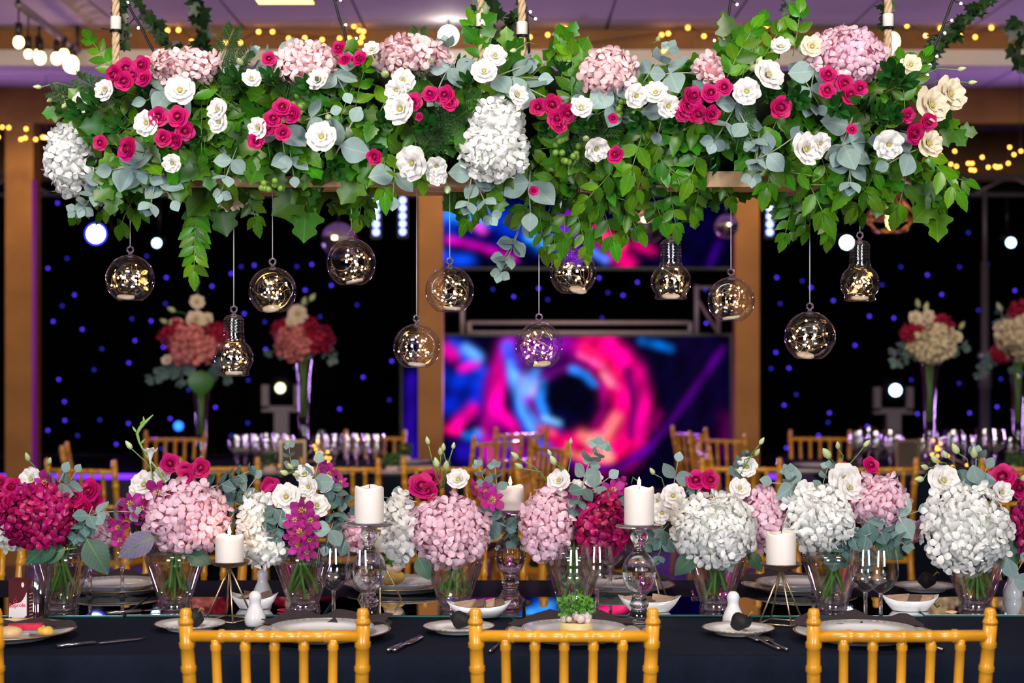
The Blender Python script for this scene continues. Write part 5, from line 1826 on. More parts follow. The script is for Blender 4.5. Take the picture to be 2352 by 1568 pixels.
def tripod(px, by, h, label, rot=0.3, z=TZ + .002):
    p = T(px, by, z)
    rt = thing('brass_tripod_holder', label, 'candle holder', tr(p) @ rz(rot))
    s = .052
    cs = [Vector((s * math.cos(a), s * math.sin(a), .002)) for a in (0, PI / 2, PI, 3 * PI / 2)]
    for i in range(4):
        ob('leg', MB().tube([cs[i], Vector((0, 0, h - .004))], .0021, 6).mesh('holder_leg', brass), rt)
        ob('base_bar', MB().tube([cs[i], cs[(i + 1) % 4]], .0019, 6).mesh('holder_base_bar', brass), rt)
    ob('saucer', MB().lathe([(0, h - .005), (.012, h - .006), (.034, h - .001), (.044, h + .007), (.0455, h + .008), (.0445, h + .0095), (.034, h + .003), (.03, h + .002), (0, h + .002)], 28).mesh('holder_saucer', M('bronze_saucer', (0.20, 0.13, 0.09), 0.4, 0.7)), rt)
    return p + Vector((0, 0, h + .0025))


q = tripod(527, 1424, .122, 'brass wire candle holder beside the white salt shaker pair')
candle(q, .0312, .062, 'short white pillar candle with flame on the brass holder by the pink hydrangea')
q = tripod(1794, 1431, .122, 'brass wire candle holder between the two white hydrangea vases')
candle(q, .0322, .074, 'white pillar candle on the brass holder between the white hydrangeas', False)
q = tripod(872, 1379, .110, 'brass wire candle holder set back behind the crystal stick by the alstroemeria', .1)
candle(q, .03, .045, 'low white candle on the brass holder set back by the white hydrangea', False)
q = tripod(1490, 1377, .118, 'brass wire candle holder set back behind the magenta hydrangea', .5)
candle(q, .03, .055, 'glowing candle on the brass holder set back behind the magenta hydrangea')

# ---- glasses
def glass_meshes(H, rb, n=28):
    prof = [(0, .001), (.034, .001), (.0345, .0022), (.03, .0032), (.012, .006), (.0052, .012), (.0042, .03), (.0042, .42 * H), (.007, .45 * H), (.018, .49 * H), (rb * .82, .57 * H), (rb, .68 * H), (rb * .98, .8 * H), (rb * .9, .92 * H), (rb * .84, H)]
    foot = prof[:9]
    bowl = prof[8:]
    return MB().lathe(foot + [(0, .452 * H)], n).mesh('glass_stem', crystal), MB().lathe([(0, .447 * H)] + bowl, n).mesh('glass_bowl', glass_thin)


WG = glass_meshes(.170, .0385)
WG_FAR = glass_meshes(.165, .038, 14)
WG_BIG = glass_meshes(.205, .047, 16)


def wine_glass(pos, label, group=None, proto=WG):
    rt = thing('wine_glass', label, 'wine glass', tr(pos), group)
    ob('stem', proto[0], rt)
    ob('bowl', proto[1], rt)


for px, by, lab, g in ((766, 1436, 'wine glass beside the crystal stick, in front of the alstroemeria vase', 'wine glasses by the alstroemeria vase'), (834, 1441, 'wine glass beside the crystal stick, in front of the alstroemeria vase', 'wine glasses by the alstroemeria vase'),
                       (1318, 1440, 'wine glass of the pair behind the sprout-topped cake', 'wine glasses behind the cake'), (1371, 1431, 'wine glass of the pair behind the sprout-topped cake', 'wine glasses behind the cake'),
                       (1988, 1440, 'smaller wine glass of the pair before the white hydrangea vase', None), (2023, 1443, 'larger wine glass of the pair before the white hydrangea vase', None),
                       (207, 1376, 'wine glass across the table beside the magenta hydrangea vase', None), (281, 1375, 'wine glass across the table under the violet-grey leaf', None),
                       (1868, 1376, 'wine glass across the table beside the tall brass-held candle', None), (1402, 1372, 'wine glass across the table under the magenta hydrangea', None)):
    wine_glass(T(px, by, TZ + .001), lab, g)
p = T(84, 1428, TZ + .001)
rt = thing('tumbler', 'tall straight drinking glass behind the chocolate drink carton', 'glass', tr(p))
ob('bowl', MB().lathe([(.026, .008), (.0265, .012), (.0310, .125), (.0320, .125), (.0285, .002)], 28).mesh('tumbler_wall', glass_thin), rt)
ob('base', MB().lathe([(0, 0), (.026, 0), (.0272, .004), (.0265, .010), (0, .010)], 24).mesh('tumbler_base', crystal), rt)

# ---- salt shakers
shaker = MB().lathe([(0, 0), (.019, 0), (.0215, .004), (.0232, .012), (.0225, .022), (.0175, .034), (.0125, .045), (.0118, .052), (.0135, .058), (.0140, .064), (.0115, .071), (.006, .0755), (0, .0765)], 24).mesh('shaker_body', porcelain)
holes = MB()
for i in range(5):
    holes.ball((.004 * math.cos(i * 1.257), .004 * math.sin(i * 1.257), .0755), .0009, 5, 4)
holes = holes.mesh('shaker_holes', black)
for px, by, z, lab in ((586, 1437, TZ + .001, 'white pawn-shaped salt shaker in front of the sauce dish'), (603, 1379, TZ + .001, 'white salt shaker set back behind the sauce dish'),
                       (1684, 1438, TZ + .001, 'white salt shaker beside the vase with white and pink hydrangeas'), (2326, 1377, TZ + .001, 'white salt shaker under a round eucalyptus leaf by the largest white hydrangea')):
    rt = thing('salt_shaker', lab, 'salt shaker', tr(T(px, by, z)))
    ob('body', shaker, rt)
    ob('hole_cap', holes, rt, kind='stuff')


# ---- plates
def plate_mesh(r, depth, name, mat, rim=.3):
    return MB().lathe([(0, .002), (r * .55, .002), (r * .62, .000), (r * .66, .002), (r * .70, .006), (r * .97, depth), (r, depth + .0012), (r * .99, depth + .003), (r * .70, .0095), (r * .64, .006), (0, .005)], 44).mesh(name, mat)


gold_rim = M('gilded_rim', (0.45, 0.28, 0.10), 0.3, 0.8)
CH = plate_mesh(.142, .016, 'charger', porcelain)
CHR = MB().lathe([(.1385, .0158), (.1425, .0175), (.1405, .0196), (.137, .0182)], 44, closed=True).mesh('charger_rim', gold_rim)
DP = plate_mesh(.108, .014, 'dinner_plate', porcelain)
BP = plate_mesh(.076, .012, 'bread_plate', porcelain)
BPR = MB().lathe([(.0735, .0125), (.0765, .0135), (.075, .0152), (.0725, .0142)], 36, closed=True).mesh('bread_plate_rim', gold_rim)


def napkin_mesh(seed, r=.135):
    rr = random.Random(seed)
    vs, fs = [], []
    n, m = 18, 10
    for j in range(m + 1):
        for i in range(n + 1):
            u, v = -1 + 2 * i / n, j / m
            x = u * r * (.98 + .05 * math.sin(v * 5 + seed))
            y = .070 - .02 * u * u + v * r * .62 * math.sqrt(max(0, 1 - .8 * u * u)) + .006 * math.sin(u * 5 + seed)
            z = .021 + .010 * v * (1 + .7 * math.sin(u * 8 + seed * 2)) + .002 * math.sin(u * 17)
            vs.append((x, y, z))
    for j in range(m):
        for i in range(n):
            a = j * (n + 1) + i
            fs.append((a, a + 1, a + n + 2, a + n + 1))
    return mesh('napkin', vs, fs, napkin_mat)


def setting(px, by, where, nap=True, rot=0, z=TZ + .001):
    p = T(px, by, z)
    rt = thing('charger_plate', 'white gilt-rimmed charger plate ' + where, 'plate', tr(p))
    ob('dish', CH, rt); ob('rim', CHR, rt)
    rt = thing('dinner_plate', 'white dinner plate on the charger ' + where, 'plate', tr(p + Vector((0, -.012, .0100))))
    ob('dish', DP, rt)
    ob('rim', MB().lathe([(.1045, .0138), (.1085, .0153), (.107, .017), (.1035, .0162)], 40, closed=True).mesh('dinner_rim', M('silver_rim', (0.62, 0.6, 0.6), 0.25, 0.5)), rt)
    if nap:
        tag(ob('napkin', napkin_mesh(R.randint(1, 99)), None, tr(p) @ rz(rot)), 'dark folded napkin laid over the charger ' + where, 'napkin')
    return p


setting(741, 1464, 'before the crystal candlestick')
cakep = setting(1318, 1466, 'under the sprout-topped cake')
setting(1981, 1468, 'before the paired wine glasses')
setting(270, 1358, 'across the table under the violet-grey leaf')
setting(922, 1354, 'across the table by the set-back brass holder', False)
setting(1418, 1357, 'across the table under the magenta hydrangea')
setting(1836, 1357, 'across the table behind the tall brass-held candle')
pouch_mat = M('black_pouch', (0.006, 0.006, 0.009), 0.7, noise=.4, nscale=60)


def blob_mesh(name, mat, r, seed, flat=.8, amp=.18):
    rr = random.Random(seed)
    mb = MB().ball((0, 0, 0), r, 16, 10, 1, 1, flat)
    ph = [rr.uniform(0, 6) for _ in range(4)]
    mb.v = [(x * (1 + amp * math.sin(z / r * 4 + ph[0]) * math.sin(math.atan2(y, x) * 3 + ph[1])), y * (1 + amp * math.sin(math.atan2(y, x) * 4 + ph[2])), z * (1 + amp * math.sin(x / r * 3 + ph[3]))) for x, y, z in mb.v]
    return mb.mesh(name, mat)


for px, by, lab in ((437, 1445, 'under the short brass-held candle'), (1054, 1451, 'before the toast dish'), (1696, 1455, 'beside the salt shaker and white hydrangea vase'), (2125, 1356, 'across the table behind the long sauce dish')):
    p = T(px, by, TZ + .001)
    rt = thing('bread_plate', 'small white gilt-rimmed plate ' + lab, 'plate', tr(p))
    ob('dish', BP, rt); ob('rim', BPR, rt)
    po_ = thing('black_pouch', 'small black cloth pouch on the plate ' + lab, 'pouch', tr(p + Vector((.006, 0, .026))))
    ob('bag', blob_mesh('pouch_bag', pouch_mat, .022, int(px), .85), po_)
    ob('tie', MB().tube([(.012, -.012, .012), (.02, -.016, .022), (.026, -.012, .018)], .0022, 5).mesh('pouch_tie', M('olive_ribbon', (0.25, 0.20, 0.06), 0.5)), po_)

# cake with sprouts
rt = thing('layered_cake', 'pale savoury cake topped with green sprouts on the middle plate', 'cake', tr(cakep + Vector((.004, -.005, .0165))))
ob('base', MB().lathe([(0, 0), (.033, 0), (.0345, .003), (.0345, .016), (.033, .018), (0, .018)], 26).mesh('cake_base', M('pale_yellow_cake', (0.78, 0.62, 0.30), .7, noise=.2, nscale=90)), rt)
top = MB()
for i in range(26):
    a = R.uniform(0, 6.3); r_ = .03 * math.sqrt(R.random())
    top.ball((r_ * math.cos(a), r_ * math.sin(a), .024 + R.uniform(0, .012)), R.uniform(.006, .010), 7, 5)
ob('topping', top.mesh('cake_topping', M('pink_white_topping', (0.78, 0.62, 0.60), .6, noise=.35, nscale=70)), rt, kind='stuff')
spr = MB()
for i in range(230):
    a = R.uniform(0, 6.3); r_ = .036 * math.sqrt(R.random()); h = .036 + R.uniform(0, .052) * (1 - r_ * 14)
    c = Vector((r_ * math.cos(a) * 1.15, r_ * math.sin(a), h))
    m_ = zframe(c, (R.uniform(-1, 1), R.uniform(-1, .4), R.uniform(.1, 1)), R.uniform(0, 6))
    s_ = R.uniform(.004, .0075)
    spr.add([m_ @ Vector(v) for v in ((0, -s_, 0), (s_ * .7, 0, .001), (0, s_, 0), (-s_ * .7, 0, .001))], [(0, 1, 2, 3)])
for i in range(22):
    a = R.uniform(0, 6.3)
    spr.tube([(.015 * math.cos(a), .015 * math.sin(a), .03), (.03 * math.cos(a), .03 * math.sin(a), .03 + R.uniform(.02, .05))], .0008, 4)
ob('sprouts', spr.mesh('cake_sprouts', M('sprout_green', (0.09, 0.30, 0.03), .45, noise=.3, nscale=50)), rt, kind='stuff')
# food on the setting across the table
p = T(922, 1354, TZ + .001)
rt = thing('starter_portion', 'creamy yellow starter with green garnish on the plate across the table', 'food', tr(p + Vector((-.02, -.02, .0165))))
ob('base', blob_mesh('starter_base', M('yellow_starter', (0.62, 0.42, 0.10), .6, noise=.3, nscale=60), .030, 3, .7), rt, tr(0, 0, .018))
ob('cream', blob_mesh('starter_cream', M('starter_cream', (0.75, 0.55, 0.50), .6, noise=.3, nscale=60), .024, 5, .6), rt, tr(0, 0, .04))
g_ = ob('garnish', MB().mesh('x', None), rt)
gm = MB()
for i in range(26):
    m_ = zframe((R.uniform(-.02, .05), R.uniform(-.02, .02), .05 + R.uniform(0, .02)), (R.uniform(-1, 1), -1, R.uniform(0, 1)), R.uniform(0, 6))
    gm.add([m_ @ Vector(v) for v in ((0, -.009, 0), (.006, 0, .002), (0, .009, 0), (-.006, 0, .002))], [(0, 1, 2, 3)])
g_.data = gm.mesh('starter_garnish', G_GRAPE)
g_['kind'] = 'stuff'


# ---- boat dishes with toast
def boat(L_, W_, H_):
    vs, fs = [], []
    n, m = 28, 7
    prof = [(.0, .0), (.45, .0), (.62, .06), (.82, .45), (1.0, 1.0), (.95, .98), (.74, .45), (.5, .14), (0, .10)]
    for r, z in prof:
        for i in range(n):
            a = 2 * PI * i / n
            c, s = math.cos(a), math.sin(a)
            up = H_ * z * (1 + .45 * abs(c) ** 3 * (r > .7))
            vs.append((L_ / 2 * r * (abs(c) ** .85) * (1 if c > 0 else -1), W_ / 2 * r * s, up))
    for j in range(len(prof) - 1):
        for i in range(n):
            e = (i + 1) % n
            fs.append((j * n + i, j * n + e, (j + 1) * n + e, (j + 1) * n + i))
    return mesh('boat_dish', vs, fs, porcelain)


toast_mat = M('toast_crumb', (0.42, 0.28, 0.20), .8, noise=.35, nscale=90)
crust_mat = M('seeded_cracker', (0.16, 0.09, 0.07), .8, noise=.5, nscale=120)
for px, by, wpx, lab, nt in ((584, 1397, 112, 'by the salt shaker pair', 3), (1100, 1417, 150, 'before the pink and white hydrangea vase', 4), (1492, 1404, 146, 'behind the crystal stick by the magenta hydrangea', 3), (2090, 1402, 132, 'beside the paired wine glasses', 3)):
    p = T(px, by, MZ)
    W_ = wpx * p.y / F
    tag(ob('boat_dish', boat(W_, .075, .026), None, tr(p) @ rz(R.uniform(-.1, .1))), 'white boat-shaped porcelain dish ' + lab, 'dish')
    for i in range(nt):
        f = (i + .5) / nt - .5
        mb = MB().box(-.022, .022, -.014, .014, -.003, .003)
        mb.v = [(x * (1 + .2 * (y > 0)), y, z) for x, y, z in mb.v]
        tag(ob('toast_slice', mb.mesh('toast', toast_mat if i % 2 == 0 else crust_mat, False), None, tr(p + Vector((f * W_ * .62, .004, .026))) @ rz(R.uniform(-1, 1)) @ rx(R.uniform(.25, .55)) @ ry(R.uniform(-.25, .25))),
            'thin toast slice in the boat dish ' + lab, 'toast', 'toast in the dish ' + lab)

# ---- chocolate drink carton
choco = M('carton_brown', (0.085, 0.012, 0.016), .35, noise=.08, nscale=30)
cwhite = M('carton_white', (0.82, 0.78, 0.82), .35, noise=.03)
cred = M('carton_red', (0.75, 0.03, 0.08), .4)
cblue = M('carton_blue', (0.12, 0.20, 0.55), .4)
p = T(50, 1433, TZ + .001)
rt = thing('drink_carton', 'small chocolate-brown drink carton with white wave and red lettering', 'carton', tr(p) @ rz(math.radians(-14)))
w_, dp_, h_ = .046, .034, .098
bm = bmesh.new()
bmesh.ops.create_cube(bm, size=1)
for v in bm.verts:
    v.co = Vector((v.co.x * w_, v.co.y * dp_, (v.co.z + .5) * h_))
bmesh.ops.bevel(bm, geom=bm.edges[:], offset=.0012, segments=2, affect='EDGES')
me = bpy.data.meshes.new('carton_box'); bm.to_mesh(me); bm.free(); me.materials.append(choco)
ob('box', me, rt)
ob('top_seam', MB().box(-w_ / 2 + .001, w_ / 2 - .001, -.002, .002, h_, h_ + .003).mesh('carton_seam', choco, False), rt)


def plate_shape(name, pts, y, mat, parent):
    """Flat printed area on the carton front."""
    n = len(pts)
    return ob(name, mesh(name, [(x, y, z) for x, z in pts], [tuple(range(n))], mat, False), parent)


yf = -dp_ / 2 - .0004
wave = [(-.0215, .016), (-.0205, .038)] + [(-.0205 + .042 * t, .040 + .034 * (t ** 2.2) + .004 * math.sin(t * 6)) for t in [i / 10 for i in range(11)]]
wave += [(.0215, .022)] + [(.0215 - .043 * t, .022 - .010 * math.sin(t * PI)) for t in [i / 8 for i in range(1, 8)]]
plate_shape('white_wave', wave, yf, cwhite, rt)
drop_ = [(.012 + .0035 * math.cos(a), .088 + .0055 * math.sin(a)) for a in [i * 2 * PI / 14 for i in range(14)]]
plate_shape('milk_drop', drop_, yf, cwhite, rt)
splash = [(-.021, .003)] + [(-.021 + .042 * i / 10, .009 + .004 * math.sin(i * 2.1)) for i in range(11)] + [(.021, .003)]
plate_shape('blue_splash', splash, yf - .0002, cblue, rt)
ring_ = MB()
ring_.tube([(-.006 + .0042 * math.cos(a), yf - .0003, .0515 + .0042 * math.sin(a)) for a in [i * 2 * PI / 16 for i in range(17)]], .0005, 4)
ring_.tube([(-.006 + .0022 * math.cos(a), yf - .0003, .0515 + .0022 * math.sin(a)) for a in [PI + i * PI / 8 for i in range(9)]], .0004, 4)
ring_.tube([(-.0055, yf - .0003, .0557), (-.004, yf - .0003, .059), (-.006, yf - .0003, .0605)], .0004, 4)
ob('face_emblem', ring_.mesh('face_emblem', cred), rt)
fc = bpy.data.curves.new('lettering', 'FONT')
fc.body = 'Soprole'
fc.size = .0125
fc.align_x = 'CENTER'
fc.extrude = .0002
fc.offset = .0002
fc.materials.append(cred)
fo = bpy.data.objects.new('lettering_source', fc); C.objects.link(fo)
bpy.context.view_layer.update()
fme = bpy.data.meshes.new_from_object(fo.evaluated_get(bpy.context.evaluated_depsgraph_get()))
bpy.data.objects.remove(fo)
ob('lettering', fme, rt, tr(-.0005, yf - .0004, .0395) @ ry(-.08) @ rx(PI / 2))
side = MB()
for i in range(8):
    side.box(w_ / 2 + .0002, w_ / 2 + .0005, -.009, -.009 + R.uniform(.008, .018), .014 + i * .0075, .0165 + i * .0075)
ob('side_print', side.mesh('side_print', M('print_grey', (0.55, 0.45, 0.48), .5), False), rt, kind='stuff')

# ---- snack plate beside the carton
p = T(15, 1464, TZ + .001)
rt = thing('charger_plate', 'white gilt-rimmed charger plate with snacks beside the drink carton', 'plate', tr(p))
ob('dish', CH, rt); ob('rim', CHR, rt)
rt = thing('snack_bar', 'red wrapped snack bar lying on the plate by the carton', 'snack', tr(p + Vector((.045, -.02, .026))) @ rz(.12))
ob('wrapper', MB().box(-.034, .034, -.012, .012, -.005, .006).mesh('bar_wrapper', M('red_wrapper', (0.72, 0.02, 0.07), .3, noise=.3, nscale=60), False), rt)
for s in (-1, 1):
    ob('crimp', MB().box(s * .034 - .003, s * .034 + .003, -.012, .012, -.001, .001).mesh('bar_crimp', cwhite, False), rt)
tag(ob('bread_roll', blob_mesh('roll', M('bread_roll', (0.72, 0.50, 0.25), .7, noise=.25, nscale=40), .024, 8, .55, .08), None, tr(p + Vector((.025, -.06, .021)))), 'small golden bread roll on the plate by the carton', 'bread')
tag(ob('cheese_piece', blob_mesh('cheese', M('yellow_cheese', (0.80, 0.48, 0.08), .6, noise=.2, nscale=40), .016, 9, .6, .15), None, tr(p + Vector((.092, -.045, .022)))), 'small yellow snack piece on the plate by the carton', 'snack')
tag(ob('napkin', napkin_mesh(7, .12), None, tr(p + Vector((.035, -.012, .009))) @ sc3(.85, .8, .45)), 'dark napkin under the snacks beside the drink carton', 'napkin')


# ---- cutlery
steel = M('dark_steel', (0.40, 0.36, 0.40), .22, .95)


def fork_mesh():
    mb = MB()
    mb.tube([(0, 0, .004), (0, .06, .003), (0, .10, .005)], [.004, .0028, .0032], 6)
    mb.box(-.010, .010, .10, .122, .004, .0062)
    for i in range(4):
        x = -.0085 + i * .0057
        mb.box(x - .0013, x + .0013, .122, .158, .004, .0058)
    return mb.mesh('fork', steel)


def knife_mesh():
    mb = MB().tube([(0, 0, .004), (0, .08, .004)], [.0045, .0035], 6)
    mb.add([(-.001, .08, .003), (.009, .09, .003), (.009, .17, .003), (-.001, .19, .003), (-.001, .08, .005), (.009, .09, .0035), (.009, .17, .0035), (-.001, .19, .005)], [(0, 1, 5, 4), (1, 2, 6, 5), (2, 3, 7, 6), (3, 0, 4, 7), (4, 5, 6, 7), (3, 2, 1, 0)])
    return mb.mesh('knife', steel)


FK, KN = fork_mesh(), knife_mesh()
for px, by, me, nm, rot, lab in ((562, 1500, FK, 'fork', .05, 'dinner fork beside the charger before the crystal candlestick'), (890, 1498, KN, 'knife', -.3, 'dinner knife between the candlestick setting and the cake setting'), (905, 1498, KN, 'knife', -.25, 'second dinner knife between the candlestick setting and the cake setting'),
                                 (1125, 1500, FK, 'fork', -.2, 'dinner fork beside the cake plate'), (1790, 1494, FK, 'fork', .25, 'dinner fork beside the charger before the paired glasses'), (1808, 1496, FK, 'fork', .2, 'second fork beside the charger before the paired glasses'),
                                 (2165, 1496, KN, 'knife', .35, 'dinner knife beside the charger before the paired glasses'), (130, 1488, KN, 'knife', -1.0, 'dinner knife beside the snack plate'), (1590, 1362, FK, 'fork', 3.1, 'gilt fork across the table behind the white hydrangea vase')):
    tag(ob(nm, me, None, tr(T(px, by, TZ + .001)) @ rz(rot)), lab, nm)
# dark menu pen-like stick resting on the runner
tag(ob('table_knife', KN, None, tr(T(245, 1412, MZ + .001)) @ rz(-1.0)), 'dark knife lying across the mirror tiles by the pink hydrangea vase', 'knife')
tag(ob('fallen_petal', blob_mesh('petal', M('fallen_petal', (0.30, 0.004, 0.03), .5), .012, 2, .25), None, tr(T(648, 1400, MZ + .003))), 'dark red petal fallen on the mirror by the alstroemeria vase', 'petal')
tag(ob('fallen_petal', blob_mesh('petal', M('pale_petal', (0.75, 0.55, 0.35), .5), .013, 4, .25), None, tr(T(2185, 1405, MZ + .003))), 'pale petal fallen on the mirror by the largest white hydrangea vase', 'petal')

# ==================================================================== TABLE FLOWERS
kt = VD / F
for px, py, a, b, kind, dz, lab in [
    (95, 1188, 88, 76, 'magenta', -.03, 'magenta hydrangea in the vase beside the drink carton'),
    (25, 1225, 42, 36, 'white', .04, 'white hydrangea peeping out behind the magenta one by the carton'),
    (225, 1218, 42, 46, 'pink', .03, 'small pink hydrangea tucked behind eucalyptus beside the magenta one'),
    (432, 1190, 96, 82, 'pink', -.03, 'big round pink hydrangea beside the purple alstroemeria'),
    (592, 1195, 44, 68, 'white', -.01, 'tall white hydrangea in the alstroemeria vase'),
    (607, 1262, 50, 42, 'white', -.03, 'low white hydrangea beside the hanging purple alstroemeria'),
    (800, 1225, 46, 42, 'pink', .03, 'small pink hydrangea behind the tall candle and crystal stick'),
    (1035, 1217, 90, 84, 'pink', -.03, 'round pink hydrangea beside the tall white one over the toast dish'),
    (918, 1215, 44, 80, 'white', -.01, 'tall white hydrangea leaning on the round pink one by the candle'),
    (1258, 1205, 64, 82, 'pink', -.02, 'pink hydrangea pressed against the magenta one behind the glasses'),
    (1376, 1205, 66, 78, 'magenta', -.01, 'magenta hydrangea beside the tall candle with flame'),
    (1638, 1215, 98, 88, 'white', -.03, 'broad white hydrangea beside the pink one near the brass holder'),
    (1752, 1190, 52, 72, 'pink', .03, 'pink hydrangea behind the broad white one near the brass holder'),
    (1882, 1192, 80, 74, 'white', -.02, 'white hydrangea above the paired wine glasses'),
    (2018, 1150, 66, 62, 'pink', .0, 'deep pink hydrangea above the paired wine glasses'),
    (2085, 1225, 30, 26, 'pink', .03, 'small deep pink hydrangea under the eucalyptus by the largest white one'),
    (2218, 1215, 100, 104, 'white', -.03, 'largest white hydrangea at the vase by the salt shaker'),
    (2372, 1215, 50, 75, 'magenta', .0, 'magenta hydrangea beyond the largest white one, partly out of sight')]:
    hydrangea(P(px, py, VD + dz), a * kt, b * kt, kind, lab, None, 0.0190, min((a + b) / 2 * kt, .085))


TANCH = [(95, 1190, 'the magenta hydrangea by the carton'), (230, 1200, 'the small pink hydrangea by the drooping leaf'), (430, 1180, 'the big round pink hydrangea'), (545, 1120, 'the white hydrangea of the alstroemeria vase'), (690, 1150, 'the hanging alstroemeria'), (780, 1200, 'the tall candle with melted rim'),
         (1000, 1180, 'the round pink hydrangea over the toast dish'), (1150, 1180, 'the short candle with flame'), (1260, 1170, 'the pink hydrangea behind the glasses'), (1370, 1120, 'the magenta hydrangea behind the glasses'), (1510, 1200, 'the tall candle with flame'), (1620, 1130, 'the broad white hydrangea'),
         (1800, 1110, 'the candle on the brass holder'), (1930, 1250, 'the paired wine glasses'), (2040, 1200, 'the deep pink hydrangea'), (2240, 1100, 'the largest white hydrangea')]


def tnear(px, py):
    return min(TANCH, key=lambda a: (a[0] - px) ** 2 + (a[1] - py) ** 2)[2]


def tflower(proto, name, cat, lab, lst, group=None):
    for px, py, r, dz in lst:
        d = VD + dz
        n = Vector((R.uniform(-.4, .4), -1, R.uniform(.0, .6)))
        n.normalize()
        s = r * d / F * 1.08
        inst(R.choice(proto), name, lab, cat, zframe(P(px, py, d) - n * s * .35, n, R.uniform(0, 6.3), s), group if group else (('set: ' + lab) if len(lst) > 1 else None))


for lab, lst in [
    ('magenta rose among the flowers left of nothing', []),
    ('magenta rose above the magenta hydrangea by the carton', [(27, 1118, 22, -.02), (8, 1150, 22, -.03), (28, 1155, 22, -.04), (0, 1108, 18, .02)]),
    ('magenta rose beside the eucalyptus over the magenta hydrangea', [(205, 1128, 28, -.01), (172, 1142, 26, -.02), (192, 1168, 24, -.03), (215, 1150, 22, .0)]),
    ('magenta rose standing above the round pink hydrangea', [(390, 1064, 22, .0), (425, 1080, 20, -.01), (461, 1074, 22, .0), (428, 1094, 18, -.02)]),
    ('magenta rose behind the white lisianthus of the alstroemeria vase', [(625, 1138, 26, .0), (622, 1118, 22, .02)]),
    ('magenta rose above the pink and white hydrangea pair', [(968, 1116, 30, -.01), (990, 1098, 22, .02), (985, 1128, 20, -.02)]),
    ('magenta rose above the broad white hydrangea', [(1598, 1102, 22, .0), (1630, 1102, 22, -.01), (1618, 1122, 18, .0)]),
    ('magenta rose above the deep pink hydrangea', [(2000, 1068, 19, .0), (1942, 1075, 14, .03)]),
    ('magenta rose above the largest white hydrangea', [(2302, 1096, 30, .0), (2340, 1120, 24, .02)])]:
    if lst:
        tflower(ROSE_P, 'garden_rose', 'rose', lab, lst)
for lab, lst in [
    ('white lisianthus above the magenta hydrangea by the carton', [(70, 1100, 24, .0), (45, 1118, 22, .01), (92, 1108, 18, .02)]),
    ('white lisianthus behind the purple alstroemeria', [(330, 1112, 28, .01), (318, 1125, 22, .02)]),
    ('white lisianthus above the round pink hydrangea', [(372, 1090, 20, .02)]),
    ('white lisianthus in the alstroemeria vase', [(657, 1140, 28, -.03), (708, 1118, 24, -.02), (728, 1160, 26, -.03), (700, 1088, 24, .0), (657, 1190, 18, -.05), (745, 1110, 18, .0)]),
    ('white lisianthus beside the rose over the pink and white pair', [(1052, 1100, 26, -.01)]),
    ('white lisianthus above the pink hydrangea behind the glasses', [(1283, 1102, 24, .0), (1362, 1098, 22, .02), (1325, 1120, 20, .02)]),
    ('white lisianthus between the tall candle and broad white hydrangea', [(1546, 1138, 24, -.01), (1520, 1178, 22, .0), (1510, 1150, 16, .02)]),
    ('white lisianthus above the pink hydrangea by the brass holder', [(1716, 1072, 24, .02), (1700, 1120, 22, .0)]),
    ('white lisianthus above the paired wine glass hydrangeas', [(1850, 1128, 22, -.01), (1940, 1100, 32, -.01), (1955, 1120, 26, -.03)]),
    ('white lisianthus above the largest white hydrangea', [(2168, 1102, 32, -.01), (2302, 1130, 26, -.03)])]:
    tflower(LIS_P, 'lisianthus', 'lisianthus', lab, lst)
for lab, lst in [
    ('purple alstroemeria above the magenta hydrangea by the carton', [(104, 1108, 26, -.02), (60, 1128, 22, -.03)]),
    ('purple alstroemeria beside the round pink hydrangea', [(300, 1158, 28, -.02), (362, 1130, 30, -.03), (325, 1170, 26, -.03), (285, 1172, 24, -.01), (272, 1212, 24, -.01), (345, 1155, 22, -.03), (310, 1185, 22, -.02), (275, 1240, 18, -.02)]),
    ('purple alstroemeria hanging down the middle of its vase', [(695, 1172, 28, -.05), (678, 1195, 26, -.06), (712, 1195, 24, -.06), (690, 1222, 28, -.07), (712, 1240, 22, -.06), (685, 1252, 24, -.07), (705, 1268, 22, -.07), (672, 1230, 20, -.06), (720, 1215, 20, -.05)]),
    ('pale purple alstroemeria at the back of the alstroemeria vase', [(756, 1088, 20, .02), (782, 1108, 18, .03), (745, 1072, 18, .03)]),
    ('purple alstroemeria between the round pink hydrangea and short candle', [(1130, 1148, 28, -.02), (1118, 1130, 22, .0), (1095, 1120, 18, .02)]),
    ('purple alstroemeria above the magenta hydrangea by the tall candle', [(1408, 1126, 26, -.01), (1425, 1110, 18, .01), (1268, 1125, 18, .02), (1315, 1130, 18, .0)])]:
    tflower(ALS_P, 'alstroemeria', 'alstroemeria', lab, lst)

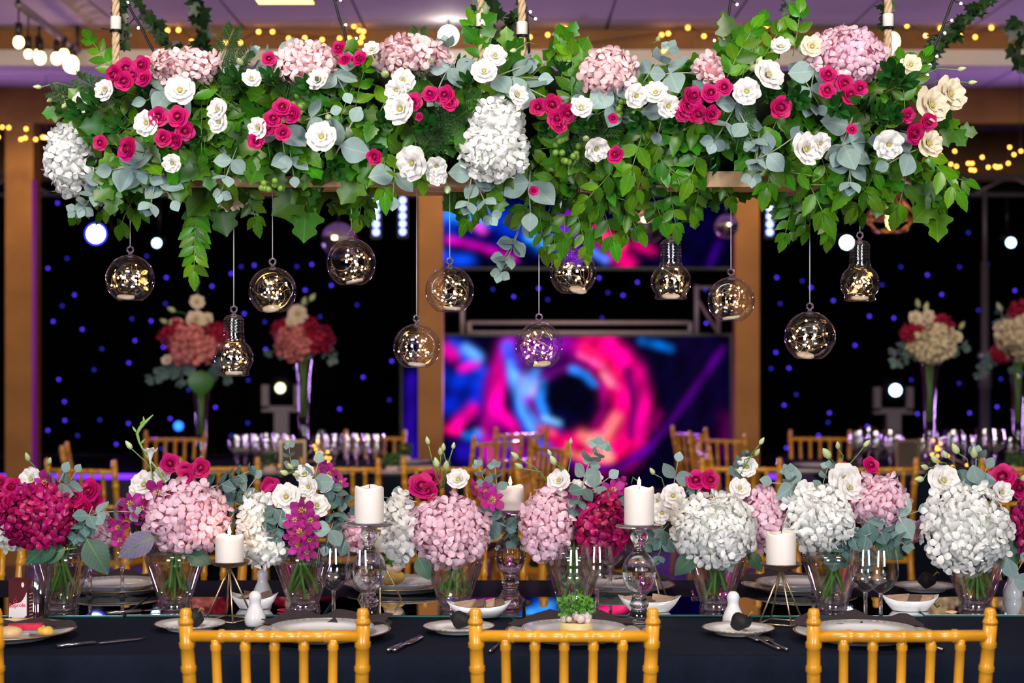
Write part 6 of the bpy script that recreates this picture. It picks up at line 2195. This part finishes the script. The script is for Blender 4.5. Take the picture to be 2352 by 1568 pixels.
TG = 'eucalyptus in the table vases'
for px, py, an, s, k, dz, deep in [
    (135, 1100, 70, .9, 2, -.03, 0), (165, 1095, 60, .7, 2, -.02, 0), (240, 1170, 20, 1.0, 1, -.05, 0), (195, 1205, 250, .9, 0, -.06, 1), (185, 1225, 250, .8, 2, -.05, 1),
    (520, 1100, 40, .9, 1, .0, 1), (495, 1110, 20, .9, 0, .02, 1), (540, 1125, 340, .9, 1, .02, 1), (575, 1110, 60, .8, 2, .0, 0), (545, 1160, 300, .9, 0, .03, 1), (640, 1210, 260, .8, 0, -.06, 1), (625, 1190, 250, .7, 2, -.06, 1),
    (770, 1130, 330, .9, 1, .0, 1), (760, 1175, 320, .9, 0, -.01, 1), (780, 1200, 300, .8, 0, .0, 1), (725, 1080, 80, .9, 2, -.01, 0), (750, 1240, 250, .8, 2, -.06, 0), (770, 1250, 200, .8, 2, -.05, 1), (665, 1060, 110, .6, 1, .02, 0),
    (1110, 1190, 330, 1.0, 0, .0, 1), (1150, 1195, 0, .9, 2, -.02, 1), (1170, 1215, 300, .8, 0, .02, 1), (895, 1140, 150, .7, 2, .01, 0), (1140, 1110, 100, .7, 1, .02, 0), (1110, 1100, 120, .6, 1, .01, 0),
    (1345, 1075, 80, 1.0, 1, .0, 0), (1385, 1105, 40, .9, 2, -.02, 0), (1335, 1145, 260, .9, 0, -.05, 1), (1360, 1055, 60, .7, 1, .01, 0), (1300, 1130, 200, .7, 2, .0, 1), (1430, 1165, 300, .8, 0, .01, 1),
    (1555, 1075, 80, .8, 2, .0, 0), (1580, 1130, 200, .8, 0, .0, 1), (1510, 1235, 230, .9, 0, .0, 1), (1495, 1210, 240, .9, 0, .02, 1), (1520, 1265, 260, .8, 2, .0, 1), (1690, 1080, 70, .7, 1, .02, 1), (1600, 1128, 40, .7, 0, .0, 1),
    (1795, 1105, 160, 1.0, 2, .0, 0), (1820, 1120, 120, .7, 1, .0, 0), (1890, 1110, 80, .7, 1, .01, 0), (2025, 1215, 330, 1.1, 2, -.05, 1), (2050, 1225, 350, 1.0, 0, -.04, 1), (2095, 1180, 20, 1.0, 2, -.04, 0), (1945, 1255, 250, 1.1, 0, -.05, 1), (1965, 1240, 200, .9, 2, -.05, 1), (1990, 1260, 300, .9, 0, -.03, 1),
    (2245, 1085, 80, 1.0, 0, .0, 0), (2220, 1105, 150, 1.0, 2, .01, 1), (2265, 1090, 60, .9, 2, -.01, 0), (2200, 1110, 170, .8, 0, .02, 1), (2343, 1305, 60, .9, 2, -.05, 0)]:
    put_sprig((EUCD if deep else EUC)[k], 'eucalyptus_sprig', ('deep blue-green eucalyptus sprig beside ' if deep else 'silver-green eucalyptus sprig beside ') + tnear(px, py), 'eucalyptus', px, py, an, s * .9, d=VD + dz, group=('deep ' if deep else 'silver ') + 'eucalyptus beside ' + tnear(px, py), t0=.3)


def big_leaf(px, py, an, s, me, lab, dz=-.05, tilt=.3, zup=.5):
    rt = thing('large_leaf', lab, 'leaf', frame(P(px, py, VD + dz), Vector((math.cos(math.radians(an)), -tilt, math.sin(math.radians(an)))), Vector((R.uniform(-.2, .2), -1, zup)), s))
    ob('blade', me, rt)
    ob('stalk', MB().tube([(0, -.35, -.05), (0, 0, 0), (0, .5, -.03), (0, .95, -.22)], [.022, .018, .012, .004], 5).mesh('leaf_stalk', stem_green), rt)


big_leaf(130, 1240, 215, .085, L_HYD, 'dark serrated leaf under the magenta hydrangea by the carton', -.06)
big_leaf(150, 1262, 190, .075, L_HYD, 'second dark serrated leaf over the rim of the vase by the carton', -.055)
big_leaf(200, 1240, 305, .088, L_HYD, 'long drooping serrated leaf beside the small pink hydrangea', -.06)
big_leaf(355, 1232, 205, .090, L_PURP, 'violet-grey veined leaf beside the round pink hydrangea', -.07)
big_leaf(430, 1275, 350, .06, L_HYD, 'dark leaf over the rim under the round pink hydrangea', -.06)
big_leaf(960, 1280, 300, .055, L_HYD, 'dark leaf under the pink and white hydrangea pair', -.06)
big_leaf(1595, 1275, 220, .062, L_HYD, 'dark leaf under the broad white hydrangea', -.06)
big_leaf(1720, 1270, 310, .05, L_HYD, 'dark leaf between the broad white and pink hydrangeas', -.03)
big_leaf(2010, 1240, 330, .075, L_HYD, 'dark leaf under the deep pink hydrangea above the glasses', -.03)
big_leaf(2310, 1190, 280, .09, L_HYD, 'dark green leaf behind the largest white hydrangea', .02)
big_leaf(2315, 1230, 265, .09, L_HYD, 'lower dark green leaf behind the largest white hydrangea', .0)
big_leaf(700, 1240, 300, .07, L_HYD, 'dark leaf behind the hanging alstroemeria', -.01)
for (bx, by, tx, ty, r, w_) in [(85, 1110, 66, 1058, 7, 'over the magenta hydrangea by the carton'), (100, 1110, 112, 1065, 6, 'over the magenta hydrangea by the carton'),
                            (370, 1120, 302, 1030, 7, 'beside the tall green spike'),
                            (690, 1100, 660, 1088, 7, 'in the alstroemeria vase'), (700, 1100, 672, 1075, 6, 'in the alstroemeria vase'), (710, 1100, 685, 1092, 6, 'in the alstroemeria vase'),
                            (1010, 1125, 984, 1020, 6, 'over the pink and white pair'), (1015, 1125, 1004, 1072, 8, 'over the pink and white pair'), (1020, 1120, 1024, 1078, 8, 'over the pink and white pair'), (1015, 1120, 1018, 1035, 6, 'over the pink and white pair'), (1020, 1120, 1040, 1030, 5, 'over the pink and white pair'), (1018, 1120, 1012, 1045, 6, 'over the pink and white pair'),
                            (1262, 1115, 1190, 1052, 7, 'over the pink hydrangea behind the glasses'), (1262, 1115, 1200, 1075, 7, 'over the pink hydrangea behind the glasses'), (1300, 1110, 1310, 1020, 5, 'over the pink hydrangea behind the glasses'), (1298, 1110, 1265, 1045, 5, 'over the pink hydrangea behind the glasses'), (1300, 1110, 1275, 1065, 8, 'over the pink hydrangea behind the glasses'),
                            (1530, 1130, 1502, 1088, 6, 'over the broad white hydrangea'), (1450, 1110, 1465, 1105, 5, 'over the broad white hydrangea'), (1700, 1090, 1745, 1020, 6, 'over the broad white hydrangea'), (1705, 1090, 1735, 1045, 6, 'over the broad white hydrangea'),
                            (1930, 1085, 1905, 1050, 10, 'above the paired glasses'), (1935, 1085, 1985, 1025, 6, 'above the paired glasses'), (1930, 1085, 1925, 1030, 6, 'above the paired glasses'),
                            (2160, 1100, 2120, 1100, 8, 'over the largest white hydrangea'), (2165, 1090, 2130, 1075, 7, 'over the largest white hydrangea'), (2180, 1090, 2152, 1060, 8, 'over the largest white hydrangea'), (2230, 1090, 2200, 1040, 9, 'over the largest white hydrangea'), (2200, 1090, 2175, 1050, 7, 'over the largest white hydrangea'), (2240, 1090, 2238, 1050, 9, 'over the largest white hydrangea'), (2305, 1110, 2345, 1100, 9, 'over the largest white hydrangea')]:
    bud(P(bx, by, VD + .02), P(tx, ty, VD - .01), r * VD / F, 'pale green lisianthus bud ' + w_, 'buds ' + w_)

# closed white bloom and tall green spike by the pink hydrangea
rt = thing('lisianthus', 'closed tall white lisianthus beside the green spike', 'lisianthus', tr(P(345, 1068, VD)))
k = VD / F
for i in range(7):
    ob('petal', petal_mesh('closed_petal', LIS, .8, .1, .9 if i < 4 else .6, 2.6, .25, .12, 6, 6, i), rt, tr(0, 0, 2 * k) @ rz(i * 1.7) @ scl(17 * k))
ob('stem', MB().tube([(0, 0, 2 * k), (8 * k, 0.01, -60 * k)], .0018, 5).mesh('bloom_stem', stem_green), rt)
pts = [(385, 1120), (360, 1075), (335, 1045), (320, 1015), (315, 995), (322, 982), (335, 968), (352, 952)]
o = P(385, 1120, VD)
rt = thing('green_flower_spike', 'curved green flower spike rising above the round pink hydrangea', 'flower spike', tr(o))
ob('stem', MB().tube([P(x, y, VD) - o for x, y in pts], [.002, .002, .0022, .0028, .004, .0045, .0038, .0012], 7).mesh('spike_stem', M('spike_green', (0.24, 0.42, 0.10), .45)), rt)
for i in range(7):
    a = pts[3 + i % 4]
    q = P(a[0] + R.uniform(-4, 4), a[1] + R.uniform(-8, 8), VD) - o
    ob('bract', leaf_mesh('bract', M('spike_green', (0.24, 0.42, 0.10)), ell(.15, .5), 5), rt, frame(q, (R.uniform(-.6, .6), -.2, R.uniform(.3, 1)), (0, -1, .2), .016))

# ==================================================================== GUEST TABLES BEYOND
def guest_table(x0, x1, y0, y1, lab):
    t_ = thing('guest_table', 'guest table under dark cloth ' + lab, 'table', tr((x0 + x1) / 2, (y0 + y1) / 2, 0))
    hx, hy = (x1 - x0) / 2, (y1 - y0) / 2
    ob('table_top', MB().box(-hx + .02, hx - .02, -hy + .02, hy - .02, .71, .744).mesh('guest_top', pine, False), t_)
    for sx in (-1, 1):
        for sy in (-1, 1):
            ob('leg', MB().tube([(sx * (hx - .12), sy * (hy - .12), 0), (sx * (hx - .12), sy * (hy - .12), .71)], .02, 8).mesh('guest_leg', dark_metal), t_)
    tag(ob('tablecloth', cloth(x0, x1, y0, y1, TZ, .73, cloth_navy, 'guest_cloth', .05, 3, 30, 26)), 'dark cloth on the guest table ' + lab, 'tablecloth')


guest_table(-1.66, -.33, 8.05, 9.35, 'with the coral tall-vase bouquets')
guest_table(1.40, 2.95, 8.05, 9.35, 'with the cream tall-vase bouquets')

tall_glass = THIN('tall_vase_glass', (0.96, 0.97, 0.99), 1.5, 0.0, 2.2)
for px, d, ytop, lab in ((462, 8.5, 892, 'holding the coral and crimson bouquet with a large leaf'), (697, 9.0, 826, 'holding the smaller coral and crimson bouquet'), (2135, 8.6, 832, 'holding the cream and crimson bouquet'), (2338, 8.9, 850, 'holding the outer cream and crimson bouquet')):
    p = P(px, ytop, d)
    h = p.z - TZ - .001
    rt = thing('tall_vase', 'slender tall glass vase ' + lab, 'vase', tr(p.x, d, TZ + .001))
    ob('shell', MB().lathe([(0, 0), (.07, 0), (.072, .006), (.05, .012), (.022, .03), (.024, h * .4), (.030, h * .8), (.042, h)], 20).mesh('tall_vase_shell', tall_glass), rt)
    for i in range(5):
        a = i * 1.26
        ob('flower_stem', MB().tube([(.012 * math.cos(a), .012 * math.sin(a), h * .45), (.02 * math.cos(a + 2), .02 * math.sin(a + 2), h + .04)], .004, 5).mesh('tall_stem', stem_green), rt)


def far_hyd(px, py, r, d, kind, lab):
    hydrangea(P(px, py, d), r * d / F, r * d / F * .92, kind, lab, None, r * d / F * .30, gap=.75)


def far_flower(px, py, r, d, lab, proto=LISC_P):
    n = Vector((R.uniform(-.4, .4), -1, R.uniform(0, .6)))
    inst(proto[0], 'lisianthus', lab, 'lisianthus', zframe(P(px, py, d), n, R.uniform(0, 6), r * d / F), 'group: ' + lab)


for d, hy, fl, eu in (
    (8.5, [(442, 792, 55, 'coral', 'coral hydrangea at the front of the tall bouquet with a large leaf', -.05), (408, 770, 40, 'red', 'crimson hydrangea on the outer side of the tall bouquet with a large leaf', .0), (492, 772, 38, 'red', 'crimson hydrangea behind the bulb-shaped glass', .0)],
     [(450, 735, 22), (452, 695, 17), (405, 746, 16), (478, 735, 16), (385, 828, 13)], [(390, 848, 200, 1.6), (510, 850, 330, 1.5), (420, 860, 260, 1.4)]),
    (9.0, [(672, 788, 42, 'coral', 'coral hydrangea at the front of the smaller coral bouquet', -.05), (730, 778, 38, 'red', 'crimson hydrangea on one side of the smaller coral bouquet', .0), (652, 760, 30, 'red', 'crimson hydrangea at the back of the smaller coral bouquet', .03), (700, 750, 30, 'red', 'crimson hydrangea on top of the smaller coral bouquet', .04)],
     [(684, 722, 22), (672, 740, 16)], [(745, 800, 330, 1.5), (632, 805, 200, 1.3), (690, 822, 260, 1.4)]),
    (8.6, [(2145, 792, 48, 'cream', 'cream hydrangea at the front of the cream tall bouquet', -.05), (2098, 768, 30, 'red', 'crimson hydrangea beside the cream one in the tall bouquet', .0), (2158, 752, 34, 'red', 'crimson hydrangea on top of the cream tall bouquet', .03), (2112, 796, 30, 'cream', 'small cream hydrangea at the edge of the tall bouquet', -.02)],
     [(2102, 732, 17), (2130, 728, 16), (2112, 752, 15), (2178, 765, 15), (2196, 775, 14)], [(2085, 815, 230, 1.5), (2200, 790, 10, 1.3), (2070, 805, 200, 1.2)]),
    (8.9, [(2342, 775, 56, 'cream', 'cream hydrangea of the outer tall bouquet', -.05), (2300, 812, 26, 'red', 'crimson hydrangea low in the outer tall bouquet', .0), (2348, 722, 34, 'red', 'crimson hydrangea on top of the outer tall bouquet', .02)],
     [(2296, 752, 14)], [(2275, 825, 230, 1.4), (2300, 730, 120, 1.2), (2340, 830, 260, 1.4)])):
    for px, py, r, kd, lab, dz in hy:
        far_hyd(px, py, r, d + dz, kd, lab)
    for px, py, r in fl:
        far_flower(px, py, r, d, 'cream lisianthus in the tall bouquet with ' + hy[0][4].split(' the ', 1)[1].replace('front of the ', ''))
    for px, py, an, s in eu:
        put_sprig(R.choice(EUCD), 'eucalyptus_sprig', 'eucalyptus sprig hanging from the tall bouquets on the guest tables', 'eucalyptus', px, py, an, s, d=d, group='eucalyptus of the tall bouquets', t0=.3)
rt = thing('large_leaf', 'large green leaf below the coral bouquet', 'leaf', frame(P(462, 850, 8.42), (0, -.2, -1), (0, -1, .3), .125))
ob('blade', leaf_mesh('broad_heart_leaf', G_GRAPE, ell(.5, .5), 12, .1, .2), rt)
for px, py, tx, ty, d in ((455, 690, 452, 655, 8.5), (440, 735, 402, 715, 8.5), (400, 750, 385, 742, 8.5), (690, 720, 712, 690, 9.0), (690, 720, 696, 700, 9.0), (2115, 730, 2110, 705, 8.6), (2120, 730, 2125, 712, 8.6), (2190, 780, 2205, 755, 8.6), (2310, 740, 2298, 712, 8.9)):
    bud(P(px, py, d), P(tx, ty, d), 6 * d / F, 'slim bud standing out of the tall bouquets on the guest tables', 'buds of the tall bouquets')

# wine glasses set out on the guest tables
GA = 'wine glasses crowded on the guest table with coral bouquets'
for i in range(15):
    for j in range(2):
        px = 542 + 23 * i + R.uniform(-5, 5)
        if abs(px - 697) < 20:
            continue
        d = 8.35 + .32 * j + R.uniform(-.06, .06)
        wine_glass(Vector(((px - 1176) * d / F, d, TZ + .001)), 'wine glass in the crowd on the guest table with coral bouquets', GA, WG_FAR)
for px, d, b in ((1975, 8.25, 1), (2012, 8.2, 1), (2045, 8.3, 1), (1995, 8.6, 1), (2060, 8.6, 0), (2120, 8.3, 0), (2160, 8.35, 0), (2190, 8.3, 1), (2215, 8.6, 0), (2235, 8.3, 0), (2262, 8.4, 1), (2285, 8.3, 1), (2180, 8.8, 0), (1965, 8.9, 0), (2320, 8.35, 0)):
    wine_glass(Vector(((px - 1176) * d / F, d, TZ + .001)), 'large wine glass on the guest table with cream bouquets' if b else 'small wine glass on the guest table with cream bouquets', 'wine glasses on the guest table with cream bouquets' + (' large' if b else ' small'), WG_BIG if b else WG_FAR)
FPL = plate_mesh(.13, .016, 'guest_plate', porcelain)
for px, d, lab in ((900, 8.22, 'coral'), (955, 8.5, 'coral'), (620, 8.2, 'coral'), (760, 8.2, 'coral'), (930, 8.95, 'coral'), (480, 8.2, 'coral'), (1840, 8.3, 'cream'), (1880, 8.7, 'cream'), (2060, 8.2, 'cream'), (2330, 8.2, 'cream')):
    o_ = thing('guest_plate', 'white plate at the edge of the guest table with %s bouquets' % lab, 'plate', tr((px - 1176) * d / F, d, TZ + .001), 'plates on the guest table with %s bouquets' % lab)
    ob('dish', FPL, o_)
    if px in (900, 930, 620, 2330):
        f_ = thing('guest_starter', 'plated starter with green garnish on the guest table with %s bouquets' % lab, 'food', tr((px - 1176) * d / F, d, TZ + .008), 'starters on the guest table with %s bouquets' % lab)
        ob('base', blob_mesh('guest_starter_base', M('starter_cream', (0.75, 0.55, 0.50)), .03, px, .7), f_, tr(0, 0, .02))
        gm = MB()
        for i in range(60):
            m_ = zframe((R.uniform(-.035, .035), R.uniform(-.03, .03), .04 + R.uniform(0, .05)), (R.uniform(-1, 1), -1, R.uniform(0, 1)), R.uniform(0, 6))
            gm.add([m_ @ Vector(v) for v in ((0, -.012, 0), (.008, 0, .002), (0, .012, 0), (-.008, 0, .002))], [(0, 1, 2, 3)])
        ob('garnish', gm.mesh('guest_garnish', G_FERN), f_, kind='stuff')
# bottles of fairy lights and standing frames on the guest tables
for px, d, dots, lab in ((740, 8.25, [(620,1060),(625,1065),(668,1062),(702,1052),(724,1022),(732,1012),(728,1030),(731,1040),(738,1038),(735,1046),(728,1052),(732,1056),(755,1036),(752,1049),(756,1059),(760,1050),(645,1068)], 'coral'),
                        (2145, 8.3, [(2138,1010),(2155,1017),(2147,1025),(2152,1030),(2146,1030),(2148,1045),(2135,1042),(2148,1058),(2182,1070),(2215,1066),(2172,1045)], 'cream')):
    rt = thing('fairy_light_bottle', 'glass bottle with glowing fairy lights on the guest table with %s bouquets' % lab, 'lamp', tr((px - 1176) * d / F, d, TZ + .001))
    ob('bottle', MB().lathe([(0, 0), (.04, 0), (.042, .01), (.042, .12), (.02, .16), (.016, .2), (.018, .205)], 16).mesh('light_bottle', tall_glass), rt)
    bm_ = MB()
    path = []
    for x_, y_ in dots:
        q = P(x_, min(y_, 1090), d) - Vector(((px - 1176) * d / F, d, TZ + .001))
        q.z = max(q.z, .008)
        q.y = -.045
        path.append(q)
        bm_.ball(q, .0042, 6, 5)
    ob('wire', MB().tube(path, .0015, 4).mesh('bottle_wire', wire_mat), rt)
    ob('fairy_light_string', bm_.mesh('bottle_lights', led_string), rt, kind='stuff')
for px, d, lab in ((672, 8.15, 'coral'), (2085, 8.18, 'cream')):
    rt = thing('standing_frame', 'small dark table card in a standing gold frame on the guest table with %s bouquets' % lab, 'card frame', tr((px - 1176) * d / F, d, TZ + .001) @ rz(.3))
    ob('card', MB().box(-.05, .05, -.003, .003, .01, .15).mesh('frame_card', M('dark_card', (0.08, 0.06, 0.05), .6), False), rt)
    for s in (-1, 1):
        ob('upright', MB().box(s * .055 - .006, s * .055 + .006, -.006, .006, 0, .165).mesh('frame_upright', brass, False), rt)
    ob('crossbar', MB().box(-.05, .05, -.006, .006, .152, .165).mesh('frame_crossbar', brass, False), rt)

# chairs round the guest tables
for px, d, rot, lab in ((505, 7.62, 4, 'gold ballroom chair near the tall vase with a large leaf, its back turned'),
                        (785, 7.60, -4, 'gold ballroom chair before the glass crowd of the coral-bouquet table, its back turned'),
                        (172, 8.6, -80, 'gold ballroom chair at the end of the coral-bouquet table by the wooden post'), (200, 7.5, -20, 'gold ballroom chair near the wine glasses beyond the magenta roses'),
                        (398, 9.80, 178, 'gold ballroom chair across the coral-bouquet table, facing the long table'), (860, 9.9, 180, 'gold ballroom chair across the coral-bouquet table behind the glass crowd'),
                        (1018, 7.60, -6, 'gold ballroom chair with its back to the lisianthus buds over the hydrangea pair'), (1130, 9.5, 40, 'gold ballroom chair in front of the tunnel screen beside the middle post'),
                        (1190, 10.35, 25, 'gold ballroom chair pushed back towards the tunnel screen'), (1245, 8.9, 120, 'gold ballroom chair standing free below the tunnel screen'), (1228, 7.4, -100, 'gold ballroom chair behind the lisianthus buds and pink hydrangea'),
                        (1598, 10.35, -60, 'gold ballroom chair beside the post by the screen, turned sideways'), (1655, 9.75, -30, 'gold ballroom chair at the end of the cream-bouquet table by the post'),
                        (1700, 7.6, -4, 'gold ballroom chair with its back to the pink hydrangea by the brass holder'), (1640, 8.6, -88, 'gold ballroom chair at the end of the cream-bouquet table'),
                        (1885, 9.86, 174, 'gold ballroom chair across the cream-bouquet table before the starry curtain'), (2010, 7.58, 4, 'gold ballroom chair with its back to the deep pink hydrangea'),
                        (2340, 7.6, -5, 'gold ballroom chair with its back to the largest white hydrangea')):
    chair(px, d, rot, lab)
print('objects', len(bpy.data.objects))
